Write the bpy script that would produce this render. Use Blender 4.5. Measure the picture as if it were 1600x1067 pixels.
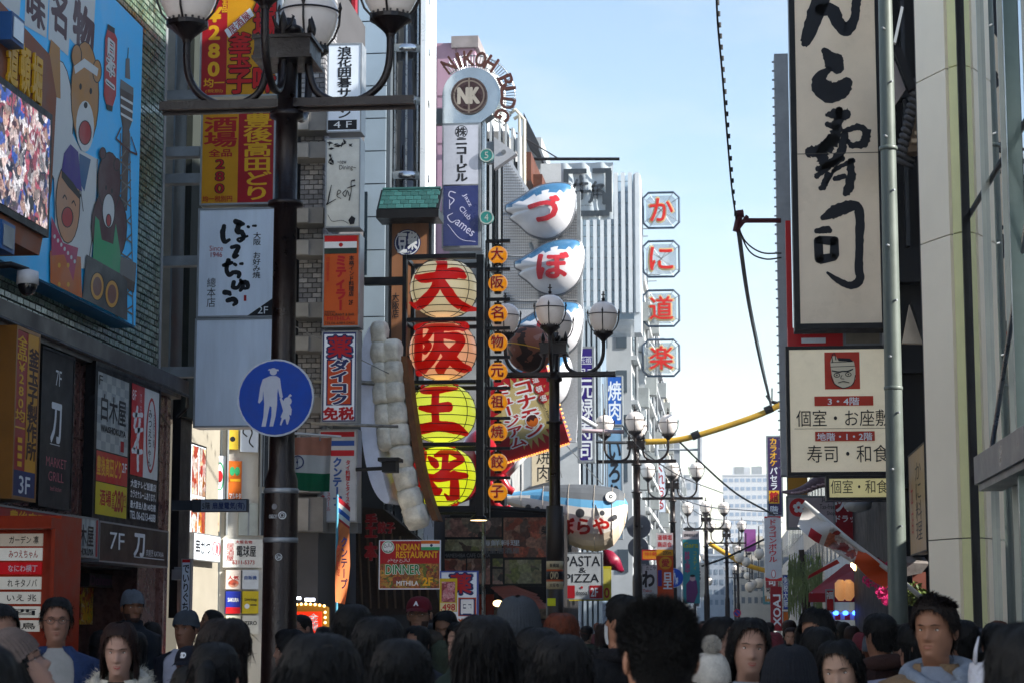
import bpy, math, random
import numpy as np
from mathutils import Vector, Matrix
from mathutils.geometry import tessellate_polygon
for o in list(bpy.data.objects): bpy.data.objects.remove(o)
random.seed(7); RNG = np.random.RandomState(11)
SC = bpy.context.scene; COL = SC.collection
R = math.radians
# ------------------------------------------------------------------ camera, light, exposure
FPX, CAMZ, VPX, HZY = 3200.0, 1.70, 1135.0, 966.0
PITCH = math.atan((HZY-533.5)/FPX)
YAW = math.atan((VPX-800)*math.cos(PITCH)/FPX)
cam = bpy.data.cameras.new('camera'); camo = bpy.data.objects.new('camera', cam); COL.objects.link(camo)
camo.location = (0, 0, CAMZ); camo.rotation_euler = (math.pi/2+PITCH, 0, YAW)
cam.sensor_width = 36; cam.lens = 36*FPX/1600; cam.clip_start = .1; cam.clip_end = 3000
cam.dof.use_dof = True; cam.dof.focus_distance = 23.0; cam.dof.aperture_fstop = 8.0
SC.camera = camo
SUN_AZ, SUN_EL = 102.0, 33.0                    # degrees clockwise from the street axis (+Y)
w = bpy.data.worlds.new('World'); SC.world = w; w.use_nodes = True
nt = w.node_tree; bg = nt.nodes['Background']
sky = nt.nodes.new('ShaderNodeTexSky'); sky.sky_type = 'NISHITA'; sky.sun_disc = False
sky.sun_elevation = R(SUN_EL); sky.sun_rotation = R(SUN_AZ); sky.air_density = 1.25; sky.dust_density = .3; sky.ozone_density = 1.5
wb = nt.nodes.new('ShaderNodeMix'); wb.data_type = 'RGBA'; wb.blend_type = 'MULTIPLY'; wb.inputs[0].default_value = 1; wb.inputs[7].default_value = (1.07, 1.04, 1.05, 1); nt.links.new(sky.outputs[0], wb.inputs[6]); nt.links.new(wb.outputs[2], bg.inputs[0])
tc = nt.nodes.new('ShaderNodeTexCoord'); mp = nt.nodes.new('ShaderNodeMapping'); mp.inputs['Scale'].default_value = (3, 3, 11); nz = nt.nodes.new('ShaderNodeTexNoise'); nz.inputs['Scale'].default_value = 2.2; nz.inputs['Detail'].default_value = 7
cr = nt.nodes.new('ShaderNodeMapRange'); cr.inputs[1].default_value = .5; cr.inputs[2].default_value = .8; cr.inputs[4].default_value = .45; cl = nt.nodes.new('ShaderNodeMix'); cl.data_type = 'RGBA'; cl.inputs[7].default_value = (4.6, 4.7, 4.9, 1)   # thin high cloud
nt.links.new(tc.outputs['Generated'], mp.inputs[0]); nt.links.new(mp.outputs[0], nz.inputs['Vector']); nt.links.new(nz.outputs[0], cr.inputs[0]); nt.links.new(cr.outputs[0], cl.inputs[0]); nt.links.new(wb.outputs[2], cl.inputs[6]); nt.links.new(cl.outputs[2], bg.inputs[0]); bg.inputs[1].default_value = .050
sd = bpy.data.lights.new('sun', 'SUN'); sd.energy = 3.1; sd.angle = R(.5); sd.color = (1, .95, .87)
so = bpy.data.objects.new('sun', sd); COL.objects.link(so)
tos = Vector((math.sin(R(SUN_AZ))*math.cos(R(SUN_EL)), math.cos(R(SUN_AZ))*math.cos(R(SUN_EL)), math.sin(R(SUN_EL))))
so.rotation_euler = tos.to_track_quat('Z', 'Y').to_euler(); so.location = (30, -10, 40)
SC.view_settings.view_transform = 'Standard'; SC.view_settings.look = 'None'
SC.view_settings.gamma = 1; SC.view_settings.use_curve_mapping = False; SC.view_settings.exposure = 2.15
# ------------------------------------------------------------------ where a thing stands: a pixel and a distance give a point
cp, sp, cy_, sy_ = math.cos(PITCH), math.sin(PITCH), math.cos(YAW), math.sin(YAW)
FW = Vector((-sy_*cp, cy_*cp, sp)); RT = Vector((cy_, sy_, 0)); UP = RT.cross(FW)
CAM = Vector((0, 0, CAMZ))
def ray(x, y): return FW*FPX + RT*(x-800) + UP*(533.5-y)
def P(x, y, Y):
    d = ray(x, y); return CAM + d*(Y/d.y)
def PXp(x, y, X):
    d = ray(x, y); return CAM + d*(X/d.x)
def PX1(Y): return Y/FPX                        # metres per photograph pixel at distance Y
# ------------------------------------------------------------------ materials
def lin(h):
    if isinstance(h, tuple): return h
    h = h.lstrip('#'); c = [int(h[i:i+2], 16)/255 for i in (0, 2, 4)]
    return tuple(v/12.92 if v < .04045 else ((v+.055)/1.055)**2.4 for v in c)
MATS = {}
def M(name, rgb, rough=.55, metal=0., var=.15, scale=2.5, bump=0., emit=0., ecol=None, streak=0., coat=0., alpha=1., trans=0.):
    if name in MATS: return MATS[name]
    rgb = lin(rgb)
    m = bpy.data.materials.new(name); m.use_nodes = True; n = m.node_tree.nodes; l = m.node_tree.links
    b = n['Principled BSDF']; b.inputs['Roughness'].default_value = rough; b.inputs['Metallic'].default_value = metal
    b.inputs['Coat Weight'].default_value = coat
    if metal < .1: b.inputs['Specular IOR Level'].default_value = .22
    b.inputs['Transmission Weight'].default_value = trans; b.inputs['Alpha'].default_value = alpha
    if var > 0 or bump > 0:
        tc = n.new('ShaderNodeTexCoord'); mp = n.new('ShaderNodeMapping'); l.new(tc.outputs['Object'], mp.inputs[0])
        if streak: mp.inputs['Scale'].default_value = (1, 1, 1-streak)
        nz = n.new('ShaderNodeTexNoise'); nz.inputs['Scale'].default_value = scale; nz.inputs['Detail'].default_value = 6
        nz.inputs['Roughness'].default_value = .65
        l.new(mp.outputs[0], nz.inputs['Vector'])
        mr = n.new('ShaderNodeMapRange'); mr.inputs[1].default_value = .3; mr.inputs[2].default_value = .7
        mr.inputs[3].default_value = 1-var*1.4; mr.inputs[4].default_value = 1+var*.6
        l.new(nz.outputs[0], mr.inputs[0])
        mx = n.new('ShaderNodeMix'); mx.data_type = 'RGBA'; mx.blend_type = 'MULTIPLY'; mx.inputs[0].default_value = 1
        mx.inputs[6].default_value = (*rgb, 1); l.new(mr.outputs[0], mx.inputs[7]); l.new(mx.outputs[2], b.inputs['Base Color'])
        r2 = n.new('ShaderNodeMapRange'); r2.inputs[1].default_value = .3; r2.inputs[2].default_value = .7
        r2.inputs[3].default_value = max(.02, rough-.1); r2.inputs[4].default_value = min(1, rough+.12)
        l.new(nz.outputs[0], r2.inputs[0]); l.new(r2.outputs[0], b.inputs['Roughness'])
        if bump:
            bp = n.new('ShaderNodeBump'); bp.inputs['Strength'].default_value = bump; bp.inputs['Distance'].default_value = .02
            n2 = n.new('ShaderNodeTexNoise'); n2.inputs['Scale'].default_value = scale*6; n2.inputs['Detail'].default_value = 5
            l.new(mp.outputs[0], n2.inputs['Vector']); l.new(n2.outputs[0], bp.inputs['Height']); l.new(bp.outputs[0], b.inputs['Normal'])
    else: b.inputs['Base Color'].default_value = (*rgb, 1)
    if emit:
        b.inputs['Emission Color'].default_value = (*(lin(ecol) if ecol else rgb), 1); b.inputs['Emission Strength'].default_value = emit
    MATS[name] = m; return m
def food(name, cols, scale=9., rough=.45, dark=0.):
    """printed photograph of food: patches of voronoi cells in food colours"""
    if name in MATS: return MATS[name]
    m = bpy.data.materials.new(name); m.use_nodes = True; n = m.node_tree.nodes; l = m.node_tree.links; b = n['Principled BSDF']
    tc = n.new('ShaderNodeTexCoord'); n0 = n.new('ShaderNodeTexNoise'); n0.inputs['Scale'].default_value = scale*.6; n0.inputs['Detail'].default_value = 4
    l.new(tc.outputs['Object'], n0.inputs['Vector'])
    ad = n.new('ShaderNodeVectorMath'); ad.operation = 'MULTIPLY_ADD'; l.new(n0.outputs['Color'], ad.inputs[0]); ad.inputs[1].default_value = (.35,)*3
    l.new(tc.outputs['Object'], ad.inputs[2])
    v = n.new('ShaderNodeTexVoronoi'); v.inputs['Scale'].default_value = scale; l.new(ad.outputs[0], v.inputs['Vector'])
    sx = n.new('ShaderNodeSeparateColor'); l.new(v.outputs['Color'], sx.inputs[0])
    cr = n.new('ShaderNodeValToRGB'); cr.color_ramp.interpolation = 'EASE'; l.new(sx.outputs[0], cr.inputs[0])
    el = cr.color_ramp.elements
    while len(el) < len(cols): el.new(.5)
    for i, c in enumerate(cols): el[i].position = i/(len(cols)-1); el[i].color = (*lin(c), 1)
    n3 = n.new('ShaderNodeTexNoise'); n3.inputs['Scale'].default_value = scale*3; n3.inputs['Detail'].default_value = 5; l.new(tc.outputs['Object'], n3.inputs['Vector'])
    mr = n.new('ShaderNodeMapRange'); mr.inputs[1].default_value = .3; mr.inputs[2].default_value = .7; mr.inputs[3].default_value = .35; mr.inputs[4].default_value = 1.15; l.new(n3.outputs[0], mr.inputs[0])
    mx = n.new('ShaderNodeMix'); mx.data_type = 'RGBA'; mx.blend_type = 'MULTIPLY'; mx.inputs[0].default_value = 1
    l.new(cr.outputs[0], mx.inputs[6]); l.new(mr.outputs[0], mx.inputs[7]); l.new(mx.outputs[2], b.inputs['Base Color'])
    b.inputs['Roughness'].default_value = rough
    MATS[name] = m; return m
BLACKM = M('black_painted_steel', '#101114', .45, var=.3, scale=6, bump=.1)
BROWNM = M('dark_brown_painted_iron', '#1d1311', .38, .2, var=.35, scale=7, bump=.25)
SILV = M('brushed_steel', '#9aa0a4', .28, .9, var=.2, scale=5)
ALU = M('aluminium_frame', '#8f9499', .42, .55, var=.2, scale=5)
GREYM = M('grey_painted_steel', '#80868a', .5, .1, var=.25, scale=3)
WHITEP = M('white_sign_acrylic', '#d8e2ee', .35, var=.14, scale=3, streak=.85)
# ------------------------------------------------------------------ mesh builder
class MB:
    def __init__(s): s.v = []; s.f = []; s.mi = []; s.mats = []; s.sm = False
    def m(s, mt):
        if mt not in s.mats: s.mats.append(mt)
        return s.mats.index(mt)
    def add(s, vs, fs, mt=None):
        n = len(s.v); s.v += [tuple(v) for v in vs]; i = s.m(mt) if mt else 0
        for f in fs: s.f.append([k+n for k in f]); s.mi.append(i)
        return s
    def box(s, a, b, mt=None):
        x0, y0, z0 = [min(a[i], b[i]) for i in range(3)]; x1, y1, z1 = [max(a[i], b[i]) for i in range(3)]
        return s.add([(x0,y0,z0),(x1,y0,z0),(x1,y1,z0),(x0,y1,z0),(x0,y0,z1),(x1,y0,z1),(x1,y1,z1),(x0,y1,z1)],
              [(0,3,2,1),(4,5,6,7),(0,1,5,4),(1,2,6,5),(2,3,7,6),(3,0,4,7)], mt)
    def obox(s, O, U, V, N, w, h, d, mt=None):
        """box with lower left front corner O, along U, V, going back (-N) by d"""
        O = Vector(O); a = [O, O+U*w, O+U*w+V*h, O+V*h]; b = [p-N*d for p in a]
        return s.add(a+b, [(0,1,2,3),(7,6,5,4),(0,4,5,1),(1,5,6,2),(2,6,7,3),(3,7,4,0)], mt)
    def tube(s, pts, rad, n=8, mt=None, cap=True, sq=1.0):
        pts = [Vector(p) for p in pts]; rr = rad if isinstance(rad, (list, tuple)) else [rad]*len(pts)
        up = Vector((0, 0, 1)); base = len(s.v); prev = None; i = s.m(mt) if mt else 0
        for k, p in enumerate(pts):
            t = (pts[min(k+1, len(pts)-1)]-pts[max(k-1, 0)]).normalized()
            if prev is None:
                a = t.cross(up if abs(t.z) < .95 else Vector((1, 0, 0))).normalized()
            else:
                a = prev-t*prev.dot(t)
                a = a.normalized() if a.length > 1e-6 else t.cross(Vector((1, 0, 0))).normalized()
            prev = a; b = t.cross(a)
            for j in range(n):
                q = 2*math.pi*j/n; s.v.append(tuple(p+a*math.cos(q)*rr[k]+b*math.sin(q)*rr[k]*sq))
        for k in range(len(pts)-1):
            for j in range(n):
                j2 = (j+1) % n; s.f.append([base+k*n+j, base+k*n+j2, base+(k+1)*n+j2, base+(k+1)*n+j]); s.mi.append(i)
        if cap:
            s.f.append([base+j for j in reversed(range(n))]); s.mi.append(i)
            s.f.append([base+(len(pts)-1)*n+j for j in range(n)]); s.mi.append(i)
        return s
    def lathe(s, c, prof, n=16, mt=None, axis=None, sx=1., sy=1.):
        c = Vector(c); base = len(s.v); i = s.m(mt) if mt else 0
        for r, z in prof:
            for j in range(n):
                q = 2*math.pi*j/n; s.v.append((c.x+math.cos(q)*r*sx, c.y+math.sin(q)*r*sy, c.z+z))
        for k in range(len(prof)-1):
            for j in range(n):
                j2 = (j+1) % n; s.f.append([base+k*n+j, base+k*n+j2, base+(k+1)*n+j2, base+(k+1)*n+j]); s.mi.append(i)
        if prof[0][0] > 1e-4: s.f.append([base+j for j in reversed(range(n))]); s.mi.append(i)
        if prof[-1][0] > 1e-4: s.f.append([base+(len(prof)-1)*n+j for j in range(n)]); s.mi.append(i)
        return s
    def ball(s, c, rx, ry=None, rz=None, n=16, k=10, mt=None):
        ry = ry or rx; rz = rz or rx
        pr = [(math.sin(math.pi*a/k)*rx + (1e-5 if a in (0, k) else 0), -math.cos(math.pi*a/k)*rz) for a in range(k+1)]
        return s.lathe(c, pr, n, mt, sx=1, sy=ry/rx)
    def poly(s, pts, mt=None, back=None):
        """flat polygon in 3-D; back = vector to extrude by"""
        pts = [Vector(p) for p in pts]; tri = tessellate_polygon([pts]); n = len(pts)
        if back is None: return s.add(pts, [list(t) for t in tri], mt)
        q = [p+back for p in pts]
        return s.add(pts+q, [list(t) for t in tri]+[[a+n for a in reversed(t)] for t in tri]+[[i, i+n, (i+1) % n+n, (i+1) % n] for i in range(n)], mt)
    def build(s, name, mt=None, parent=None, smooth=False, label=None):
        me = bpy.data.meshes.new(name); off = parent['_o'] if parent is not None and '_o' in parent else (0, 0, 0)
        v = np.array(s.v, dtype=np.float64).reshape(-1, 3)-np.array(off)
        me.from_pydata(v.tolist(), [], s.f)
        mats = s.mats if s.mats else [mt]
        for x in mats: me.materials.append(x if x else mt)
        if len(mats) > 1: me.polygons.foreach_set('material_index', s.mi)
        if smooth: me.polygons.foreach_set('use_smooth', [True]*len(me.polygons))
        me.update()
        o = bpy.data.objects.new(name, me); COL.objects.link(o)
        if parent is not None: o.parent = parent
        if '_o' not in o: o['_o'] = list(off)
        if label: o['label'] = label
        return o
def thing(name, label, cat, loc=(0, 0, 0), group=None):
    o = bpy.data.objects.new(name, None); COL.objects.link(o); o.location = loc; o['_o'] = list(loc)
    o.empty_display_size = .2; o['label'] = label; o['category'] = cat
    if group: o['group'] = group
    return o
def tag(o, label, cat, group=None):
    o['label'] = label; o['category'] = cat
    if group: o['group'] = group
    return o
def struct(o, kind='structure'): o['kind'] = kind; return o
def dup(root, loc, label=None):
    r = root.copy(); COL.objects.link(r); r.location = loc
    if label: r['label'] = label
    def rec(a, b):
        for ch in [c for c in a.children]:
            c = ch.copy(); COL.objects.link(c); c.parent = b; rec(ch, c)
    rec(root, r); return r
# ------------------------------------------------------------------ lettering
GC = {}
def glyph(s_, bold):
    k = (s_, bold)
    if k in GC: return GC[k]
    c = bpy.data.curves.new('t', 'FONT'); c.body = s_; c.resolution_u = 3; c.offset = bold
    o = bpy.data.objects.new('t', c); m = bpy.data.meshes.new_from_object(o)
    v = np.array([x.co[:2] for x in m.vertices]).reshape(-1, 2); f = [list(p.vertices) for p in m.polygons]
    bpy.data.objects.remove(o); bpy.data.meshes.remove(m); bpy.data.curves.remove(c)
    GC[k] = (v, f); return GC[k]
def catmull(p, k=7):
    p = [np.array(q, float) for q in p]
    if len(p) < 3: return [p[0]+(p[-1]-p[0])*i/k for i in range(k+1)]
    q = [2*p[0]-p[1]]+p+[2*p[-1]-p[-2]]; out = []
    for i in range(1, len(q)-2):
        for t in np.arange(0, 1, 1/k):
            out.append(.5*(2*q[i]+(q[i+1]-q[i-1])*t+(2*q[i-1]-5*q[i]+4*q[i+1]-q[i+2])*t*t+(3*q[i]-q[i-1]-3*q[i+1]+q[i+2])*t**3))
    out.append(q[-2]); return out
class Board:
    """a flat face with its own print canvas (c0..c1, y down, in photograph pixels or free units)"""
    def __init__(s, O, U, V, w, h, canvas, parent):
        s.O = Vector(O); s.U = Vector(U).normalized(); s.V = Vector(V).normalized(); s.N = s.U.cross(s.V); s.w = w; s.h = h
        s.c = canvas; s.p = parent; s.k = 0
        s.warp = None; s.jig = 0; s.dk = .0006
    def pt(s, x, y, n=0.):
        x0, y0, x1, y1 = s.c
        return s.O+s.U*((x-x0)/(x1-x0)*s.w)+s.V*((y1-y)/(y1-y0)*s.h)+s.N*n
    def lift(s): s.k += 1; return .002+s.k*s.dk
    def out(s, name, v2, f, mt, thick=0.):
        n = s.lift(); b = MB(); J = s.jig; s.jig = 0
        pts = [s.pt(x, y, n+thick+(.00006*(i//J) if J else 0)) for i, (x, y) in enumerate(v2)]
        if s.warp: pts = [s.warp(p, s.k) for p in pts]
        b.add(pts, f)
        if thick:
            ed = {}
            for q in f:
                for i in range(len(q)):
                    a, c = q[i], q[(i+1) % len(q)]; ed[(a, c)] = 1
            m = len(v2); b.v += [tuple(s.pt(x, y, n)) for x, y in v2]
            for a, c in list(ed):
                if (c, a) not in ed: b.f.append([a, a+m, c+m, c]); b.mi.append(0)
        return b.build(name, mt, s.p)
    def text(s, t, x0, y0, x1, y1, mt, bold=.015, vert=False, rot=0., sub=0, thick=0., name='lettering', em=True):
        V = []; F = []; n = 0; ob = bold; bold = 0
        if vert:
            h = (y1-y0)/len(t)
            for i, ch in enumerate(t):
                if ch == ' ': continue
                g, f = glyph(ch, bold)
                if not len(g): continue
                u = g.copy()
                if ch.isascii(): u[:, 0] += .5-(g[:, 0].max()+g[:, 0].min())/2; u[:, 1] += .38-(g[:, 1].max()+g[:, 1].min())/2
                u = (u-[.5, .38])
                if ch in 'ー―～〜': u = np.stack([u[:, 1], -u[:, 0]], 1)
                V += [((x0+x1)/2+a*(x1-x0)*1.05, y0+h*(i+.5)-b*h*1.05) for a, b in u]; F += [[q+n for q in p] for p in f]; n = len(V)
        else:
            g, f = glyph(t, bold); a0, b0 = g.min(0); a1, b1 = g.max(0)
            V = [(x0+(a-a0)/(a1-a0)*(x1-x0), y1-(b-b0)/max(b1-b0, 1e-6)*(y1-y0)) for a, b in g]; F = [list(p) for p in f]
        if rot:
            cx, cy = (x0+x1)/2, (y0+y1)/2; ca, sa = math.cos(R(rot)), math.sin(R(rot))
            V = [(cx+(x-cx)*ca+(y-cy)*sa, cy-(x-cx)*sa+(y-cy)*ca) for x, y in V]
        if sub: V, F = subdiv(V, F, sub)
        if ob > .010:                                # heavier strokes: the glyph laid down again round itself
            cell = ((y1-y0)/len(t), x1-x0) if vert else (y1-y0, (x1-x0)/max(1, len(t)*(.62 if t.isascii() else 1)))
            r_ = ob*.9; k = 8 if ob > .045 else 4; V0 = list(V); F0 = list(F)
            for q in range(k): a = 2*math.pi*q/k+.3; n = len(V); V += [(x+math.cos(a)*r_*cell[1], y+math.sin(a)*r_*cell[0]) for x, y in V0]; F += [[i+n for i in f] for f in F0]
            s.jig = len(V0)
        return s.out(name, V, F, mt, thick)
    def poly(s, pts, mt, name='print', thick=0., sub=0):
        t = tessellate_polygon([[Vector((x, -y, 0)) for x, y in pts]]); f = [list(q) for q in t]
        # keep the winding towards the viewer
        g = []
        for a, b_, c in f:
            A, B, C = pts[a], pts[b_], pts[c]
            g.append([a, b_, c] if (B[0]-A[0])*(C[1]-A[1])-(B[1]-A[1])*(C[0]-A[0]) < 0 else [a, c, b_])
        V = list(pts)
        if sub: V, g = subdiv(V, g, sub)
        return s.out(name, V, g, mt, thick)
    def rect(s, x0, y0, x1, y1, mt, name='print', **k): return s.poly([(x0, y0), (x1, y0), (x1, y1), (x0, y1)], mt, name, **k)
    def disc(s, cx, cy, r, mt, ry=None, name='print', n=28, **k):
        ry = ry or r
        return s.poly([(cx+r*math.cos(2*math.pi*i/n), cy+ry*math.sin(2*math.pi*i/n)) for i in range(n)], mt, name, **k)
    def ring(s, cx, cy, r, w_, mt, name='print', n=32, ry=None):
        ry = ry or r; V = []; F = []
        for i in range(n):
            q = 2*math.pi*i/n; V += [(cx+r*math.cos(q), cy-ry*math.sin(q)), (cx+(r-w_)*math.cos(q), cy-(ry-w_)*math.sin(q))]
            j = (i+1) % n; F.append([2*i, 2*j, 2*j+1, 2*i+1])
        return s.out(name, V, F, mt)
    def line(s, pts, w_, mt, name='print'): return s.brush([[(x, y, w_) for x, y in pts]], mt, name, rough=0, smooth=False)
    def brush(s, strokes, mt, name='lettering', rough=.04, smooth=True, k=7, sub=0):
        V = []; F = []; rs = np.random.RandomState(len(strokes)*7+int(strokes[0][0][0]))
        for st in strokes:
            p = catmull(st, k) if smooth else [np.array(q, float) for q in st]
            n0 = len(V); m = len(p)
            for i, q in enumerate(p):
                d = p[min(i+1, m-1)][:2]-p[max(i-1, 0)][:2]; L = np.hypot(*d); d = d/(L if L > 1e-9 else 1); nn = np.array([-d[1], d[0]])
                a, b_ = q[2]/2*(1+rough*rs.randn()), q[2]/2*(1+rough*rs.randn())
                V += [tuple(q[:2]+nn*a), tuple(q[:2]-nn*b_)]
            for i in range(m-1):
                a = n0+2*i; F.append([a, a+1, a+3, a+2])
            for e, sg in ((0, -1), (m-1, 1)):          # rounded ends
                q = p[e]; d = (p[min(e+1, m-1)][:2]-p[max(e-1, 0)][:2]); L = np.hypot(*d); d = d/(L if L > 1e-9 else 1)*sg; nn = np.array([-d[1], d[0]])
                c0 = len(V)
                for j in range(5):
                    an = math.pi*j/4-math.pi/2; V.append(tuple(q[:2]+(d*math.cos(an)*.8+nn*math.sin(an))*q[2]/2))
                F.append([c0, c0+1, c0+2, c0+3, c0+4])
        if sub: V, F = subdiv(V, F, sub)
        g = []
        for f in F:
            A = 0
            for i in range(len(f)): a, b_ = V[f[i]], V[f[(i+1) % len(f)]]; A += a[0]*b_[1]-a[1]*b_[0]
            g.append(f if A < 0 else f[::-1])
        return s.out(name, V, g, mt)
def subdiv(V, F, L):
    V = [tuple(v) for v in V]; T = []
    for f in F:
        for i in range(1, len(f)-1): T.append((f[0], f[i], f[i+1]))
    out = []; mid = {}
    def md(a, b):
        k = (min(a, b), max(a, b))
        if k not in mid: mid[k] = len(V); V.append(((V[a][0]+V[b][0])/2, (V[a][1]+V[b][1])/2))
        return mid[k]
    while T:
        a, b, c = T.pop(); d = [math.dist(V[a], V[b]), math.dist(V[b], V[c]), math.dist(V[c], V[a])]; m = max(d)
        if m <= L or len(V) > 20000: out.append([a, b, c]); continue
        if d[0] == m: k = md(a, b); T += [(a, k, c), (k, b, c)]
        elif d[1] == m: k = md(b, c); T += [(a, b, k), (a, k, c)]
        else: k = md(c, a); T += [(a, b, k), (k, b, c)]
    return V, out
def sign(name, label, px, Y, face=None, frame=ALU, cat='sign', depth=.14, rim=.02, group=None, recess=.012, brackets=None, face_name='face_panel'):
    """boxed sign hung square to the street; px = x0,y0,x1,y1 in the photograph; returns its Board"""
    x0, y0, x1, y1 = px; cx, cy = (x0+x1)/2, (y0+y1)/2
    a, b = P(x0, cy, Y), P(x1, cy, Y); t, u = P(cx, y0, Y), P(cx, y1, Y); w_ = (b-a).x; h = t.z-u.z
    root = thing(name, label, cat, (a.x, Y, u.z), group); O = Vector((a.x, Y, u.z)); U, V, N = Vector((1, 0, 0)), Vector((0, 0, 1)), Vector((0, -1, 0))
    if rim > 0:
        m = MB(); r = rim
        m.obox(O-N*recess, U, V, N, w_, h, depth-recess)
        for (ox, oz, ww, hh) in ((0, 0, w_, r), (0, h-r, w_, r), (0, r, r, h-2*r), (w_-r, r, r, h-2*r)):
            m.obox(O+U*ox+V*oz, U, V, N, ww, hh, recess-.0005)
        m.build('frame', frame, root)
        f = MB(); f.obox(O+U*(r+.001)+V*(r+.001)-N*(recess-.006), U, V, N, w_-2*r-.002, h-2*r-.002, .004); f.build(face_name, face or WHITEP, root)
    else:
        m = MB(); m.obox(O, U, V, N, w_, h, depth); m.build('panel', face or WHITEP, root)
    bd = Board(O-N*(recess-.006) if rim > 0 else O, U, V, w_, h, px, root)
    if brackets:
        for (bx, byp) in brackets:              # arms reaching back to the wall at pixel column bx
            q = P(bx, byp, Y+depth*.5); e = a.x if bx < cx else b.x
            m = MB(); m.box((q.x, Y+depth*.25, q.z-.055), (e, Y+depth*.75, q.z+.055)); m.build('bracket', GREYM, root)
    return bd
def fsign(name, label, xl, xr, zt, zb, X, face=None, frame=ALU, cat='sign', depth=.12, rim=.02, canvas=(0, 0, 100, 100), side=1, group=None, proud=None):
    """sign flat on a street-side wall (plane X): xl, xr pixel columns; zt, zb heights in metres. side=1 faces +X"""
    ya, yb = PXp(xl, 900, X).y, PXp(xr, 900, X).y
    U = Vector((0, 1, 0)) if side == 1 else Vector((0, -1, 0)); V = Vector((0, 0, 1)); N = U.cross(V)
    y0 = min(ya, yb) if side == 1 else max(ya, yb); w_ = abs(yb-ya); h = zt-zb; O = Vector((X, y0, zb))
    root = thing(name, label, cat, tuple(O), group); r = rim; m = MB()
    m.obox(O-N*.012, U, V, N, w_, h, depth-.012)
    for (ox, oz, ww, hh) in ((0, 0, w_, r), (0, h-r, w_, r), (0, r, r, h-2*r), (w_-r, r, r, h-2*r)): m.obox(O+U*ox+V*oz, U, V, N, ww, hh, .0115)
    m.build('frame', frame, root)
    f = MB(); f.obox(O+U*(r+.001)+V*(r+.001)-N*.006, U, V, N, w_-2*r-.002, h-2*r-.002, .004); f.build('face_panel', face or WHITEP, root)
    return Board(O-N*.006, U, V, w_, h, canvas, root)
def proj(p):
    d = Vector(p)-CAM; z = d.dot(FW)
    if z <= .1: return None
    return 800+FPX*d.dot(RT)/z, 533.5-FPX*d.dot(UP)/z
def laid(parent, name, O, U, V, N, w_, h, bw, bh, gap, mts, skip=None, dep=.012, limit=300, stagger=True, jit=.003):
    """bricks, tiles or panels laid on a wall: the ones that show largest are parts of their own, the rest is one joined part"""
    O = Vector(O); U = Vector(U); V = Vector(V); N = Vector(N); cells = []; r = 0; z = 0.
    rs = np.random.RandomState(5)
    while z < h-bh*.3:
        hh = min(bh, h-z); x = -(bw+gap)*.5*(r % 2) if stagger else 0.
        while x < w_-1e-6:
            a, b = max(x, 0), min(x+bw, w_)
            if b-a > bw*.15 and not (skip and skip(a, z, b, z+hh)): cells.append((a, z, b-a, hh))
            x += bw+gap
        z += bh+gap; r += 1
    full = []; rest = []
    for c in cells:
        q = proj(O+U*c[0]+V*c[1])
        vis = q and -10 < q[0] < 1610 and -10 < q[1] < 1075
        (full if vis and abs(c[2]-bw) < 1e-6 and abs(c[3]-bh) < 1e-6 else rest).append(c)
    full.sort(key=lambda c: (O+U*c[0]+V*c[1]).y); rest += full[limit:]; full = full[:limit]
    mes = []
    for mt in mts:
        e = .004 if bw < .5 else .006
        me = bpy.data.meshes.new(name); A = [U*0, U*bw, U*bw+V*bh, V*bh]
        B = [U*e+V*e+N*dep, U*(bw-e)+V*e+N*dep, U*(bw-e)+V*(bh-e)+N*dep, U*e+V*(bh-e)+N*dep]
        me.from_pydata([tuple(q) for q in A+B], [], [(4,5,6,7),(0,1,5,4),(1,2,6,5),(2,3,7,6),(3,0,4,7)]); me.materials.append(mt); mes.append(me)
    off = Vector(parent['_o'])
    for c in full:
        o = bpy.data.objects.new(name, mes[rs.randint(len(mes))]); COL.objects.link(o); o.parent = parent
        o.location = O+U*c[0]+V*c[1]+N*(rs.rand()*jit)-off
    if rest:
        m = MB()
        for c in rest:
            e = .004; q = O+U*c[0]+V*c[1]+N*(rs.rand()*jit); a, b = c[2], c[3]
            A = [q, q+U*a, q+U*a+V*b, q+V*b]; B = [q+U*e+V*e+N*dep, q+U*(a-e)+V*e+N*dep, q+U*(a-e)+V*(b-e)+N*dep, q+U*e+V*(b-e)+N*dep]
            m.add(A+B, [(4,5,6,7),(0,1,5,4),(1,2,6,5),(2,3,7,6),(3,0,4,7)], mts[rs.randint(len(mts))])
        struct(m.build(name+'_courses', None, parent), 'stuff')
X1, Y1, Z1 = Vector((1, 0, 0)), Vector((0, 1, 0)), Vector((0, 0, 1))
# ================================================================== THE SETTING
ROAD = M('grey_street_paving', '#a09c96', .85, var=.3, scale=1.2, bump=.3)
m = MB(); m.add([(-60, -60, 0), (60, -60, 0), (60, 1800, 0), (-60, 1800, 0)], [(0, 1, 2, 3)]); g = struct(m.build('street_paving', ROAD))
m = MB(); m.add([(-900, -300, -.05), (900, -300, -.05), (900, 2000, -.05), (-900, 2000, -.05)], [(0, 1, 2, 3)]); struct(m.build('ground', M('city_ground', '#6b6863', .9)))
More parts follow.
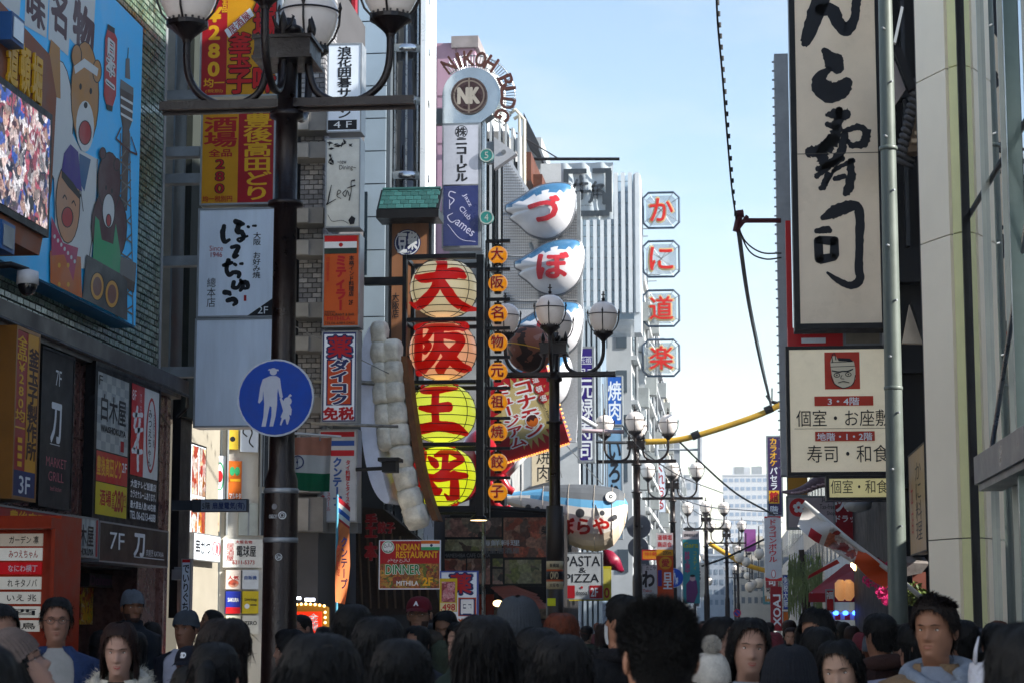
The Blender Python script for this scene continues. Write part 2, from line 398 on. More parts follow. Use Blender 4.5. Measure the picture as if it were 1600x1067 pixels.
# ---- green tiled building, left
GRAN = M('polished_brown_granite', '#5e3f3a', .28, var=.35, scale=14)
GRN = [M('green_glazed_tile', '#5a7566', .28, var=.3, scale=30, coat=.4), M('dark_green_glazed_tile', '#40584c', .3, var=.3, scale=30, coat=.4), M('grey_green_glazed_tile', '#74857a', .35, var=.35, scale=30, coat=.3)]
MORT = M('tile_mortar', '#2e332f', .9)
A = thing('tiled_building', 'green glazed tile building with brown granite lower floor at the left edge', 'building', (-6, 12, 0))
m = MB(); m.box((-14, 8, 4.3), (-6.03, 21.3, 9.6)); m.build('wall', MORT, A)
bill = (16, 20.45, 4.5, 7.6)
laid(A, 'tile', (-6.03, 15.2, 4.32), Y1, Z1, X1, 6.08, 4.6, .145, .055, .012, GRN, skip=lambda a, z, b, t: (15.2+b < 19.55 and 4.66 < z+4.32 < 7.9) or 15.2+b < 16.0)
m = MB(); m.box((-6.4, 21.26, 4.3), (-6.01, 21.34, 9.6)); m.build('corner_trim', GREYM, A)
m = MB(); m.box((-6.5, 8, 4.15), (-5.86, 21.95, 4.29)); m.box((-6.5, 8, 4.09), (-5.93, 21.9, 4.15)); m.build('ledge', M('dark_bronze_ledge', '#2c2422', .4, .3, var=.3), A)
m = MB(); m.box((-14, 8, 2.62), (-6.03, 21.85, 4.09)); m.build('lower_wall', GRAN, A)
laid(A, 'granite_panel', (-6.03, 15.0, 2.66), Y1, Z1, X1, 6.8, 1.42, .72, .70, .008, [GRAN], dep=.018, stagger=False, jit=.001)
# rounded end of the granite storey, the door storey under it
m = MB(); m.lathe((-6.33, 21.6, 0), [(.33, 0), (.33, 4.09)], 20, GRAN); m.build('corner_column', GRAN, A)
m = MB(); m.box((-14, 8, 0), (-7.4, 21.9, 2.62)); m.build('shop_interior', M('dark_shop_interior', '#120d0c', .8), A)
for ya, yb in ((8, 16.2), (17.7, 18.75), (20.75, 21.9)):
    m = MB(); m.box((-7.4, ya, 0), (-6.04, yb, 2.62)); m.build('pillar', GRAN, A)
m = MB(); m.box((-7.4, 16.2, 2.2), (-6.1, 20.75, 2.62)); m.build('lintel', BLACKM, A)
m = MB(); m.tube([(-5.8, y, 4.1) for y in (15, 21.7)]+[(-5.86, 21.9, 4.0), (-5.98, 21.95, 3.9)], .02, 6); m.tube([(-5.96, 20.9, z) for z in (4.05, 3.98)]+[(-5.97, 21.1, 3.9), (-5.97, 21.6, 3.75)], .012, 6); m.build('conduit', BLACKM, A)
# ---- column and gap between the tiled building and the next, long brackets of the first sign column
colm = M('blue_grey_painted_column', '#8d979c', .5, var=.25, scale=1.5)
B = thing('white_column_building', 'narrow building with pale column and dark brick strip between green tiles and signs', 'building', (-6.5, 22, 0))
def pbox(par, name, px, Y, depth, mt, m0=None):
    """block whose front face stands at distance Y and fills the pixel box px"""
    a, b = P(px[0], px[3], Y), P(px[2], px[1], Y)
    m = m0 or MB(); m.box((a.x, Y, a.z), (b.x, Y+depth, b.z), mt if m0 else None)
    return m if m0 else m.build(name, mt, par)
pbox(B, 'column', (262, -250, 284, 600), 23.0, .5, colm)
pbox(B, 'wall', (230, -260, 312, 655), 23.6, .6, M('cream_rendered_wall', '#b9b1a2', .8, var=.2))
DBR = [M('dark_grey_brick', '#3c3c42', .7, var=.3, scale=20), M('darker_grey_brick', '#2d2d33', .7, var=.3, scale=20)]
a, b = P(284, 960, 22.9), P(296, -40, 22.9)
m = MB(); m.box((a.x, 22.93, 4), (b.x, 23.58, b.z)); m.build('brick_pier', MORT, B)
laid(B, 'brick', (a.x, 22.93, 4), X1, Z1, -Y1, b.x-a.x, b.z-4, (b.x-a.x)*.98, .062, .01, DBR, stagger=False)
pbox(B, 'lower_pier', (263, 600, 284, 965), 23.0, .5, BLACKM)
# ---- grey brick building that carries the second column of signs
C = thing('grey_brick_building', 'building with pale grey brick pier behind the second column of signs', 'building', (-5.8, 28, 0))
a, b = P(459, 966, 28.6), P(508, -60, 28.6)
GBR = [M('pale_grey_brick', '#85868a', .75, var=.2, scale=20), M('mid_grey_brick', '#717277', .75, var=.25, scale=20), M('light_grey_brick', '#97979a', .75, var=.2, scale=20)]
m = MB(); m.box((a.x, 28.63, 0), (b.x, 32, b.z)); m.build('pier', M('grey_mortar', '#4b4b4e', .9), C)
laid(C, 'brick', (a.x, 28.63, 3.6), X1, Z1, -Y1, b.x-a.x, b.z-3.6, .125, .062, .010, GBR)
laid(C, 'brick_side', (b.x, 28.63, 3.6), Y1, Z1, X1, .9, b.z-3.6, .125, .062, .010, GBR, limit=0)
pbox(C, 'wall', (380, -60, 459, 966), 29.2, 3, M('dark_grey_render', '#3a3c42', .7, var=.3))
for k in range(7):                                       # dark glazed panels above the alley
    pbox(C, 'window', (444, 300+k*62, 458, 350+k*62), 29.15, .04, M('dark_window_glass', '#20262c', .08, var=0, coat=1))
for y0, y1, x1 in ((172, 205, 510), (222, 248, 510), (324, 350, 505), (374, 400, 505), (472, 497, 505), (524, 549, 505), (620, 645, 503), (745, 770, 500), (776, 830, 505)):
    q = pbox(C, 'bracket_box', (458, y0, x1, y1), 28.25, .37, M('grey_bracket_metal', '#6d6b68', .5, .2, var=.25))
    pbox(C, 'bracket_plate', (460, y0+2, 482, y1-2), 28.22, .025, M('pale_bracket_plate', '#85837f', .5, .2, var=.2))
pbox(C, 'beam', (458, 776, 560, 832), 28.7, .3, M('grey_stone_beam', '#55585c', .7, var=.2))
# red steel frame beside it
RED = M('deep_red_paint', '#8f1420', .4, var=.2)
D = thing('red_frame_building', 'dark red framed facade glimpsed between the sign columns', 'building', (-5.0, 31, 0))
pbox(D, 'wall', (505, -60, 556, 966), 31.6, .3, M('dark_recess_wall', '#241c20', .8, var=.3))
for i, (y0, y1) in enumerate(((-40, 92), (170, 240), (255, 316), (400, 440), (500, 560), (590, 655))):
    m = MB(); a = P(488, y1, 31.2); b = P(524, y0, 31.2); c = P(534, y0, 31.2); d = P(500, y1, 31.2)
    m.poly([a, d, c, b], None, Vector((0, .25, 0))); m.build('red_brace', RED, D)
m = MB()
for x in (527, 541, 553): a = P(x, -60, 31.3); b = P(x, 205, 31.3); m.box((a.x-.03, 31.3, b.z), (a.x+.03, 31.5, a.z))
m.build('red_fin', RED, D)
# ---- alley: sunlit pale building behind the blank sign
E_ = thing('pale_corner_building', 'bright sunlit pale corner building below the blank white sign', 'building', (-7, 26, 0))
PALE = M('pale_cream_cladding', '#8f8a7e', .6, var=.12, scale=1)
XE = -7.0
e0, e1 = PXp(283, 800, XE).y, PXp(345, 800, XE).y
m = MB(); m.box((-12, e0, 0), (XE-.02, e1, 9)); m.build('wall', PALE, E_)
def quadwall(par, name, p0, p1, z0, z1, mt, th=.3):
    """wall standing from point p0 to p1 (plan), front to the right-hand normal"""
    p0, p1 = Vector((p0[0], p0[1], z0)), Vector((p1[0], p1[1], z0)); U = (p1-p0).normalized(); N = U.cross(Z1)
    m = MB(); m.obox(p0, U, Z1, N, (p1-p0).length, z1-z0, th); return m.build(name, mt, par), U, N
eC = (XE, e1); eD = P(452, 800, e1+.45); eD = (eD.x, e1+.45)
_, UE, NE = quadwall(E_, 'street_wall', eC, eD, 0, 9, M('white_enamel_cladding', '#c9c6bc', .5, var=.08))
EL = (Vector((eD[0], eD[1], 0))-Vector((eC[0], eC[1], 0))).length
# ---- blue-grey panelled building with the curved dark glass tower
F = thing('glass_tower_building', 'building of pale blue panels with a curved dark glass tower ringed in steel', 'building', (-5, 36, 0))
PAN = M('pale_blue_metal_panel', '#9fb0bd', .35, .3, var=.08, scale=.8)
JO = M('panel_joint', '#4d565e', .7)
pbox(F, 'wall', (548, -80, 612, 600), 34.0, 3, JO)
a, b = P(549, 600, 33.98), P(606, -80, 33.98)
laid(F, 'wall_panel', (a.x, 33.98, a.z), X1, Z1, -Y1, b.x-a.x, b.z-a.z, .60, .56, .014, [PAN], stagger=False, dep=.02, jit=.002)
c = P(634, 300, 34.6); rt = 33*PX1(34.6)
m = MB(); top = P(634, -80, 34.6).z; m.lathe((c.x, 34.6, 0), [(rt, 2.9), (rt, top)], 40); m.build('curved_glass', M('dark_curved_glass', '#15181c', .06, .0, var=.25, scale=.5, coat=1, streak=.9), F, smooth=True)
for yb in (4, 84, 165, 281, 360):
    z = P(634, yb, 34.6).z; m = MB(); m.lathe((c.x, 34.6, z), [(rt+.01, -.08), (rt+.05, -.06), (rt+.05, .06), (rt+.01, .08)], 40); m.build('steel_ring', M('polished_steel_ring', '#b9bec2', .15, .95, var=.1), F, smooth=True)
for j in range(4):
    an = R(215+32*j); m = MB(); q = Vector((c.x+math.cos(an)*(rt+.012), 34.6+math.sin(an)*(rt+.012), 0)); m.box((q.x-.015, q.y-.015, 2.9), (q.x+.015, q.y+.015, top)); m.build('mullion', SILV, F)
m = MB(); a = P(656, 300, 34.2); m.box((a.x, 34.2, 3), (P(664, 300, 34.2).x, 35.5, top)); m.build('white_edge_fin', M('white_metal_fin', '#d8dde0', .3, .2, var=.05), F)
pbox(F, 'lower_wall', (556, 600, 668, 1010), 34.9, 3, M('lower_dark_wall', '#2a2a2d', .7, var=.3))
pbox(F, 'green_side_panel', (556, 300, 574, 430), 33.9, .05, M('dark_teal_panel', '#1d2a33', .3, var=.2))
# ---- pink building far behind, with roof parapet and downpipes
G = thing('pink_building', 'pink mauve rendered building behind the round white disc sign', 'building', (-9, 60, 0))
PINK = M('mauve_pink_render', '#9d7f91', .75, var=.1, scale=.6)
a, b = P(640, 400, 60), P(742, 66, 60)
m = MB(); m.box((a.x, 60.04, 0), (b.x, 66, b.z)); m.build('wall', PINK, G)
for (xa, xb) in ((640, 681), (682, 712), (713, 742)):
    for (ya, yb) in ((70, 150), (152, 224), (226, 330), (332, 480)):
        p, q = P(xa+1, yb, 60), P(xb-1, ya+1, 60); m = MB(); m.box((p.x, 60.0, p.z), (q.x, 60.035, q.z)); m.build('wall_panel', PINK, G)
m = MB(); p, q = P(705, 75, 59.9), P(742, 66, 59.9); m.box((p.x, 59.9, p.z), (q.x+.1, 66, q.z+.2)); m.build('parapet', M('stone_parapet', '#857f80', .8, var=.2), G)
m = MB(); p, q = P(742, 92, 60), P(758, 78, 60); m.box((p.x, 60.5, 0), (q.x, 66, q.z)); m.build('roof_housing', M('white_concrete', '#cdd0d0', .7, var=.12), G)
m = MB()
for yy in (151, 225, 292): p, q = P(692, yy, 59.85), P(752, yy-2, 59.85); m.box((p.x, 59.85, p.z), (q.x, 59.9, q.z))
m.build('ledge_strip', M('dull_plum_trim', '#7c6273', .7), G)
# ---- the mixed facades between the round sign and the fugu signs
H = thing('balcony_building', 'tall narrow building with white pipes and brown balcony boxes behind round sign', 'building', (-5.6, 47, 0))
WHC = M('white_painted_concrete', '#a6abae', .65, var=.14, scale=.8)
def wallface(par, xa, xb, ya, Y, mt, depth=5, name='wall'):
    p, q = P(xa, 900, Y), P(xb, ya, Y); m = MB(); m.box((p.x, Y, 0), (q.x, Y+depth, q.z)); return m.build(name, mt, par)
wallface(H, 700, 792, 205, 47, M('grey_concrete_wall', '#8b8c8c', .8, var=.2), 4)
for i, x in enumerate((756, 766, 780, 790, 800, 810)):
    a, b = P(x, 420, 46.6), P(x+3.5, 175+i*7, 46.6); m = MB(); m.box((a.x, 46.4, a.z), (b.x, 46.9, b.z)); m.build('white_fin', WHC, H)
    if i < 5: m = MB(); c_, d_ = P(x+4, 420, 46.7), P(x+9, 215+i*9, 46.7); m.box((c_.x, 46.85, c_.z), (d_.x, 46.95, d_.z)); m.build('window_strip', M('dark_window_glass', '#20262c', .08), H)
m = MB()
for x, yt in ((812, 172), (819, 180)):
    p = P(x, yt, 48); m.tube([(p.x-.25, 48, p.z-.1), (p.x-.1, 48, p.z), (p.x, 48, p.z-.12), (p.x, 48, 9)], .045, 8)
m.build('downpipe', M('ivory_pipe', '#c5bfae', .5, var=.1), H, smooth=True)
I_ = thing('white_stepped_building', 'white building with dark louvred roof and brown canopy behind the fugu signs', 'building', (-6, 58, 0))
wallface(I_, 790, 846, 215, 58, WHC, 3); wallface(I_, 846, 903, 255, 57, M('white_plaster', '#b4b8ba', .7, var=.1), .5)
p = P(818, 176, 56); m = MB(); m.poly([P(818, 176, 56), P(842, 225, 56), P(842, 235, 56), P(818, 210, 56)], None, Vector((0, 4, 0))); m.build('louvred_roof', M('dark_slate', '#2c3036', .6, var=.2), I_)
m = MB(); a, b = P(808, 288, 54), P(832, 243, 54); m.box((a.x, 53.6, a.z), (b.x, 56.8, b.z)); m.build('brown_balcony', M('brown_timber', '#5b3526', .6, var=.25), I_)
m = MB(); a, b = P(832, 292, 54), P(846, 270, 54); m.box((a.x, 54.2, a.z), (b.x, 56.8, b.z)); m.build('brown_bay', M('brown_timber', '#5b3526', .6, var=.25), I_)
for k in range(4):
    a, b = P(848+k*14, 330, 56.9), P(856+k*14, 300, 56.9); m = MB(); m.box((a.x, 56.9, a.z), (b.x, 56.96, b.z)); m.build('window', M('dark_window_glass', '#20262c', .08), I_)
# ---- building clad in vertical white fins
J = thing('finned_building', 'pale building clad in tall white vertical fins behind the ox banner', 'building', (-4, 66, 0))
p, q = P(900, 500, 66.6), P(990, 274, 66.6); m = MB(); m.box((p.x, 66.6, p.z), (q.x, 71, q.z)); m.build('wall', M('blue_grey_glass_wall', '#a9bfd0', .2, var=.2, scale=.5), J)
for k in range(10):
    a, b = P(895+k*11, 490, 65.6), P(899.5+k*11, 272, 65.6); m = MB(); m.box((a.x, 65.4, a.z), (b.x, 65.7, b.z)); m.build('fin', M('white_fin_panel', '#b2b9bf', .45, var=.08), J)
for k in range(13):
    a, b = P(900, 285+k*17, 66), P(990, 283+k*17, 66); m = MB(); m.box((a.x, 66, a.z), (b.x, 66.1, b.z)); m.build('floor_rail', M('grey_rail', '#8f9aa3', .5, .3), J)
p, q = P(991, 520, 65.5), P(1000, 272, 65.5); m = MB(); m.box((p.x, 65.5, p.z), (q.x, 66.6, q.z)); m.build('edge_wall', M('white_fin_panel', '#cfd6db'), J)
# ---- stepped sunlit buildings further on, each with cornice, windows and roof clutter
def farblock(name, label, xa, xb, ytop, Y, mt, depth, nwin=0, rows=6, win='#46525c', side=True, ybot=900, ww=.55, wh=.5):
    root = thing(name, label, 'building', (P(xa, 900, Y).x, Y, 0)); p, q = P(xa, 900, Y), P(xb, ytop, Y); m = MB(); m.box((p.x, Y, 0), (q.x, Y+depth, q.z)); m.build('wall', mt, root)
    gl = M('blue_window_glass_'+win[1:], win, .12, var=.15, scale=.4); hgt = q.z-3
    if nwin:
        cw = (q.x-p.x)/nwin; ch = hgt/rows
        for i in range(nwin):
            for j in range(rows):
                x = p.x+cw*(i+.5); z = 3+ch*(j+.45); m = MB(); m.box((x-cw*ww/2, Y-.03, z-ch*wh/2), (x+cw*ww/2, Y+.02, z+ch*wh/2)); o = m.build('window', gl, root)
    if side:                                   # windows and slabs on the street side
        n = max(2, int(depth/3)); ch = hgt/rows
        for i in range(n):
            for j in range(rows):
                y = Y+depth*(i+.5)/n; z = 3+ch*(j+.45); m = MB(); m.box((q.x-.02, y-depth/n*.3, z-ch*.25), (q.x+.03, y+depth/n*.3, z+ch*.25)); m.build('side_window', gl, root)
        for j in range(rows):
            m = MB(); m.box((q.x, Y+.02, 3+ch*j-.1), (q.x+.22, Y+depth-.02, 3+ch*j+.05)); m.build('floor_slab', mt, root)
    m = MB(); m.box((p.x-.05, Y-.1, q.z), (q.x+.12, Y+depth, q.z+.25)); m.build('parapet', mt, root)
    rs = np.random.RandomState(int(Y)); W_ = q.x-p.x
    for k in range(3): x = p.x+W_*(.15+.7*rs.rand()); m = MB(); s_ = min(W_*.12, 1.2)*(.6+rs.rand()*.6); m.box((x-s_, Y+.5+k, q.z+.24), (x+s_, Y+1.5+k, q.z+.25+s_*1.6)); m.build('roof_unit', [GREYM, mt, ALU][k], root)
    x = q.x-W_*.2; m = MB(); m.tube([(x, Y+1, q.z+.2), (x, Y+1, q.z+2.6)], .04, 5); m.tube([(x-.6, Y+1, q.z+2.3), (x+.6, Y+1, q.z+2.3)], .025, 5); m.tube([(x-.45, Y+1, q.z+2.0), (x+.45, Y+1, q.z+2.0)], .025, 5); m.build('antenna', GREYM, root)
    if side:
        for j in range(rows): m = MB(); z = 3+hgt/rows*j+.1; y = Y+.5+rs.rand()*depth*.7; m.box((q.x+.02, y, z), (q.x+.5, y+.9, z+.7)); m.build('air_conditioner', M('off_white_casing', '#8f9494', .5), root); 
        for k in range(2): m = MB(); y = Y+depth*(.2+.5*k); m.tube([(q.x+.12, y, 2), (q.x+.12, y, q.z)], .07, 6); m.build('drainpipe', M('grey_drainpipe', '#6d7276', .5), root)
    return root, p, q
CRM = M('cream_sunlit_wall', '#a8a296', .75, var=.12, scale=.5); GRY = M('grey_tile_wall', '#9a9ea3', .7, var=.12, scale=.5); WH2 = M('white_tile_wall', '#b4b7b8', .6, var=.1, scale=.5)
farblock('office_block', 'white block with a slanted fire stair behind the crab restaurant letters', 928, 985, 420, 72, WHC, 8, 2, 7)
farblock('office_block', 'pale grey block beside the lowest crab restaurant letter', 960, 1003, 440, 80, WH2, 12, 2, 8, '#5c6a76')
farblock('office_block', 'bluish block with dark vent strip right of the lowest octagonal sign', 985, 1018, 500, 95, GRY, 14, 1, 8, '#2e4258')
farblock('office_block', 'cream sunlit block above the left lamp of the third street lamp', 990, 1029, 590, 112, CRM, 16, 2, 7, '#5a6069')
farblock('office_block', 'tall thin grey block topped with an antenna over the third street lamp', 1003, 1037, 612, 130, WH2, 18, 2, 7, '#39506b')
farblock('office_block', 'low white block just left of the fourth street lamp', 1010, 1047, 690, 155, CRM, 20, 2, 6, '#4d5a66')
farblock('office_block', 'grey slab block between the fourth and fifth street lamps', 1020, 1062, 735, 190, GRY, 20, 3, 6, '#50606f')
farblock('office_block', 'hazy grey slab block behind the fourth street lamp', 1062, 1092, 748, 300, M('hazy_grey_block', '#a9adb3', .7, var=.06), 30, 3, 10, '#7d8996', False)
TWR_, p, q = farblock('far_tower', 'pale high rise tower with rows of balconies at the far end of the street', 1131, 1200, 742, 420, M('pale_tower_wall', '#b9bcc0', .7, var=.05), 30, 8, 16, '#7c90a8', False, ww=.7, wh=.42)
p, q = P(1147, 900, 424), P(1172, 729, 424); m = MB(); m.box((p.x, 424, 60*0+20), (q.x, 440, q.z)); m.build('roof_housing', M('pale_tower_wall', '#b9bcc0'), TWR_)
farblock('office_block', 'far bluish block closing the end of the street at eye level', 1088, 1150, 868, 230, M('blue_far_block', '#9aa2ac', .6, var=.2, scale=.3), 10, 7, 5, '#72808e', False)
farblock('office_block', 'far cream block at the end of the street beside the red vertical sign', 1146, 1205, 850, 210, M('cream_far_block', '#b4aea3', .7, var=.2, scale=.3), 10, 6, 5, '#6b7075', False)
# ---- left low frontage in shade under the signs, so no gap shows behind the crowd
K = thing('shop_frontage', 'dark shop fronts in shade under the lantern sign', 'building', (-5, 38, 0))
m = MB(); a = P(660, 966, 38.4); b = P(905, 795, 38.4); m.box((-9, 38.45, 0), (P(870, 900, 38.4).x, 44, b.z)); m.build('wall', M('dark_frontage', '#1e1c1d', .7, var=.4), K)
L_ = thing('shop_frontage', 'grey fluted building behind the purple and blue vertical signs', 'building', (-4, 60, 0))
m = MB(); a = P(870, 900, 61); b = P(935, 500, 61); m.box((-9, 61.2, 0), (b.x, 65, b.z)); m.build('wall', M('grey_blue_fluted', '#6f8090', .5, var=.2), L_)
for k in range(9):
    a, b = P(872+k*8, 900, 61), P(874.5+k*8, 480, 61); m = MB(); m.box((a.x, 60.9, 0), (b.x, 61.19, b.z)); m.build('flute', M('steel_flute', '#9ba8b2', .4, .3), L_)
# ================================================================== right side
SB = thing('black_timber_building', 'black timber sushi restaurant building with tiled eave at right', 'building', (2.5, 27, 0))
BT = M('black_stained_timber', '#0f0f12', .6, var=.4, scale=4)
m = MB(); m.box((2.2, 27.4, 0), (9, 36, 11.5)); m.build('wall', BT, SB)
for z0, z1 in ((4.9, 5.05), (6.1, 6.55), (8.6, 8.75), (3.4, 3.5)):
    m = MB(); m.box((2.15, 27.1, z0), (5, 27.38, z1)); m.build('beam', BT, SB)
for x in (2.45, 2.75, 3.05, 3.35):
    m = MB(); m.box((x, 27.2, 6.6), (x+.05, 27.36, 12)); m.build('post', M('dark_steel_post', '#23262b', .5, .3), SB)
# sloping tiled eave seen between pole and column: rafters under it
slop = M('grey_roof_tile', '#4a4a4d', .6, var=.25, scale=10)
a0, a1 = P(1399, 252, 26.4), P(1428, 130, 26.4); e0_, e1_ = P(1399, 252, 26.4), P(1450, 235, 26.4)
for k in range(14):
    t = k/13; q = a0.lerp(a1, t); m = MB(); m.tube([q+Vector((0, -.1, 0)), q+Vector((.25, .5, .03))], .035, 8); m.build('eave_tile', slop, SB, smooth=True)
m = MB(); m.poly([P(1418, 238, 26.5), P(1450, 235, 26.5), P(1450, 140, 26.5), P(1438, 152, 26.5)], None, Vector((0, .3, 0))); m.build('eave_soffit', M('weathered_timber', '#6a5a4a', .8, var=.3, scale=8), SB)
for k in range(6):
    a = P(1424+k*4.5, 225-k*12, 26.45); m = MB(); m.box((a.x, 26.38, a.z), (a.x+.12, 26.49, a.z+.05)); m.build('rafter_end', M('pale_timber', '#a08c74', .7), SB)
m = MB(); m.poly([P(1398, 165, 26.3), P(1415, 140, 26.3), P(1398, 95, 26.3)], None, Vector((0, .1, 0))); m.build('plaster_gable', M('grey_pink_plaster', '#8f8480', .8), SB)
m = MB(); m.poly([P(1397, 78, 26.2), P(1406, 70, 26.2), P(1432, 136, 26.2), P(1420, 142, 26.2)], None, Vector((0, .15, 0))); m.build('barge_board', BT, SB)
m = MB(); m.poly([P(1396, 66, 26.1), P(1400, 68, 26.1), P(1412, 12, 26.1), P(1408, 10, 26.1)], None, Vector((0, .1, 0))); m.build('white_strut', WHC, SB)
m = MB(); m.poly([P(1410, 536, 26.3), P(1442, 537, 26.3), P(1421, 476, 26.3)], None, Vector((0, .1, 0))); m.build('cream_gable', M('cream_plaster', '#b8a894', .8, var=.15), SB)
m = MB(); m.poly([P(1424, 472, 26.2), P(1437, 470, 26.2), P(1458, 537, 26.2), P(1444, 537, 26.2)], None, Vector((0, .15, 0))); m.build('barge_board', BT, SB)
for lab_, bx in (('tall plain block behind the black timber restaurant', (5, 25.6, 14, 27.2, 16)), ('low service building in the gap beside the beige column', (4.6, 20.7, 14, 24.3, 4.3))):  # unseen blocks added to cut off sun from the right
    root = thing('street_building', lab_, 'building', (bx[0], bx[1], 0)); m = MB(); m.box((bx[0], bx[1], 0), (bx[2], bx[3], bx[4])); m.build('wall', M('plain_street_wall', '#6a6662', .8, var=.2), root)
# far right row, set back and lower
for i, (x0, ya, yb, h, c_) in enumerate(((3.3, 36.2, 46, 6.2, '#8a8078'), (3.4, 46.2, 58, 7.6, '#a09a92'), (3.5, 58.2, 74, 7.0, '#9a9ea6'), (3.6, 74.2, 96, 7.6, '#b0a8a0'), (3.8, 96.2, 125, 7.4, '#a0a4aa'), (4.4, 125.2, 170, 8, '#b0b0b0'), (5.5, 170.2, 230, 9, '#a8a49c'))):
    root = thing('row_building', ['low brown fronted', 'low beige', 'grey blue', 'pinkish cream', 'pale grey', 'white', 'dull cream'][i]+' building in the right hand row, '+['first', 'second', 'third', 'fourth', 'fifth', 'sixth', 'seventh'][i]+' past the sushi restaurant', 'building', (x0, ya, 0))
    m = MB(); m.box((x0, ya, 0), (14, yb, h)); m.build('wall', M('row_wall_'+str(i+1), c_, .7, var=.2, scale=.6), root)
    for k in range(int((yb-ya)/2.6)):
        for z in (3.6, 5.8):
            if z+1 < h: m = MB(); m.box((x0-.03, ya+.6+k*2.6, z), (x0+.02, ya+2.2+k*2.6, z+1.1)); m.build('window', M('blue_window_glass_46525c', '#46525c', .12), root)
    m = MB(); m.box((x0-.5, ya, 2.7), (x0-.02, yb, 2.9)); m.build('awning_slab', M('row_trim', '#6a6560', .6, var=.2), root)
# ---- beige column and glass front, near right
GB = thing('glass_front_building', 'beige panelled column and tall glass shop front at the right edge', 'building', (2.5, 18, 0))
BEI = M('beige_metal_panel', '#f4e8d2', .5, .0, var=.06, scale=.6); YEL = M('pale_yellow_strip', '#e0dca4', .45, var=.06)
XG = P(1516, 700, 20.6).x
c0, c1, c2 = P(1447, 700, 21.3), P(1494, 700, 20.75), P(1514, 700, 20.62)
zj = [0, 2.45, 4.3, 6.25, 7.15, 9.0, 10.9, 13]
zs = [P(1470, y, 21).z for y in (1100, 842, 374, 118, -260)]; zs = [0]+zs[1:]+[12.5]
def vpanel(par, name, p, q, z0, z1, mt, th=.06):
    U = Vector((q.x-p.x, q.y-p.y, 0)); L = U.length; U.normalize(); m = MB(); m.obox(Vector((p.x, p.y, z0)), U, Z1, U.cross(Z1), L, z1-z0, th); return m.build(name, mt, par)
for k in range(len(zs)-1):
    z0, z1 = zs[k]+.006, zs[k+1]-.006
    vpanel(GB, 'column_panel', c0, c1, z0, z1, BEI); vpanel(GB, 'yellow_strip', c1+(c2-c1)*.25, c2, z0, z1, YEL)
m = MB(); m.poly([Vector((c0.x+.02, c0.y+.07, 0)), Vector((c1.x+.01, c1.y+.07, 0)), Vector((c2.x-.01, c2.y+.07, 0)), Vector((c2.x, 21.6, 0)), Vector((c0.x+.02, 21.6, 0))], None, Vector((0, 0, 12.5))); m.build('column_core', M('dark_joint', '#4a4744', .8), GB)
GL = M('reflective_shop_glass', '#c8ced0', .01, .95, var=0)
gy = [20.55, 19.0, 17.6, 16.2, 14.6, 13.0, 11, 9]
for k in range(len(gy)-1):
    for j, (z0, z1) in enumerate(((.3, 3.0), (3.1, 5.6), (5.7, 8.6), (8.7, 12), (12.1, 12.5))):
        m = MB(); m.box((XG+.02, gy[k+1]+.02, z0), (XG+.05, gy[k]-.02, z1)); m.build('glass_pane', GL, GB)
    m = MB(); m.box((XG-.015, gy[k+1]-.018, 0), (XG+.06, gy[k+1]+.018, 18)); m.build('mullion', M('ivory_mullion', '#a9aca2', .4, .3, var=.1), GB)
    if k in (3,): m = MB(); m.box((XG-.16, gy[k]-.03, 0), (XG-.05, gy[k]+.03, 12.5)); m.build('glass_fin', M('green_grey_glass_fin', '#5f6e68', .15, .3), GB)
m = MB(); m.box((XG+.06, 9, 0), (6.5, 20.5, 13.6)); m.build('core', M('grey_core', '#555a5e', .6), GB)
m = MB(); m.box((XG-.02, 20.53, 0), (XG+.06, 20.60, 12.5)); m.build('dark_mullion', BLACKM, GB)
ca, cb = P(1512, 745, 17.8), P(1523, 695, 17.8)
m = MB(); m.box((XG-.22, 15.2, 2.80), (XG-.02, 18.2, 2.86)); m.box((XG-.25, 15.2, 2.86), (XG-.02, 18.25, 3.10)); m.build('canopy', M('grey_canopy_metal', '#6e757c', .35, .4, var=.2), GB)
m = MB(); m.tube([(XG-.1, 18.3, 3.1), (XG-.05, 14.5, 5.7)], .022, 8); m.build('canopy_stay', SILV, GB)
# unseen building beside the camera, added to keep the sun off the near crowd
root = thing('street_building', 'low plain building on the right beside the camera', 'building', (2.9, .5, 0)); m = MB(); m.box((2.9, .5, 0), (8, 8.9, 7.5)); m.build('wall', M('pale_square_wall', '#cdd2d8', .8, var=.08), root)
for i, (p0, p1, h) in enumerate((((-4.0, -34), (-16, -8), 17), ((-16, -8), (-17, 7.9), 14), ((16, -40), (-4, -34.2), 15))):    # unseen pale fronts behind the camera, added to bounce light onto the signs
    root = thing('street_building', ['tall pale sunlit front at an angle across the square behind the camera', 'pale front on the left of the square behind the camera', 'pale front closing the far side of the square behind the camera'][i], 'building', (*p0, 0)); _, U, N = quadwall(root, 'wall', p1, p0, 0, h, M('pale_square_wall', '#cdd2d8'), 3)
    for k in range(6):
        for z in (4, 7.5, 11): m = MB(); m.obox(Vector((*p1, z))+U*(1.5+k*4)+N*.02, U, Z1, N, 1.6, 1.6, .05); m.build('window', M('blue_window_glass_46525c', '#46525c', .12), root)
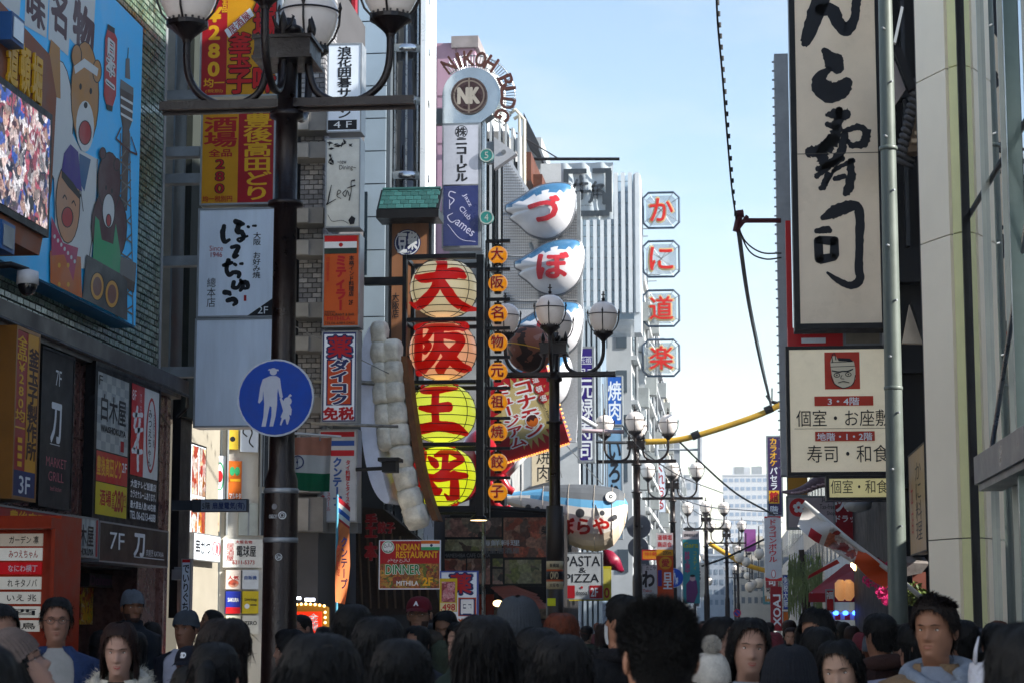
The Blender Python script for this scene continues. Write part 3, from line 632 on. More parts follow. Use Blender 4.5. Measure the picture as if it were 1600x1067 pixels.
# ================================================================== SIGNS, left side, front to back
YEL1 = M('sign_yellow', '#c48a12', .4, var=.12); REDS = M('sign_red', '#9c1420', .4, var=.12); REDB = M('sign_bright_red', '#b8161c', .4, var=.1)
INK = M('black_ink', '#14161c', .45, var=.15); WH = M('white_ink', '#d6dade', .45, var=.08); YI = M('yellow_ink', '#d9a31c', .45, var=.1); RI = M('red_ink', '#a31a20', .45, var=.12)
NAVY = M('navy_ink', '#1c2a5c', .45, var=.12); DKI = M('dark_maroon_ink', '#3a1210', .5)
CRF = M('cream_face', '#c9bda4', .35, var=.08)
# --- billboard on the tiled wall (plane X = -5.8): canvas in metres*100 along the street
XB = -5.78
ya, yb = 14.6, PXp(220, 200, XB).y
root = thing('billboard', 'big sky blue cartoon billboard with a lattice tower and red lantern on the tiled wall', 'billboard', (XB, ya, 4.55))
m = MB(); m.box((-6.02, ya, 4.55), (XB-.012, yb, 7.62)); m.build('frame', M('blue_frame', '#1c6f9e', .5), root)
m = MB(); m.box((XB-.011, ya+.015, 4.565), (XB, yb-.015, 7.605)); m.build('face_panel', M('sky_blue_print', '#3cc2ff', .4, var=.05), root)
bb = Board((XB, ya, 4.55), Y1, Z1, yb-ya, 3.07, (ya, 0, yb, 3.07), root); bb.dk = .00015      # x = street distance, y down from the top edge
def bz(pts):                                # photograph pixel -> canvas of the billboard
    return [((lambda q: (min(max(q.y, ya+.02), yb-.02), min(max(7.62-q.z, .02), 3.05)))(PXp(x, y, XB))) for x, y in pts]
def bpoly(pts, mt, nm='print'): return bb.poly(bz(pts), mt, nm)
def bline(pts, w_, mt): return bb.brush([[(*q, w_) for q in bz(pts)]], mt, 'outline', rough=0, k=4)
BRW = M('print_brown', '#b47c34', .45); WHT = M('print_white', '#cfd2cf', .45, var=.04); OUT = M('print_outline', '#17120f', .5, var=0)
MRN = M('print_maroon', '#4a1820', .45); GRN_ = M('print_green', '#2f9a62', .45); ORG = M('print_orange', '#c2621a', .45); PUR = M('print_purple', '#402a82', .45); SKN = M('print_skin', '#c68e66', .45); REDP = M('print_red', '#b0201e', .45)
def blob(cx, cy, rx, ry, mt, n=20, ol=True):
    p = [(cx+rx*math.cos(2*math.pi*i/n), cy+ry*math.sin(2*math.pi*i/n)) for i in range(n)]
    if ol: bpoly([(cx+(rx+1.5)*math.cos(2*math.pi*i/n), cy+(ry+1.5)*math.sin(2*math.pi*i/n)) for i in range(n)], OUT)
    bpoly(p, mt)
# white flags with brush writing
for q in ([(0, -30), (34, -30), (30, 26), (0, 6)], [(40, -40), (78, -40), (72, 60), (38, 40)], [(78, -40), (116, -30), (106, 88), (75, 62)], [(112, -30), (150, -20), (143, 100), (108, 60)]): bpoly(q, WHT)
def btext(t, x0, y0, x1, y1, mt, bold, vert=False):
    (a, b), (c, d) = bz([(x0, y0)]), bz([(x1, y1)]) if False else (None, None)
def pxt(t, x0, y0, x1, y1, mt, bold=.03, vert=False):
    q = bz([(x0, (y0+y1)/2), (x1, (y0+y1)/2), ((x0+x1)/2, y0), ((x0+x1)/2, y1)]); bb.text(t, q[0][0], q[2][1], q[1][0], q[3][1], mt, bold, vert)
pxt('味', 42, -10, 70, 40, MRN, .05); pxt('名', 80, -18, 104, 52, MRN, .05); pxt('物', 114, 10, 146, 88, MRN, .05)
# lattice tower
TWR = M('print_tower_grey', '#6b6a68', .45); TWD = M('print_tower_brown', '#4a3a30', .45)
bpoly([(196, 92), (202, 92), (203, 125), (195, 122)], TWR); bpoly([(188, 124), (208, 138), (208, 150), (187, 138)], TWR); bpoly([(187, 138), (208, 150), (206, 190), (201, 205), (191, 200), (188, 180)], TWD)
for k in range(3): bpoly([(188, 150+k*13), (207, 161+k*13), (207, 165+k*13), (188, 154+k*13)], WHT)
bpoly([(191, 200), (202, 205), (198, 330), (188, 330)], TWD)
bline([(199, 92), (200, 76)], .02, OUT)
for x0, x1, x2, x3 in ((188, 186, 182, 180), (202, 203, 206, 207)): bline([(x0, 210), (x1, 300), (x2, 400), (x3, 515)], .03, TWR)
for k in range(10): bline([(188-k*.7, 225+k*28), (203+k*.4, 240+k*28)], .018, TWR); bline([(203+k*.4, 226+k*28), (188-k*.7, 248+k*28)], .018, TWR)
bline([(180, 217), (203, 238)], .02, MRN); bline([(203, 238), (213, 242)], .02, MRN); bline([(180, 217), (188, 200)], .02, MRN); bline([(213, 242), (204, 215)], .02, MRN)
bpoly([(183, 398), (212, 412), (210, 445), (183, 430)], TWR); bpoly([(190, 430), (210, 442), (208, 458), (192, 448)], TWD)
# red lantern with writing
bpoly([(167, 44), (176, 48), (182, 62), (180, 150), (174, 170), (166, 168), (161, 150), (163, 60)], REDP); bpoly([(167, 38), (178, 45), (178, 54), (167, 47)], OUT); bpoly([(165, 163), (175, 167), (174, 175), (165, 171)], OUT)
pxt('日本一', 165, 62, 178, 148, WHT, .12, True); pxt('日本一', 165.5, 62, 177.5, 148, OUT, .03, True)
# plain cooks in flat colour (generic stand-ins)
blob(90, 190, 22, 95, WHT); bpoly([(82, 150), (124, 235), (152, 250), (140, 420), (86, 420), (82, 240)], WHT)
bpoly([(78, 62), (92, 76), (93, 155), (84, 152), (72, 105)], BRW); blob(131, 148, 21, 82, BRW); blob(118, 88, 7, 17, BRW); blob(150, 112, 6, 17, BRW)
bpoly([(114, 104), (130, 92), (152, 108), (150, 120), (130, 106), (116, 116)], WHT); blob(131, 198, 14, 40, WHT, ol=False); blob(131, 208, 9, 18, REDP); blob(132, 165, 3, 5, OUT, ol=False); blob(124, 136, 2, 5, OUT, ol=False); blob(140, 143, 2, 5, OUT, ol=False)
bpoly([(122, 240), (140, 250), (130, 300), (122, 285)], M('print_shirt_blue', '#2e5f8a', .45)); bline([(150, 250), (148, 330), (138, 400)], .018, OUT); bline([(118, 250), (128, 330)], .018, OUT)
blob(104, 318, 18, 62, SKN); bpoly([(94, 268), (98, 240), (108, 226), (120, 238), (126, 300), (110, 290)], PUR); bpoly([(94, 266), (112, 286), (125, 306), (122, 312), (104, 292), (94, 278)], OUT)
blob(103, 340, 8, 15, REDP); bline([(96, 310), (99, 306), (102, 312)], .018, OUT); bline([(110, 318), (113, 315), (116, 322)], .018, OUT)
bpoly([(76, 392), (124, 402), (126, 468), (76, 455)], ORG); bpoly([(78, 338), (96, 380), (120, 388), (112, 440), (98, 398), (78, 400)], M('print_pink', '#b0285a', .45))
for k in range(7): blob(83+k*5.2, 370+k*6.5, 1.8, 3.4, WHT, 10, False)
for k in range(4): blob(90+(k % 2)*14, 415+(k//2)*30, 2.2, 4, YI, 10, False)
blob(168, 355, 27, 58, MRN); blob(168, 285, 17, 46, MRN); blob(158, 240, 4, 8, MRN); blob(180, 258, 4, 9, MRN)
blob(167, 330, 9, 26, WHT); blob(167, 345, 3, 9, REDP); blob(163, 294, 1.6, 4, OUT, 10, False); blob(172, 299, 1.6, 4, OUT, 10, False)
bpoly([(146, 338), (152, 345), (156, 375), (174, 382), (178, 350), (186, 400), (184, 428), (142, 405)], GRN_)
bpoly([(132, 398), (185, 428), (196, 440), (196, 510), (126, 474)], M('print_griddle', '#2c2c2e', .4))
for x, y in ((149, 448), (172, 460)): blob(x, y, 10, 21, YEL1); blob(x, y, 7, 15, M('print_sauce', '#6b2c18', .4), ol=False)
# --- screen in its brown cabinet with the district name
BRN_ = M('rust_brown_cabinet', '#8a4824', .5, var=.25, scale=4)
XS = -5.42
y2 = PXp(62, 380, XS).y; y1_ = 13.2
root = thing('video_screen', 'video screen showing a dense crowd in a rust brown cabinet with yellow characters', 'screen', (XS, y1_, 4.6))
m = MB(); zt = PXp(76, 75, XS).z; zb = PXp(62, 400, XS).z
pr = [(y1_, zb), (y2, zb), (y2+.25, zt-1.15), (y2+.3, zt-.35), (y2+.1, zt-.05), (y1_, zt+.15)]
m.poly([(XS, a, b) for a, b in pr], None, Vector((-.34, 0, 0))); m.build('cabinet', BRN_, root)
sc_y = PXp(72, 200, XS).y; sz0, sz1 = PXp(55, 352, XS).z, PXp(74, 190, XS).z
m = MB(); m.box((XS-.02, y1_, sz0-.06), (XS+.03, sc_y+.06, sz1+.06)); m.build('bezel', BLACKM, root)
scm = food('screen_picture', ['#0c0c14', '#d8c0b8', '#20202c', '#b05060', '#181820', '#e8e0e0', '#3a3048', '#c8a090', '#101018', '#3050a0', '#e8c8b8'], 13.)
nn = scm.node_tree.nodes; bs = nn['Principled BSDF']; lk = scm.node_tree.links
lk.new(bs.inputs['Base Color'].links[0].from_socket, bs.inputs['Emission Color']); bs.inputs['Emission Strength'].default_value = .3
m = MB(); m.box((XS+.031, y1_+.02, sz0), (XS+.036, sc_y, sz1)); m.build('screen_face', scm, root)
bs_ = Board((XS, y1_, zb), Y1, Z1, y2-y1_, 3, (y1_, 0, y2, 3), root)
q = [PXp(x, y, XS) for x, y in ((6, 120), (64, 120), (35, 72), (35, 150))]; tq = lambda z: 3-(z-zb)
for i, ch in enumerate('道頓堀'):
    d = (q[1].y-q[0].y)/3; bs_.text(ch, q[0].y+d*i+.03, tq(q[2].z), q[0].y+d*(i+1)-.03, tq(q[3].z)-.02, YI, .035, thick=.02)
# floodlights and dome camera on the cabinet
def flood(loc, label):
    t = thing('floodlight', label, 'floodlight', loc); x, y, z = loc; m = MB(); m.box((x-.12, y-.14, z-.1), (x+.02, y+.14, z+.12)); m.build('housing', M('blue_housing', '#1d4f86', .4), t)
    m = MB(); m.box((x+.021, y-.11, z-.07), (x+.028, y+.11, z+.09)); m.build('lens', M('lens_glass', '#8b9296', .1, coat=1), t); m = MB(); m.tube([(x-.3, y, z-.05), (x-.12, y, z)], .02); m.build('arm', BLACKM, t)
p = PXp(24, 50, XS+.1); flood((p.x, p.y, p.z), 'blue square floodlight above the video screen')
p = PXp(9, 373, XS+.1); flood((p.x, p.y, p.z), 'small blue framed floodlight under the video screen')
p = PXp(43, 445, -5.3); t = thing('dome_camera', 'white dome security camera hung under the video screen', 'camera', tuple(p))
m = MB(); m.lathe(p, [(.02, .12), (.08, .1), (.085, 0)], 20); m.build('housing', M('white_plastic', '#c5c6c8', .4), t, smooth=True)
m = MB(); m.ball(p, .075, .075, .09, 20, 10); m.build('dome', M('smoked_dome', '#18191c', .08, coat=1), t, smooth=True)
m = MB(); m.tube([p+Vector((0, 0, .11)), p+Vector((-.1, -.1, .14)), p+Vector((-.5, -.15, .1))], .025, 8); m.build('arm', BLACKM, t, smooth=True)
# --- panels on the granite storey
def Zy(x, y, X=-5.98): return PXp(x, y, X).z
b = fsign('projecting_sign', 'gold edged red and orange upright sign marked 3F on the granite wall', 14, 52, 4.07, 2.66, -5.72, REDS, M('gold_edge', '#8a5a18', .4, .3), depth=.28, rim=.03)
b.rect(50, 2, 98, 83, YEL1); b.rect(2, 83, 98, 98, NAVY); b.text('全品￥280均一', 6, 5, 46, 62, YI, .03, True); b.text('釜玉子製作所', 54, 10, 96, 76, DKI, .045, True); b.text('3F', 28, 86, 74, 96, WH, .02)
for k in range(4): b.rect(18, 64+k*4.6, 36, 67+k*4.6, YI)
b = fsign('wall_sign', 'tall black sign reading 7F with a white brush character and MARKET GRILL', 56, 108, 4.07, 2.67, -5.92, M('charcoal_face', '#1c1a1e', .5, var=.1), BLACKM, depth=.08)
b.text('7F', 42, 12, 60, 22, WH, 0); b.text('刀', 32, 34, 62, 58, WH, .05); b.rect(30, 59.5, 60, 60, WH)
PKI = M('dull_pink_ink', '#b0606c', .5); b.text('MARKET', 20, 68, 82, 74, PKI, .01); b.text('GRILL', 28, 77, 74, 83, PKI, .01); b.text('beef kitchen', 34, 86, 68, 89, PKI, 0)
bf = fsign('wall_sign_case', 'black framed case of four restaurant posters with a checkered white one on the granite wall', 141, 245, 4.12, 2.62, -5.90, BLACKM, BLACKM, depth=.1, rim=.04)
bf.dk = .0001; CHK = M('pale_check_print', '#a9afae', .4); CH2 = M('grey_check_print', '#8e9698', .4)
bf.rect(4, 6, 49, 55, CHK, 'poster')
for i in range(7):
    for j in range(9):
        if (i+j) % 2: bf.rect(4+i*6.4, 6+j*5.4, 4+i*6.4+6.4, 6+j*5.4+5.4, CH2, 'check')
bf.text('白木屋', 9, 19, 45, 36, INK, .02); bf.text('WAISHOKUYA', 9, 39, 45, 43, INK, .05); bf.text('F', 5, 8, 10, 14, INK, .02); bf.rect(38, 46, 43, 53, RI)
bf.rect(4, 56, 49, 75, REDB, 'poster'); bf.text('豊後高田どり', 5, 59, 40, 71, YI, .03); bf.text('2F', 41, 60, 48, 66, WH, .02)
bf.rect(4, 75.5, 49, 96, M('poster_yellow', '#c4b012', .4), 'poster'); bf.text('酒場', 10, 80, 26, 90, RI, .03); bf.text('全品', 27, 80, 31, 91, RI, .03, True); bf.text('280', 31, 79, 44, 92, RI, .05); bf.text('均一', 44.5, 80, 48, 91, RI, .02, True)
bf.rect(53, 5, 73, 66, REDB, 'poster'); bf.rect(73, 5, 97, 66, M('poster_white', '#c6cbcd', .4), 'poster'); bf.text('8F', 54, 9, 60, 16, WH, .01); bf.text('BIG BOX BAR', 66, 10, 69, 32, WH, .01, True); bf.brush([[(56, 26, 3), (70, 24, 3.4)], [(62, 20, 3), (58, 34, 3)], [(60, 36, 4), (71, 34, 3)], [(66, 28, 3.5), (64, 40, 4), (58, 48, 3)], [(56, 50, 4), (71, 49, 3.2)], [(64, 44, 3), (65, 62, 3.6)]], WH, rough=.12)
bf.ring(85, 36, 8.5, 2.2, RI, ry=26); bf.text('みつえちゃん', 80, 18, 86, 58, INK, .02, True); bf.text('お好み焼', 88, 20, 91, 44, INK, 0, True)
bf.rect(53, 67, 97, 96, M('poster_black', '#121318', .4), 'poster'); 
for k, t_ in enumerate(('大型テレビ設置店', 'カラオケルームあります。', '最大宴会人数140名様', 'TEL 06-6213-4688')): bf.text(t_, 54.5, 69+k*7, 95, 74+k*7, WH, .03)
# --- row of light boxes over the doors
b = fsign('fascia_sign', 'red and yellow lit fascia with characters and price over the doorway', -60, 106, 2.60, 2.24, -5.72, REDS, ALU, depth=.3, rim=.015)
b.rect(60, 55, 99, 98, YEL1); b.text('豊後高田どり', 40, 8, 92, 46, YI, .03); b.text('酒場280', 62, 58, 94, 94, RI, .04); b.text('2F', 94, 6, 99, 30, WH, .02)
b = fsign('fascia_sign', 'white checkered curved fascia with three black characters over the doorway', 107, 152, 2.60, 2.24, -5.66, CHK, ALU, depth=.34, rim=.015)
b.dk = .0001
for i in range(10):
    for j in range(4):
        if (i+j) % 2: b.rect(2+i*7, 3+j*24, 9+i*7, 3+(j+1)*23.5, CH2, 'check')
b.text('白木屋', 12, 20, 84, 72, INK, .02); b.text('4F', 3, 6, 12, 26, INK, .02); b.text('WAISHOKUYA', 12, 78, 84, 94, INK, .06); b.rect(92, 4, 99, 96, REDS)
b = fsign('fascia_sign', 'dark brown fascia with 7F and a white brush character over the corner door', 154, 262, 2.60, 2.22, -5.74, M('dark_brown_face', '#1c1210', .4), ALU, depth=.26, rim=.015)
b.text('7F', 14, 24, 34, 66, WH, 0); b.text('刀', 48, 20, 63, 76, WH, .05); b.text('肉割烹 KATANA', 66, 56, 93, 74, WH, 0); b.rect(48, 78, 94, 80, WH)
# red wood directory, close to the camera on the left
b = sign('directory_board', 'orange red framed directory of floor signs at far left', (-70, 805, 86, 1500), 15.2, M('orange_red_lacquer', '#a0300f', .4, var=.2, scale=5), M('orange_red_lacquer', '#a0300f'), 'directory', depth=.5, rim=.03)
m = MB(); a, c = P(-70, 826, 15.0), P(84, 808, 15.0); m.box((a.x, 14.95, a.z), (c.x, 15.19, c.z)); m.build('top_beam', M('orange_red_lacquer', '#a0300f'), b.p)
m = MB(); a, c = P(70, 1500, 15.0), P(84, 826, 15.0); m.box((a.x, 14.95, a.z), (c.x, 15.19, c.z)); m.build('side_post', M('orange_red_lacquer', '#a0300f'), b.p)
LB = M('light_box_face', '#b9b7aa', .3, emit=.12)
rows = (('ガーデン 凛', 834, 854, '#9d958a'), ('みつえちゃん', 857, 877, '#b9b9b4'), ('なにわ横丁', 880, 899, '#a01018'), ('れ キタノバ', 903, 923, '#b0aea6'), ('いえ 兆', 927, 946, '#aeaca4'), ('酒', 950, 968, '#b0aea6'), ('焼鳥', 972, 990, '#a8a49c'))
for k, (t_, y0, y1, c_) in enumerate(rows):
    b.rect(-60, y0, 58, y1, M('light_box_'+str(k+1), c_, .3, emit=.10), 'light_box', thick=.02); b.k += 36
    b.text(t_, 6, y0+4, 52, y1-4, WH if k == 2 else (RI if k == 1 else INK), .02); b.k -= 34
b.ring(42, 913, 7, 1.2, RI); b.rect(50, 928, 55, 934, M('blue_mark', '#1d4f96', .4)); b.rect(-20, 928, 34, 931, RI)
# posters in the doorway
for i, (x0, x1, y0, y1, c_) in enumerate(((126, 161, 917, 975, 0), (163, 175, 918, 940, 1), (163, 175, 944, 975, 2), (177, 190, 918, 975, 1))):
    q0, q1 = PXp(x0, 950, -6.5), PXp(x1, 950, -6.5)
    z0, z1 = PXp(x0, y1, -6.5).z, PXp(x0, y0, -6.5).z
    mt = (food('poster_food_red', ['#a01010', '#c8a010', '#c03010', '#d8c820', '#801010', '#e0d0a0'], 14.), M('menu_cream', '#8f8670', .5, var=.3, scale=20), M('menu_red', '#8a1a20', .5, var=.4, scale=20))[c_]
    root = thing('door_poster', ['red and yellow price poster in the dark doorway', 'small cream menu sheet above a red one in the doorway', 'small red menu sheet under a cream one in the doorway', 'tall cream menu sheet, last in the dark doorway'][i], 'poster', tuple(q0))
    m = MB(); m.box((-6.56, q0.y, z0), (-6.5, q1.y, z1)); m.build('sheet', mt, root)
    if i == 0: bd = Board((-6.5, q0.y, z0), Y1, Z1, q1.y-q0.y, z1-z0, (0, 0, 100, 100), root); bd.text('\u00a5510', 8, 55, 92, 95, YI, .06)
b = fsign('wall_sign', 'dim purple script sign inside the doorway', 140, 178, 2.15, 2.02, -6.3, BLACKM, BLACKM); b.text('Dohton', 6, 10, 94, 90, M('violet_ink', '#5a2c50', .5), .02)
# --- first hanging column: yellow and red izakaya sign, white okonomiyaki sign, blank sign
Y0 = 21.9
BRK = [(262, 150), (262, 238)]
b = sign('hanging_sign', 'yellow and red izakaya sign with 280 yen price, topmost beside the green tiles', (313, -60, 434, 151), Y0, YEL1, ALU, depth=.3, brackets=[(258, 152), (258, 240)])
b.rect(316, -58, 355, 148, REDS); b.text('￥280', 318, 8, 352, 122, YI, .05, True); b.text('均一', 320, 122, 352, 136, YI, .03); b.text('(税別)', 323, 139, 350, 145, YI, .0); b.text('全品', 346, -5, 355, 20, YI, .03, True)
for k, (mt, bo) in enumerate(((DKI, .09), (REDB, .04))): b.text('釜玉', 358, 52, 393, 107, mt, bo, True); b.text('子', 357, 110, 394, 146, mt, bo); b.text('酒場の味', 396, -20, 432, 146, mt, bo, True)
b.rect(352, 14, 398, 60, YEL1, 'print') if False else None
b.poly([(351, 48), (390, 14), (397, 26), (358, 60)], WH); b.text('居酒屋', 354, 30, 394, 44, REDS, .02, rot=40)
b = sign('hanging_sign', 'yellow and red sign with 280 yen price and vertical characters, below the topmost one', (313, 172, 430, 320), Y0, YEL1, ALU, depth=.3, brackets=[(256, 282)])
b.rect(372, 174, 427, 317, REDS); b.text('豊後高田どり', 380, 178, 424, 314, YI, .03, True); b.text('酒場', 318, 182, 370, 230, RI, .03, True); b.text('全品', 326, 233, 362, 245, RI, .03)
b.text('280', 330, 247, 358, 304, INK, .07, True); b.text('280', 330, 247, 358, 304, RI, .02, True); b.text('均一税別円', 318, 306, 364, 315, RI, .02)
b = sign('hanging_sign', 'white sign with black brush hiragana and red Since 1946, second floor', (308, 325, 431, 496), Y0, WHITEP, ALU, depth=.3, brackets=[(254, 410)])
def h2(s_, ox, oy, sc, mt=INK): b.brush([[(ox+x*sc, oy+y*sc, w_*sc) for x, y, w_ in st] for st in s_], mt, rough=.05)
bold8 = [ [(349, 353, 7), (347, 366, 8.5), (350, 378, 7), (358, 375, 5)], [(366, 346, 8), (374, 350, 10), (380, 351, 5)], [(372, 352, 8), (370, 362, 9), (377, 364, 8), (380, 372, 7), (374, 378, 4.5), (371, 374, 3.5), (386, 370, 4)], [(386, 355, 4.5), (388, 356, 4.5)], [(394, 354, 3.5), (399, 354, 4)],
 [(361, 387, 6), (372, 386, 7), (368, 396, 8), (366, 402, 7), (372, 400, 4)], [(349, 415, 6), (358, 412, 7), (363, 411, 5)], [(357, 407, 8), (354, 420, 7), (358, 430, 7), (366, 426, 7), (374, 428, 7), (373, 434, 6)], [(366, 413, 5), (369, 415, 5)], [(375, 413, 4), (379, 413, 5)],
 [(366, 441, 7), (365, 449, 7), (372, 450, 6), (378, 442, 6), (386, 443, 8), (388, 450, 6), (382, 452, 4)], [(376, 438, 5), (380, 448, 7), (376, 455, 5)], [(351, 457, 8), (358, 458, 8), (361, 461, 5)], [(356, 470, 7), (366, 468, 8), (370, 473, 7), (366, 477, 5)]]
b.brush(bold8, INK, rough=.05)
b.text('大阪 お好み焼', 395, 364, 407, 436, INK, .015, True); b.text('總本店', 324, 434, 338, 480, INK, .01, True); b.text('Since', 327, 384, 348, 392, RI, -.005); b.text('1946', 329, 394, 347, 402, RI, -.005); b.rect(382, 462, 386, 471, RI)
b.poly([(429, 466), (429, 494), (388, 494)], INK); b.text('2F', 404, 480, 420, 491, WH, .01)
b = sign('hanging_sign', 'large blank white sign, lowest of the first column behind the blue round sign', (303, 497, 430, 667), Y0, WHITEP, ALU, depth=.3, brackets=[(252, 582)])
# --- second hanging column
b = sign('hanging_sign', 'narrow white sign with vertical characters and 4F on black at its foot', (511, 68, 565, 207), 28.2, WHITEP, ALU, depth=.35); b.text('浪花囲碁サロン', 527, 73, 549, 186, INK, .03, True); b.rect(513, 188, 558, 203, INK); b.text('4 F', 522, 190, 550, 200, WH, 0)
b = sign('hanging_sign', 'white sign with black leaves and the handwritten word Leaf', (508, 216, 563, 356), 28.2, M('ivory_face', '#c8cac4', .35), ALU, depth=.35)
rs = np.random.RandomState(3)
for k in range(16):
    x, y = (513+rs.rand()*38, 219+rs.rand()*10) if k < 10 else (512+rs.rand()*10, 230+rs.rand()*30); q = rs.rand()*6.28; L = 4+rs.rand()*4; dx, dy = math.cos(q)*L, math.sin(q)*L*.8
    b.poly([(x-dx, y-dy), (x-dy*.35, y+dx*.35), (x+dx, y+dy), (x+dy*.35, y-dx*.35)], INK)
b.text('~new', 527, 252, 541, 257, INK, 0); b.text('Dining~', 530, 259, 556, 268, INK, 0)
b.brush([[(518, 290, 1), (515, 304, 2), (513, 316, 2.2), (511, 320, 2), (516, 317, 1.6), (525, 312, 1.2)], [(527, 305, 1.2), (533, 301, 1.2), (529, 298, 1.2), (527, 307, 1.2), (533, 311, 1.2)], [(541, 298, 1.4), (536, 303, 1.4), (540, 308, 1.4), (543, 299, 1.2), (546, 307, 1.4)], [(554, 283, 2.6), (549, 285, 1.2), (549, 300, 1.2), (546, 314, 2)], [(543, 295, 1.2), (555, 291, 2)]], INK, rough=0)
b.brush([[(513, 336, .8), (520, 346, .8), (535, 345, .8), (545, 350, .8)]], INK, rough=0); b.poly([(545, 345), (550, 338), (556, 342), (554, 351), (548, 352)], INK)
b = sign('hanging_sign', 'orange Indian restaurant sign with red white and dark stripes above', (504, 366, 562, 511), 28.2, M('sign_orange', '#b4501c', .4, var=.1), ALU, depth=.35)
b.rect(506, 369, 557, 378, REDB); b.rect(506, 378, 557, 388, WH); b.rect(506, 388, 557, 397, M('dark_green_ink', '#26352e', .5)); b.disc(532, 383, 3.4, RI, n=8); b.text('ミティラー', 524, 399, 541, 486, RI, .07, True); b.text('本格インド料理店', 545, 400, 553, 464, INK, .03, True); b.text('2F', 545, 470, 552, 477, INK, .03); b.text('印度居食家', 509, 402, 515, 440, RI, 0, True)
b.text('INDIAN', 508, 486, 524, 489, INK, .02); b.text('RESTAURANT & BAR', 508, 490, 554, 494, INK, .02); b.text('MITHILA', 512, 495, 548, 501, RI, .03); b.text('TEL06-6484-0460', 508, 503, 555, 507, INK, .0)
b = sign('hanging_sign', 'white drug store sign with red characters and navy bordered orange panel', (502, 517, 558, 660), 28.2, M('navy_face', '#1c2c66', .4), ALU, depth=.35)
b.rect(506, 522, 554, 656, WHITEP); b.text('薬', 511, 525, 550, 559, NAVY, .09); b.text('薬', 512, 526, 549, 558, REDS, .03); b.rect(510, 561, 550, 633, NAVY); b.rect(512, 563, 548, 631, M('orange_panel', '#b0401c', .4)); b.text('ダイコク', 515, 562, 545, 632, WH, .12, True); b.text('ダイコク', 516, 562, 544, 632, NAVY, .06, True); b.text('免税', 506, 636, 553, 655, REDS, .05)
b = sign('hanging_sign', 'white Thai restaurant sign with red and blue stripes behind the flag', (496, 670, 558, 815), 28.5, M('pale_grey_face', '#a7adb4', .4), ALU, depth=.35)
b.rect(500, 674, 553, 682, REDS); b.rect(500, 688, 553, 696, M('thai_blue', '#264a92', .4)); b.rect(500, 703, 553, 712, REDS); b.text('クンテープ', 520, 714, 534, 790, M('ink_blue', '#2a4c8c', .4), .06, True); b.text('タイ料理とタイスキ', 540, 718, 547, 792, RI, .03, True); b.text('スクール', 511, 768, 517, 798, RI, .02, True); b.text('食材店', 502, 772, 508, 798, RI, .02, True)
# --- wooden cafe sign under a little green tiled roof
b = sign('hanging_sign', 'timber cafe sign with a round white emblem under a small green tiled roof', (607, 343, 674, 560), 33, M('pine_board', '#8a5f42', .5, var=.2, scale=6, streak=.9), BLACKM, depth=.3, rim=.05)
b.disc(636, 380, 21, NAVY); b.disc(636, 380, 19.5, WH); b.disc(636, 380, 18, NAVY); b.text('豆', 621, 366, 635, 394, WH, .06); b.text('柴', 637, 364, 651, 390, WH, .06); b.text('CAFE', 629, 393, 643, 396, WH, .0); b.text('カフェ', 652, 412, 664, 480, INK, .02, True); b.text('大阪店', 613, 458, 624, 497, INK, .02, True)
a, c = P(592, 345, 32.6), P(684, 288, 32.6)
GT = [M('green_copper_tile', '#2b5553', .5, var=.25, scale=8), M('dark_green_tile', '#234846', .5, var=.25, scale=8)]
O = Vector((a.x, 32.55, P(600, 328, 32.6).z)); Vd = Vector((0, .42, P(600, 290, 32.6).z-O.z)).normalized(); Lr = math.hypot(.42, P(600, 290, 32.6).z-O.z); W_ = c.x-a.x
m = MB(); m.obox(O-X1*.03, X1, Vd, X1.cross(Vd), W_+.06, Lr, .05); m.build('roof', BLACKM, b.p)
laid(b.p, 'roof_tile', O, X1, Vd, X1.cross(Vd), W_, Lr, .13, .12, .006, GT, limit=60, dep=.012)
m = MB(); q = O+Vd*Lr; m.tube([q, q+X1*W_], .04, 8); m.build('ridge', GT[1], b.p); m = MB(); m.box((a.x-.03, 32.5, O.z-.16), (c.x+.03, 33.1, O.z-.02)); m.build('eave_board', BLACKM, b.p)
# --- the steel bladed sign with the round disc and arched letters
root = thing('tower_sign', 'silver blade sign with a round disc and brown letters arched over it', 'sign', tuple(P(690, 400, 36)))
Yn = 36; a, c = P(690, 388, Yn), P(751, 192, Yn); CHR = M('polished_silver_sheet', '#a4abb0', .12, .85, var=.15, scale=1.2)
ctr = P(736, 150, Yn); rr = 47*PX1(Yn)
m = MB(); pr = [(ctr.x+rr*math.cos(R(q)), ctr.z+rr*math.sin(R(q))) for q in range(-38, 182, 6)]; pr = [(c.x, c.z)]+pr+[(a.x, c.z)]
m.poly([(x, Yn, z) for x, z in pr], None, Vector((0, .35, 0))); m.build('round_head', CHR, root)
m = MB(); m.box((a.x, Yn+.01, a.z), (c.x, Yn+.35, c.z)); m.build('blade', ALU, root)
bd = Board((a.x, Yn, a.z), X1, Z1, c.x-a.x, c.z-a.z, (690, 192, 751, 388), root)
bd.disc(733, 150, 29, M('dark_bronze', '#4a3d38', .3, .5), thick=.05); bd.k += 90; bd.disc(733, 150, 27, M('red_brown_glass', '#2f1d1e', .3)); bd.ring(733, 150, 25, 2.5, M('bronze_ring', '#6e6258', .35, .5)); bd.rect(731.5, 122, 734.5, 178, M('bronze_ring', '#6e6258')); bd.text('NK', 716, 138, 749, 162, M('pale_bronze', '#9c9488', .35, .4), .07)
BRL = M('rust_brown_letter', '#4a2a24', .5, var=.2)
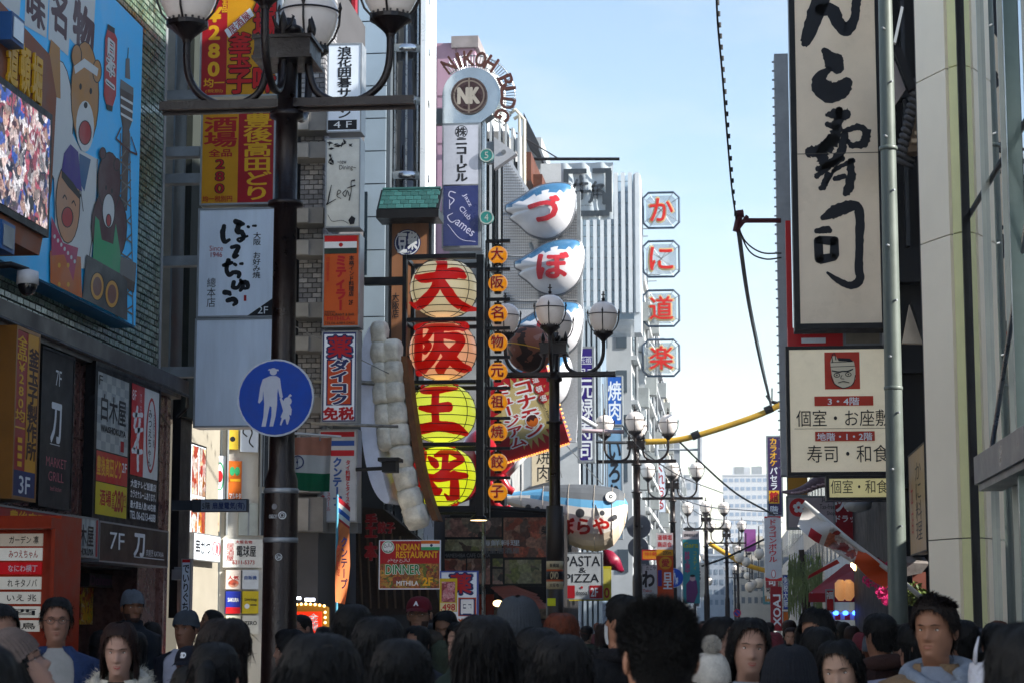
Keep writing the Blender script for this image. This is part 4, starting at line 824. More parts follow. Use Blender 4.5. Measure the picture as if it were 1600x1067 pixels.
for ch, an in zip('NIKOH BLDG', (124, 107, 92, 74, 57, 40, 22, 4, -13, -32)):
    if ch == ' ': continue
    cx, cz = ctr.x+math.cos(R(an))*62*PX1(Yn)-.02, ctr.z+math.sin(R(an))*62*PX1(Yn); Ul = Vector((math.sin(R(an)), 0, -math.cos(R(an)))); Vl = Vector((math.cos(R(an)), 0, math.sin(R(an))))
    wq = (.06 if ch == 'I' else .19); bl = Board(Vector((cx, Yn+.05, cz))-Ul*wq/2-Vl*.13, Ul, Vl, wq, .27, (0, 0, 1, 1), root); bl.text(ch, 0, 0, 1, 1, BRL, .03, thick=.06, name='letter')
m = MB()
for an in range(-42, 134, 4):
    p0 = ctr+Vector((math.cos(R(an))*rr, .15, math.sin(R(an))*rr)); p1 = ctr+Vector((math.cos(R(an))*72*PX1(Yn), .15, math.sin(R(an))*72*PX1(Yn))); m.tube([p0, p1], .008, 4)
for r_ in (54, 70): m.tube([ctr+Vector((math.cos(R(an))*r_*PX1(Yn), .15, math.sin(R(an))*r_*PX1(Yn))) for an in range(-42, 134, 5)], .01, 4)
m.build('letter_frame', SILV, root)
bd.rect(693, 197, 748, 290, M('pale_lilac_face', '#a2a6b2', .35)); bd.text('株', 713, 200, 729, 214, INK, .04); bd.ring(721, 207, 10, 1.2, INK); bd.text('ニコービル', 712, 215, 731, 286, INK, .06, True)
bd.rect(693, 292, 748, 386, M('deep_navy_face', '#232c5a', .3, var=.2)); b = bd
LIL = M('pale_lilac_ink', '#a8a8c0', .5)
b.brush([[(712, 303, 1.5), (704, 301, 1.5), (702, 308, 1.5), (710, 314, 1.5), (704, 322, 1.5)], [(703, 314, 1.2), (703, 328, 1.2)], [(708, 335, 1), (700, 340, 1.6), (706, 349, 1.4), (714, 346, 1)]], LIL, rough=0); b.text('ames', 710, 354, 744, 363, LIL, .0, rot=-38); b.text('Jazz', 720, 311, 742, 319, LIL, 0, rot=-62); b.text('Club', 716, 331, 740, 339, LIL, 0, rot=-50); b.brush([[(700, 352, .8), (720, 375, .8), (744, 380, .8)]], LIL, rough=0)
m = MB(); q0, q1 = P(664, 192, Yn), P(690, 168, Yn); m.box((q0.x-1, Yn+.1, q0.z), (q1.x, Yn+.3, q1.z)); m.build('arm', GREYM, root)
m = MB(); q0, q1 = P(664, 345, Yn), P(690, 330, Yn); m.box((q0.x-1, Yn+.1, q0.z), (q1.x, Yn+.3, q1.z)); m.build('arm', GREYM, root)
m = MB(); q0, q1 = P(752, 960, Yn), P(757, 188, Yn); m.box((q0.x, Yn+.05, q0.z), (q1.x, Yn+.3, q1.z)); m.build('edge_post', SILV, root)
TEAL = M('teal_enamel', '#1f6a66', .35)
for k, (y_, ch) in enumerate(((243, '5'), (340, '4'), (435, '3'), (515, '2'), (600, '1'))):
    p = P(760, y_, 35.9); t = thing('floor_number_disc', 'round teal disc '+('numbered 5, topmost on the silver post', 'numbered 4 beside the navy panel', 'numbered 3 behind the small lanterns', 'numbered 2 half hidden by a white globe', 'numbered 1, lowest on the silver post')[k], 'sign', tuple(p)); r_ = .125
    m = MB(); m.poly([(p.x+r_*math.cos(q*math.pi/12), 35.9, p.z+r_*math.sin(q*math.pi/12)) for q in range(24)], None, Vector((0, .1, 0))); m.build('disc', TEAL, t)
    bo = Board((p.x-r_, 35.9, p.z-r_), X1, Z1, 2*r_, 2*r_, (0, 0, 10, 10), t); bo.ring(5, 5, 5, .8, M('silver_paint', '#8c9490', .4)); bo.text(ch, 3.6, 2.6, 6.4, 7.4, M('silver_paint', '#8c9490'), .02)
# triangular plate and perforated fugu backboard
root = thing('pointer_plate', 'grey triangular metal plate pointing right beside the round sign', 'sign', tuple(P(772, 265, 41))); m = MB()
m.poly([P(772, 214, 41), P(772, 264, 41), P(807, 240, 41)], None, Vector((0, .25, 0))); m.build('plate', M('matte_grey_plate', '#a8aaae', .5, .2, var=.08), root)
m = MB(); m.tube([P(787, 238, 40.98), P(787, 238, 41)], .05, 10); m.build('boss', ALU, root); m = MB(); m.box(tuple(P(756, 255, 41.1)), tuple(P(773, 225, 41.3))); m.build('arm', GREYM, root)
PERF = M('perforated_silver_sheet', '#b8bbc0', .45, .3, var=.2, scale=30)
root = thing('perforated_panel', 'perforated grey metal backboard behind the pufferfish signs', 'panel', tuple(P(786, 480, 45.6)))
m = MB(); m.poly([P(x, y, 45.6) for x, y in ((786, 250), (798, 250), (846, 330), (905, 330), (912, 500), (900, 690), (786, 690))], None, Vector((0, .15, 0))); m.build('sheet', PERF, root)
m = MB(); h = .028
for i in range(40):
    for j in range(52):
        x, y = 788+i*3, 256+j*4.4
        if y < 250+max(0, (x-796))*1.62+6 and x < 846: continue
        if x > 905 or (x > 846 and y < 334): continue
        p = P(x, y, 45.59); m.add([(p.x-h, p.y, p.z), (p.x, p.y, p.z-h), (p.x+h, p.y, p.z), (p.x, p.y, p.z+h), (p.x, p.y+.004, p.z)][:4], [(0, 1, 2, 3)])
struct(m.build('perforation', M('perforation_dark', '#7a7d82', .8), root), 'stuff')
for y_ in (330, 400, 470): m = MB(); a, c = P(787, y_, 45.58), P(905, y_-1, 45.58); m.box((a.x, 45.57, a.z), (c.x, 45.585, c.z)); m.build('seam', M('pale_seam', '#b0b3b8', .5), root)
# ox banner hung from a bar
root = thing('hanging_banner', 'grey cloth banner with square ox emblem hanging from a long bar', 'banner', tuple(P(876, 345, 55)))
m = MB(); m.tube([P(826, 254, 55), P(832, 249, 55), P(968, 249, 55)], .045, 8); m.tube([P(756, 178, 52), P(872, 248, 55)], .018, 6); m.build('bar', BLACKM, root)
a, c = P(877, 345, 55), P(958, 254, 55); m = MB(); n = 16
vs = [(a.x+(c.x-a.x)*i/n, 55+.04*math.sin(i*1.1+j), a.z+(c.z-a.z)*j/4) for j in range(5) for i in range(n+1)]
m.add(vs, [(j*(n+1)+i, j*(n+1)+i+1, (j+1)*(n+1)+i+1, (j+1)*(n+1)+i) for j in range(4) for i in range(n)]); m.build('cloth', M('grey_sheer_cloth', '#b8c2c8', .8, var=.1), root, smooth=True)
bd = Board((a.x, 54.93, a.z), X1, Z1, c.x-a.x, c.z-a.z, (877, 254, 958, 345), root); SLT = M('slate_ink', '#333c44', .6, var=.15)
for r_ in ((881, 264, 917, 272), (926, 264, 955, 272), (881, 270, 889, 288), (946, 268, 956, 334), (884, 331, 952, 340), (881, 300, 889, 338)): bd.rect(*r_, SLT)
bd.brush([[(902, 282, 4), (898, 292, 4), (893, 300, 3)], [(897, 290, 4), (918, 288, 4.5)], [(893, 302, 5), (922, 300, 5)], [(908, 276, 5), (909, 312, 5)], [(931, 286, 4), (926, 294, 4)], [(926, 293, 4), (942, 291, 5), (936, 298, 3)], [(927, 296, 4), (925, 312, 5), (921, 318, 4)], [(926, 300, 4), (942, 302, 5), (944, 320, 6)], [(928, 306, 3), (940, 306, 3)], [(934, 294, 3), (933, 312, 3)]], SLT, rough=.1); bd.text('Gyu-Kaku', 903, 321, 925, 325, SLT, 0)
# crab restaurant octagons on a mast
root0 = thing('sign_mast', 'slim white mast carrying four octagonal letter signs', 'mast', tuple(P(1001, 900, 75))); a, c = P(1000.5, 900, 75), P(1004, 296, 75); m = MB(); m.box((a.x, 75, 2), (c.x, 75.15, c.z)); m.build('mast', WHC, root0)
for k in range(34): m = MB(); z = 5+k*.36; m.box((a.x-.25, 75.02, z), (a.x, 75.06, z+.04)) if z < c.z else None; (m.build('rung', SILV, root0) if m.v else None)
OCT = M('dark_blue_frame', '#33475c', .4, .2); CRB = M('crab_red', '#c22018', .4, var=.05)
for k, (ch, cy0) in enumerate(zip('かに道楽', (329, 405, 482, 559))):
    cx0 = 1033; p = P(cx0, cy0, 75); t = thing('octagon_sign', 'octagonal wire frame sign with a red raised character, '+('topmost', 'second from the top', 'third from the top', 'lowest')[k]+' of the four', 'sign', tuple(p), 'octagonal signs on the mast')
    h, q = 28.5*PX1(75), 20*PX1(75); oc = [(-h, -q), (-q, -h), (q, -h), (h, -q), (h, q), (q, h), (-q, h), (-h, q)]
    m = MB(); m.tube([(p.x+x, 75, p.z+z) for x, z in oc+[oc[0]]], .045, 6); m.build('frame', OCT, t)
    m = MB(); h2_ = h*.86; m.poly([(p.x+x*.84, 75.04, p.z+z*.84) for x, z in oc], None, Vector((0, .03, 0))); m.build('backing', M('pale_back_panel', '#b2bcc4', .4, var=.05, alpha=.35), t)
    m = MB()
    for x, z in oc[::1]: m.tube([(p.x, 74.98, p.z), (p.x+x, 74.98, p.z+z)], .012, 4)
    m.build('stay', ALU, t)
    bd = Board((p.x-h, 74.9, p.z-h), X1, Z1, 2*h, 2*h, (0, 0, 57, 57), t)
    bd.text(ch, 9, 9, 49, 49, M('pale_gold_edge', '#c8b88a', .4), .04, thick=.04); bd.k += 70; bd.text(ch, 11, 11, 47, 47, CRB, .016, thick=.04, name='character')
    m = MB(); m.box((a.x, 75, p.z+.2), (p.x-h, 75.1, p.z+.26)); m.box((a.x, 75, p.z-.26), (p.x-h, 75.1, p.z-.2)); m.build('arm', GREYM, t)
# purple, blue, pale vertical signs
b = sign('vertical_sign', 'tall purple sign with white sushi characters behind the second street lamp', (902, 541, 929, 722), 55, M('deep_purple_face', '#2c1a6e', .35, var=.08), ALU, depth=.4, rim=.06)
b.rect(904, 557, 926, 569, WH); b.rect(905, 558, 925, 568, M('deep_purple_face', '#2c1a6e')); b.text('元祖', 906, 559, 924, 567, WH, 0)
b.text('回る', 904, 576, 926, 588, WH, .015); b.text('元禄寿司', 904, 590, 927, 718, WH, .02, True)
b = sign('vertical_sign', 'blue sign with two white barbecue characters right of the purple sign', (948, 586, 973, 664), 64, M('strong_blue_face', '#1f56a6', .35, var=.08), GREYM, depth=.4, rim=.04); b.text('焼肉', 950, 595, 971, 656, WH, .02, True)
b = sign('vertical_sign', 'pale blue grey sign with dark hiragana under the blue barbecue sign', (948, 666, 973, 842), 64, M('pale_blue_face', '#6f92ac', .4, var=.12), GREYM, depth=.4, rim=.04); b.text('いろり', 950, 685, 971, 790, INK, .04, True)
b = sign('vertical_sign', 'cream sign with two thin barbecue characters behind the lamp post', (829, 690, 868, 762), 50, CRF, GREYM, depth=.3, rim=.03); b.text('焼肉', 838, 698, 860, 752, INK, -.005, True)
# red burst board of the takoyaki museum, tilted
Yk = 38; root = thing('tilted_board', 'tilted red board with starburst and katakana under the octopus ball', 'sign', tuple(P(820, 645, Yk)))
cc = P(818, 646, Yk); tl = R(17); Ub = Vector((math.cos(tl), 0, math.sin(tl))); Vb = Vector((-math.sin(tl), 0, math.cos(tl))); wb, hb = 112*PX1(Yk), 128*PX1(Yk); O = cc-Ub*wb/2-Vb*hb/2
m = MB(); m.obox(O, Ub, Vb, Ub.cross(Vb), wb, hb, .25); m.build('board', REDS, root)
bd = Board(O, Ub, Vb, wb, hb, (0, 0, 112, 128), root)
star = []
for k in range(56): q = 2*math.pi*k/56; r_ = (1.0 if k % 2 else .74); star.append((58+52*r_*math.cos(q)*1.02, 62+60*r_*math.sin(q)))
bd.poly(star, M('straw_print', '#a8975a', .4)); bd.disc(58, 62, 36, M('pale_straw_print', '#b8a878', .4), ry=42)
for mt, bo in ((WH, .16), (RI, .04)): bd.text('コナモン', 50, 12, 82, 104, mt, bo, True, rot=-20+17); bd.text('ミュージアム', 22, 10, 48, 112, mt, bo, True)
bd.disc(66, 78, 11, WH); bd.disc(66, 79, 9.5, ORG); bd.poly([(57, 76), (60, 71), (66, 69), (73, 71), (75, 77), (71, 76), (68, 80), (64, 76), (61, 79)], DKI)
for k, ch in enumerate('道頓堀'): bd.disc(90+k*1.5, 18+k*16, 8, RI); bd.text(ch, 85+k*1.5, 13+k*16, 95+k*1.5, 23+k*16, WH, .02)
bd.text('Dotonbori Konamon Museum', 60, 76, 126, 81, INK, .02, rot=-82)
for k in range(26): t = (k+.5)/26; p = O+Ub*wb*t-Vb*.03; m = MB(); m.ball(p+Vector((0, -.02, 0)), .022, n=8, k=5); m.build('bulb', M('warm_bulb', '#c8a070', .3, emit=.6, ecol='#ff9040'), root, smooth=True)
for k in range(18): t = (k+.5)/18; p = O+Ub*(wb+.03)+Vb*hb*t; m = MB(); m.ball(p, .022, n=8, k=5); m.build('bulb', M('warm_bulb', '#c8a070'), root, smooth=True)
m = MB(); m.box((O.x-1.5, Yk+.1, cc.z-.05), (O.x+.1, Yk+.2, cc.z+.05)); m.build('arm', GREYM, root)
# dark food photo board
b = sign('menu_board', 'large dark board of printed seafood dishes under the lantern frame', (692, 806, 881, 915), 37.2, M('dark_board', '#131012', .5), BLACKM, depth=.12, rim=.02)
F1 = food('dish_print_pink', ['#5c3430', '#c08878', '#74483c', '#d0a898', '#443834', '#a89880', '#8a4a30'], 5.); F2 = food('dish_print_crab', ['#a03c28', '#d06848', '#5a2c24', '#c08870', '#a8442c', '#60544a'], 6.); F3 = food('dish_print_green', ['#4a5428', '#c0b890', '#8a9048', '#a08c74', '#5c4838'], 5.)
for r_, mt in (((694, 808, 784, 838), F1), ((694, 842, 784, 860), F3), ((787, 808, 878, 870), F2), ((770, 872, 786, 885), F3), ((770, 888, 786, 912), F1), ((789, 874, 846, 911), F3), ((694, 872, 728, 912), F2), ((730, 872, 766, 912), F1)): b.rect(*r_, mt, 'dish_picture')
b.text('海鮮料理', 752, 843, 812, 852, WH, .02); b.text('個室居酒屋', 752, 855, 812, 864, M('grey_ink', '#7c7c80', .5), .02); b.text('MAMESHIBA CAFE OSAKA', 694, 864, 766, 870, M('grey_ink', '#7c7c80'), .02); b.text('柴', 846, 822, 858, 835, INK, .03)
m = MB(); m.tube([P(756, 792, 36.8), P(880, 800, 36.8)], .05, 6); m.build('top_rail', BLACKM, b.p)
# Indian restaurant board, pharmacy light box, price sign, pasta sign
b = sign('restaurant_board', 'red Indian restaurant board with curry pictures and a green word DINNER', (592, 843, 688, 920), 29, REDS, WHITEP, depth=.08, rim=.012)
b.rect(594, 880, 686, 918, food('curry_print', ['#6a3010', '#b06a18', '#8a1c10', '#5a6a18', '#c08a30', '#702010'], 14.)); b.disc(606, 854, 10, WH); b.ring(606, 854, 9, 1.2, GRN_); b.text('حلال', 600, 848, 612, 855, INK, .02); b.text('HALAL', 600, 859, 612, 862, INK, .02)
b.text('INDIAN', 619, 849, 655, 859, YI, .03); b.text('RESTAURANT', 619, 861, 684, 871, YI, .03); b.rect(658, 844, 687, 849, ORG); b.rect(658, 849, 687, 854, WH); b.rect(658, 854, 687, 859, GRN_); b.disc(674, 851.5, 2.2, NAVY); b.text('مطعم حلال', 606, 872, 640, 878, WH, 0)
for mt, bo in ((WH, .08), (M('sign_green', '#1f7a3c', .4), .03)): b.text('DINNER', 603, 882, 656, 896, mt, bo)
b.text('MITHILA', 620, 907, 654, 914, WH, .03); b.text('2F', 661, 902, 676, 914, YI, .06)
b = sign('light_box_sign', 'white pharmacy light box with red character beside the tall dark lamp post', (445, 838, 490, 892), 29.5, WHITEP, ALU, depth=.5, rim=.02); b.text('薬', 446, 842, 474, 889, NAVY, .08); b.text('薬', 447, 844, 473, 887, REDS, .03); b.rect(476, 840, 488, 890, NAVY); b.text('薬店', 478, 846, 487, 886, WH, .03, True)
for x in (452, 478): m = MB(); a, c = P(x, 837, 29.4), P(x+6, 833, 29.4); m.box((a.x, 29.2, a.z), (c.x, 29.5, c.z)); m.build('spotlight', M('lamp_white', '#d0d0c8', .4, emit=1.5), b.p)
b = sign('price_board', 'white and blue pharmacy board with red character and a square blue one', (687, 891, 747, 1010), 28, WHITEP, M('blue_frame2', '#3c4f96', .4), depth=.1, rim=.02)
b.text('薬', 702, 895, 738, 928, NAVY, .08); b.text('薬', 704, 896, 736, 926, REDS, .03); b.rect(716, 933, 744, 962, M('orange_panel', '#b0401c')); b.rect(718, 935, 742, 961, NAVY); b.text('国', 721, 937, 739, 958, WH, .06); b.text('激安', 716, 966, 744, 985, ORG, .04)
b = sign('price_card', 'tilted yellow price card with pink packets and red .498 in front of the pharmacy board', (687, 903, 714, 955), 27.6, M('card_yellow', '#b8a018', .45), M('card_yellow', '#b8a018'), depth=.03, rim=0); b.rect(690, 908, 711, 940, food('packet_print', ['#a04058', '#c89098', '#802030', '#b06070', '#a08060'], 16.)); b.rect(688, 941, 713, 954, M('card_yellow_pale', '#c4bc90', .45)); b.text('.498', 689, 943, 711, 953, RI, .04)
b = sign('price_board', 'fan of red and yellow price posters hung near the pharmacy light box', (468, 898, 512, 932), 29.8, food('price_print', ['#a8a018', '#a01c20', '#c0c0a8', '#b01a18', '#c8b020', '#801818'], 12.), BLACKM, depth=.1, rim=.01); b.text('17', 494, 903, 509, 922, REDB, .05); b.text('得', 472, 904, 486, 922, WH, .04)
b = sign('restaurant_board', 'white PASTA & PIZZA board with red foot panels', (880, 862, 942, 936), 41, M('white_grey_face', '#a9afb4', .4), GREYM, depth=.08, rim=.01)
b.text('PASTA', 881, 868, 938, 884, INK, .0); b.text('&', 905, 886, 916, 894, INK, 0); b.text('PIZZA', 883, 896, 936, 909, INK, .0); b.rect(881, 914, 898, 934, REDS); b.rect(921, 914, 941, 934, REDS); b.text('doppia!', 900, 922, 919, 931, INK, .02); b.disc(909, 917, 2, RI); b.text('2F', 923, 918, 934, 931, WH, .04)
b = sign('restaurant_board', 'yellow board with red numerals just behind the pasta board', (888, 884, 955, 938), 41.4, M('board_yellow', '#b4a820', .4), M('board_yellow', '#b4a820'), depth=.05, rim=0); b.text('0', 944, 918, 952, 933, RI, .05); b.rect(943, 888, 954, 912, M('board_yellow_pale', '#c0b858', .4))
# posters on the sunlit corner building
b = fsign('poster_panel', 'set of tall food photo posters on the pale corner building', 284, 319, PXp(300, 690, XE).z, PXp(300, 838, XE).z, XE, WHITEP, BLACKM, depth=.04, rim=.02)
for i in range(3): b.rect(3+i*33, 3, 32+i*33, 55, food('tall_dish_print', ['#a8a8a8', '#8a2c18', '#b8b8b4', '#7a4a18', '#902018', '#c0b090'], 7.), 'dish_picture'); b.rect(3+i*33, 58, 32+i*33, 97, food('tall_dish_print2', ['#b08030', '#8a2c18', '#b8b8b4', '#a06018', '#902018', '#604020'], 7.), 'dish_picture')
def esign(nm, label, px0, px1, y0, y1, face, cat='sign', proud=.06):
    """sign on the sunlit street wall: pixel columns px0..px1"""
    def hit(x, y):
        d = ray(x, y); n = NE; o = Vector((eC[0], eC[1], 0)); t = (o-CAM).dot(n)/d.dot(n); return CAM+d*t
    a, c = hit(px0, (y0+y1)/2), hit(px1, (y0+y1)/2); t, u = hit((px0+px1)/2, y0), hit((px0+px1)/2, y1)
    root = thing(nm, label, cat, (a.x, a.y, u.z)); O = Vector((a.x, a.y, u.z))+NE*proud; W_ = (Vector((c.x, c.y, 0))-Vector((a.x, a.y, 0))).length; H_ = t.z-u.z
    m = MB(); m.obox(O, UE, Z1, NE, W_, H_, proud-.003); m.build('panel', face, root); return Board(O, UE, Z1, W_, H_, (px0, y0, px1, y1), root)
b = esign('wall_sign', 'yellow and white notice at the top of the sunlit wall', 356, 371, 668, 702, M('notice_yellow', '#c0a430', .5)); b.disc(362, 686, 4, INK)
b = esign('wall_sign', 'white sign with black handwriting at the top of the sunlit wall', 374, 402, 664, 706, WHITEP); b.brush([[(380, 668, 2), (378, 676, 2), (384, 682, 2)], [(388, 668, 2), (392, 676, 2), (388, 690, 2), (394, 698, 2)]], INK)
b = esign('wall_sign', 'white panel with a round green coffee emblem on the sunlit wall', 333, 351, 712, 780, WHITEP); b.ring(342, 744, 7, 2, GRN_, ry=22); b.disc(342, 744, 4.5, RI, ry=9)
b = esign('wall_sign', 'orange sign with green figures on the sunlit wall', 355, 376, 720, 782, ORG); b.disc(361, 736, 4, GRN_, ry=7); b.disc(369, 736, 4, GRN_, ry=7); b.rect(358, 748, 374, 752, YI); b.text('マルキタ', 357, 770, 375, 779, WH, .03)
b = fsign('fascia_sign', 'white fascia with black kushikatsu brush writing at the corner', 302, 344, PXp(325, 834, XE+.1).z, PXp(325, 876, XE+.1).z, XE+.1, WHITEP, ALU, rim=.01); b.text('串かつ', 8, 22, 62, 78, INK, .02); b.ring(78, 50, 9, 3, REDB, ry=26); b.ring(93, 50, 6, 3, REDB, ry=26)
b = esign('fascia_sign', 'bright white fascia with black characters and phone number on the sunlit corner', 347, 408, 842, 886, M('bright_white_face', '#d4d6d2', .4)); b.text('電球屋', 368, 852, 398, 869, INK, .02); b.text('居酒屋', 352, 848, 364, 876, RI, .0, True); b.text('6211-5373', 362, 875, 396, 881, RI, .02); b.text('大阪名物', 366, 844, 392, 849, RI, .02)
for k, (x0, x1, y0, y1, c_, tx, tc, lab) in enumerate(((351, 374, 890, 920, '#c8bcb4', '人気', 'r', 'white poster with red characters and a dish'), (377, 402, 890, 920, '#c4ccd4', '自販機', 'b', 'pale poster with blue characters'), (351, 374, 923, 958, '#1c2c8c', 'SAKURA', 'w', 'blue SAKURA poster with red foot'), (377, 402, 923, 958, '#c4b020', 'Currency Exchange', 'i', 'yellow poster with small pictures'), (351, 374, 961, 990, '#d0ceb8', 'COFFEE', 'i', 'white poster, lower left'), (377, 402, 961, 990, '#d4d4cc', 'ZERO', 'i', 'white poster reading ZERO'))):
    b = esign('wall_poster', lab+' in the grid on the sunlit corner', x0, x1, y0, y1, M('poster_face_'+str(k+1), c_, .4, var=.1, scale=8), 'poster', .07); ik = {'r': RI, 'b': M('ink_blue', '#2a4c8c'), 'w': WH, 'i': INK}[tc]
    yy = y0+(y1-y0)*.3; b.text(tx, x0+3, yy, x1-3, yy+6, ik, .03)
    if k == 2: b.rect(x0, y1-10, x1, y1, REDB)
    if k == 0: b.disc(x0+12, y1-9, 8, F2, ry=6)
    if k == 3: b.disc(x0+7, yy+13, 4, WH); b.rect(x0+12, yy+10, x1-3, yy+12, INK)
for k, (x0, x1, y0, y1, h_, lab) in enumerate(((404, 418, 668, 760, '#262c34', 'tall dark window beside the orange sign on the sunlit wall'), (405, 418, 770, 836, '#31383f', 'dark window above the poster grid on the sunlit wall'), (372, 402, 786, 836, '#a8b0ac', 'pale green glass panel above the phone number fascia'), (322, 342, 786, 830, '#b8a890', 'cream picture panel with red dish at the corner'))):
    b = esign('wall_panel', lab, x0, x1, y0, y1, M('e_panel_'+str(k), h_, .3), 'panel', .05); b.rect(x0+(x1-x0)*.46, y0, x0+(x1-x0)*.54, y1, ALU)
    if k == 3: b.disc(332, 818, 8, F2, ry=8)
for x_, lab in ((352, 'thin grey drainpipe down the sunlit wall'), (404, 'dark conduit down the sunlit wall beside the lamp post')): b = esign('drainpipe', lab, x_, x_+2.5, 664, 836, GREYM, 'pipe', .1)
# small blue arm sign "5F"
b = sign('arm_sign', 'thin grey projecting sign with blue characters in front of the alley', (300, 779, 386, 799), 21.9, M('grey_blue_face', '#7e8796', .5), M('dark_arm', '#2c333c', .5), depth=.1, rim=.008); b.rect(300, 779, 314, 799, M('dark_arm', '#2c333c')); b.text('5階', 316, 784, 328, 795, INK, .02); b.text('扇屋電気(有)', 332, 784, 382, 796, NAVY, .03)
m = MB(); q0, q1 = P(268, 797, 21.95), P(301, 781, 21.95); m.box((q0.x, 21.93, q0.z), (q1.x, 22.0, q1.z)); m.build('arm', M('dark_arm', '#2c333c'), b.p)
b = sign('vertical_sign', 'narrow white vertical sign with black writing below the alley gas meter', (282, 872, 297, 1010), 22.2, WHITEP, ALU, depth=.1, rim=.01); b.text('でいりぐち', 284, 880, 295, 955, INK, .03, True); b.rect(282, 872, 297, 878, REDB)
t = thing('meter_box', 'small grey meter box on the dark pier at the alley', 'box', tuple(P(277, 895, 22.5))); m = MB(); a, c = P(268, 905, 22.4), P(288, 889, 22.4); m.box((a.x, 22.4, a.z), (c.x, 22.6, c.z)); m.build('box', ALU, t); m = MB(); a, c = P(272, 889, 22.45), P(284, 885, 22.45); m.box((a.x, 22.45, a.z), (c.x, 22.55, c.z)); m.build('cap', GREYM, t)
# ================================================================== SIGNS, right side
SUSHI = M('aged_cream_acrylic', '#dcc8ae', .3, var=.12, scale=.8, coat=.3)
b = sign('sushi_sign', 'huge cream vertical sign with black brush sushi characters in a black frame', (1236, -120, 1380, 514), 26.8, SUSHI, BLACKM, depth=.45, rim=.075)
INK2 = M('brush_black', '#0d1018', .5, var=.2)
b.brush([[(1302, -60, 26), (1290, -10, 28), (1276, 30, 26), (1262, 66, 18), (1258, 72, 8)], [(1284, 18, 18), (1304, 20, 22), (1314, 40, 20), (1326, 50, 22), (1338, 36, 14), (1342, 14, 14), (1344, -10, 14), (1338, -30, 8)]], INK2, rough=.05)
b.brush([[(1290, 82, 10), (1298, 92, 20), (1306, 102, 30), (1312, 112, 20)], [(1298, 112, 8), (1284, 124, 20), (1286, 140, 34), (1302, 150, 30), (1318, 142, 28), (1326, 133, 18)]], INK2, rough=.06)
b.brush([[(1292, 184, 6), (1308, 182, 18), (1324, 184, 16)], [(1312, 176, 12), (1310, 200, 16), (1300, 222, 18), (1284, 236, 16), (1264, 242, 18)], [(1292, 198, 8), (1308, 204, 12)], [(1304, 222, 20), (1292, 232, 22), (1284, 244, 20), (1286, 258, 16)], [(1318, 210, 8), (1342, 204, 10), (1354, 214, 14), (1348, 230, 14), (1330, 232, 9), (1324, 224, 6)], [(1320, 214, 12), (1316, 236, 14), (1306, 252, 14), (1290, 266, 12), (1274, 280, 8)], [(1276, 268, 9), (1296, 262, 10), (1316, 252, 9)], [(1292, 276, 10), (1286, 294, 10), (1280, 298, 8)], [(1306, 264, 5), (1290, 290, 5)], [(1300, 272, 6), (1318, 262, 7), (1332, 256, 9)], [(1328, 256, 10), (1328, 280, 13), (1322, 302, 15), (1318, 308, 8)], [(1302, 284, 7), (1318, 280, 9)]], INK2, rough=.14)
b.brush([[(1282, 344, 8), (1298, 336, 18), (1314, 330, 20), (1332, 326, 16), (1340, 338, 15), (1339, 380, 13), (1337, 420, 13), (1338, 440, 14), (1324, 448, 12), (1304, 440, 9), (1288, 428, 4)], [(1272, 364, 8), (1288, 362, 12), (1294, 364, 8)]], INK2, rough=.06)
b.brush([[(1275, 378, 14), (1276, 408, 14)], [(1276, 378, 13), (1300, 380, 14)], [(1300, 378, 14), (1300, 402, 14)], [(1276, 408, 13), (1300, 404, 12)]], INK2, rough=.08, smooth=False)
b.rect(1240, 243.5, 1388, 244.6, M('dark_joint', '#4a4744'), 'joint')
root = thing('ladder_mast', 'narrow grey ribbed steel mast standing left of the sushi sign', 'mast', tuple(P(1222, 900, 29))); a, c = P(1221, 742, 29), P(1231, 84, 29); m = MB(); m.box((a.x, 29, a.z), (c.x, 29.4, c.z)); m.build('post', M('zinc_grey', '#8b9095', .45, .3, var=.2), root)
for k in range(45): z = a.z+.1+k*.133; m = MB(); m.box((a.x-.035, 28.99, z), (a.x, 29.03, z+.018)); m.build('step_bolt', ALU, root)
root = thing('bracket_lamp_arm', 'dark red wall bracket holding cables left of the sushi sign', 'bracket', tuple(P(1220, 346, 29))); m = MB(); m.tube([P(1220, 345, 29), P(1165, 345, 29), P(1155, 350, 29)], .035, 8); m.tube([P(1157, 330, 29), P(1150, 362, 29)], .05, 8); m.tube([P(1168, 338, 29), P(1150, 362, 29)], .03, 8); m.tube([P(1150, 336, 29), P(1162, 334, 29)], .06, 8); m.build('bracket', M('oxide_red', '#4a1820', .5), root)
b = sign('panel_sign', 'plain red panel with white bars between sushi sign and price sign', (1231, 512, 1317, 541), 28, REDB, REDB, depth=.2, rim=0); b.rect(1254, 514, 1265, 522, WH); b.rect(1252, 528, 1290, 536, WH)
b = sign('panel_sign', 'plain red upright strip along the left edge of the sushi sign', (1229, 345, 1237, 541), 28.3, REDB, REDB, depth=.2, rim=0)
b = sign('panel_sign', 'beige window panel with a faint poster under the sushi sign', (1318, 512, 1378, 540), 28, M('beige_panel', '#8f8676', .4, var=.25), ALU, depth=.2, rim=.03)
b = sign('restaurant_sign', 'cream sign with a stern chef face emblem and floor numbers in red', (1229, 540, 1392, 742), 26.6, M('cream_lit_face', '#ddd0b4', .3, var=.08, emit=.04), BLACKM, depth=.4, rim=.045)
b.rect(1290, 550, 1345, 608, M('orange_red_print', '#b0301c', .4)); b.poly([(1299, 566), (1302, 556), (1308, 556), (1311, 562), (1336, 564), (1338, 576), (1338, 592), (1330, 604), (1318, 606), (1306, 600), (1301, 586)], CRF)
b.poly([(1311, 559), (1330, 560), (1335, 565), (1312, 564)], INK)
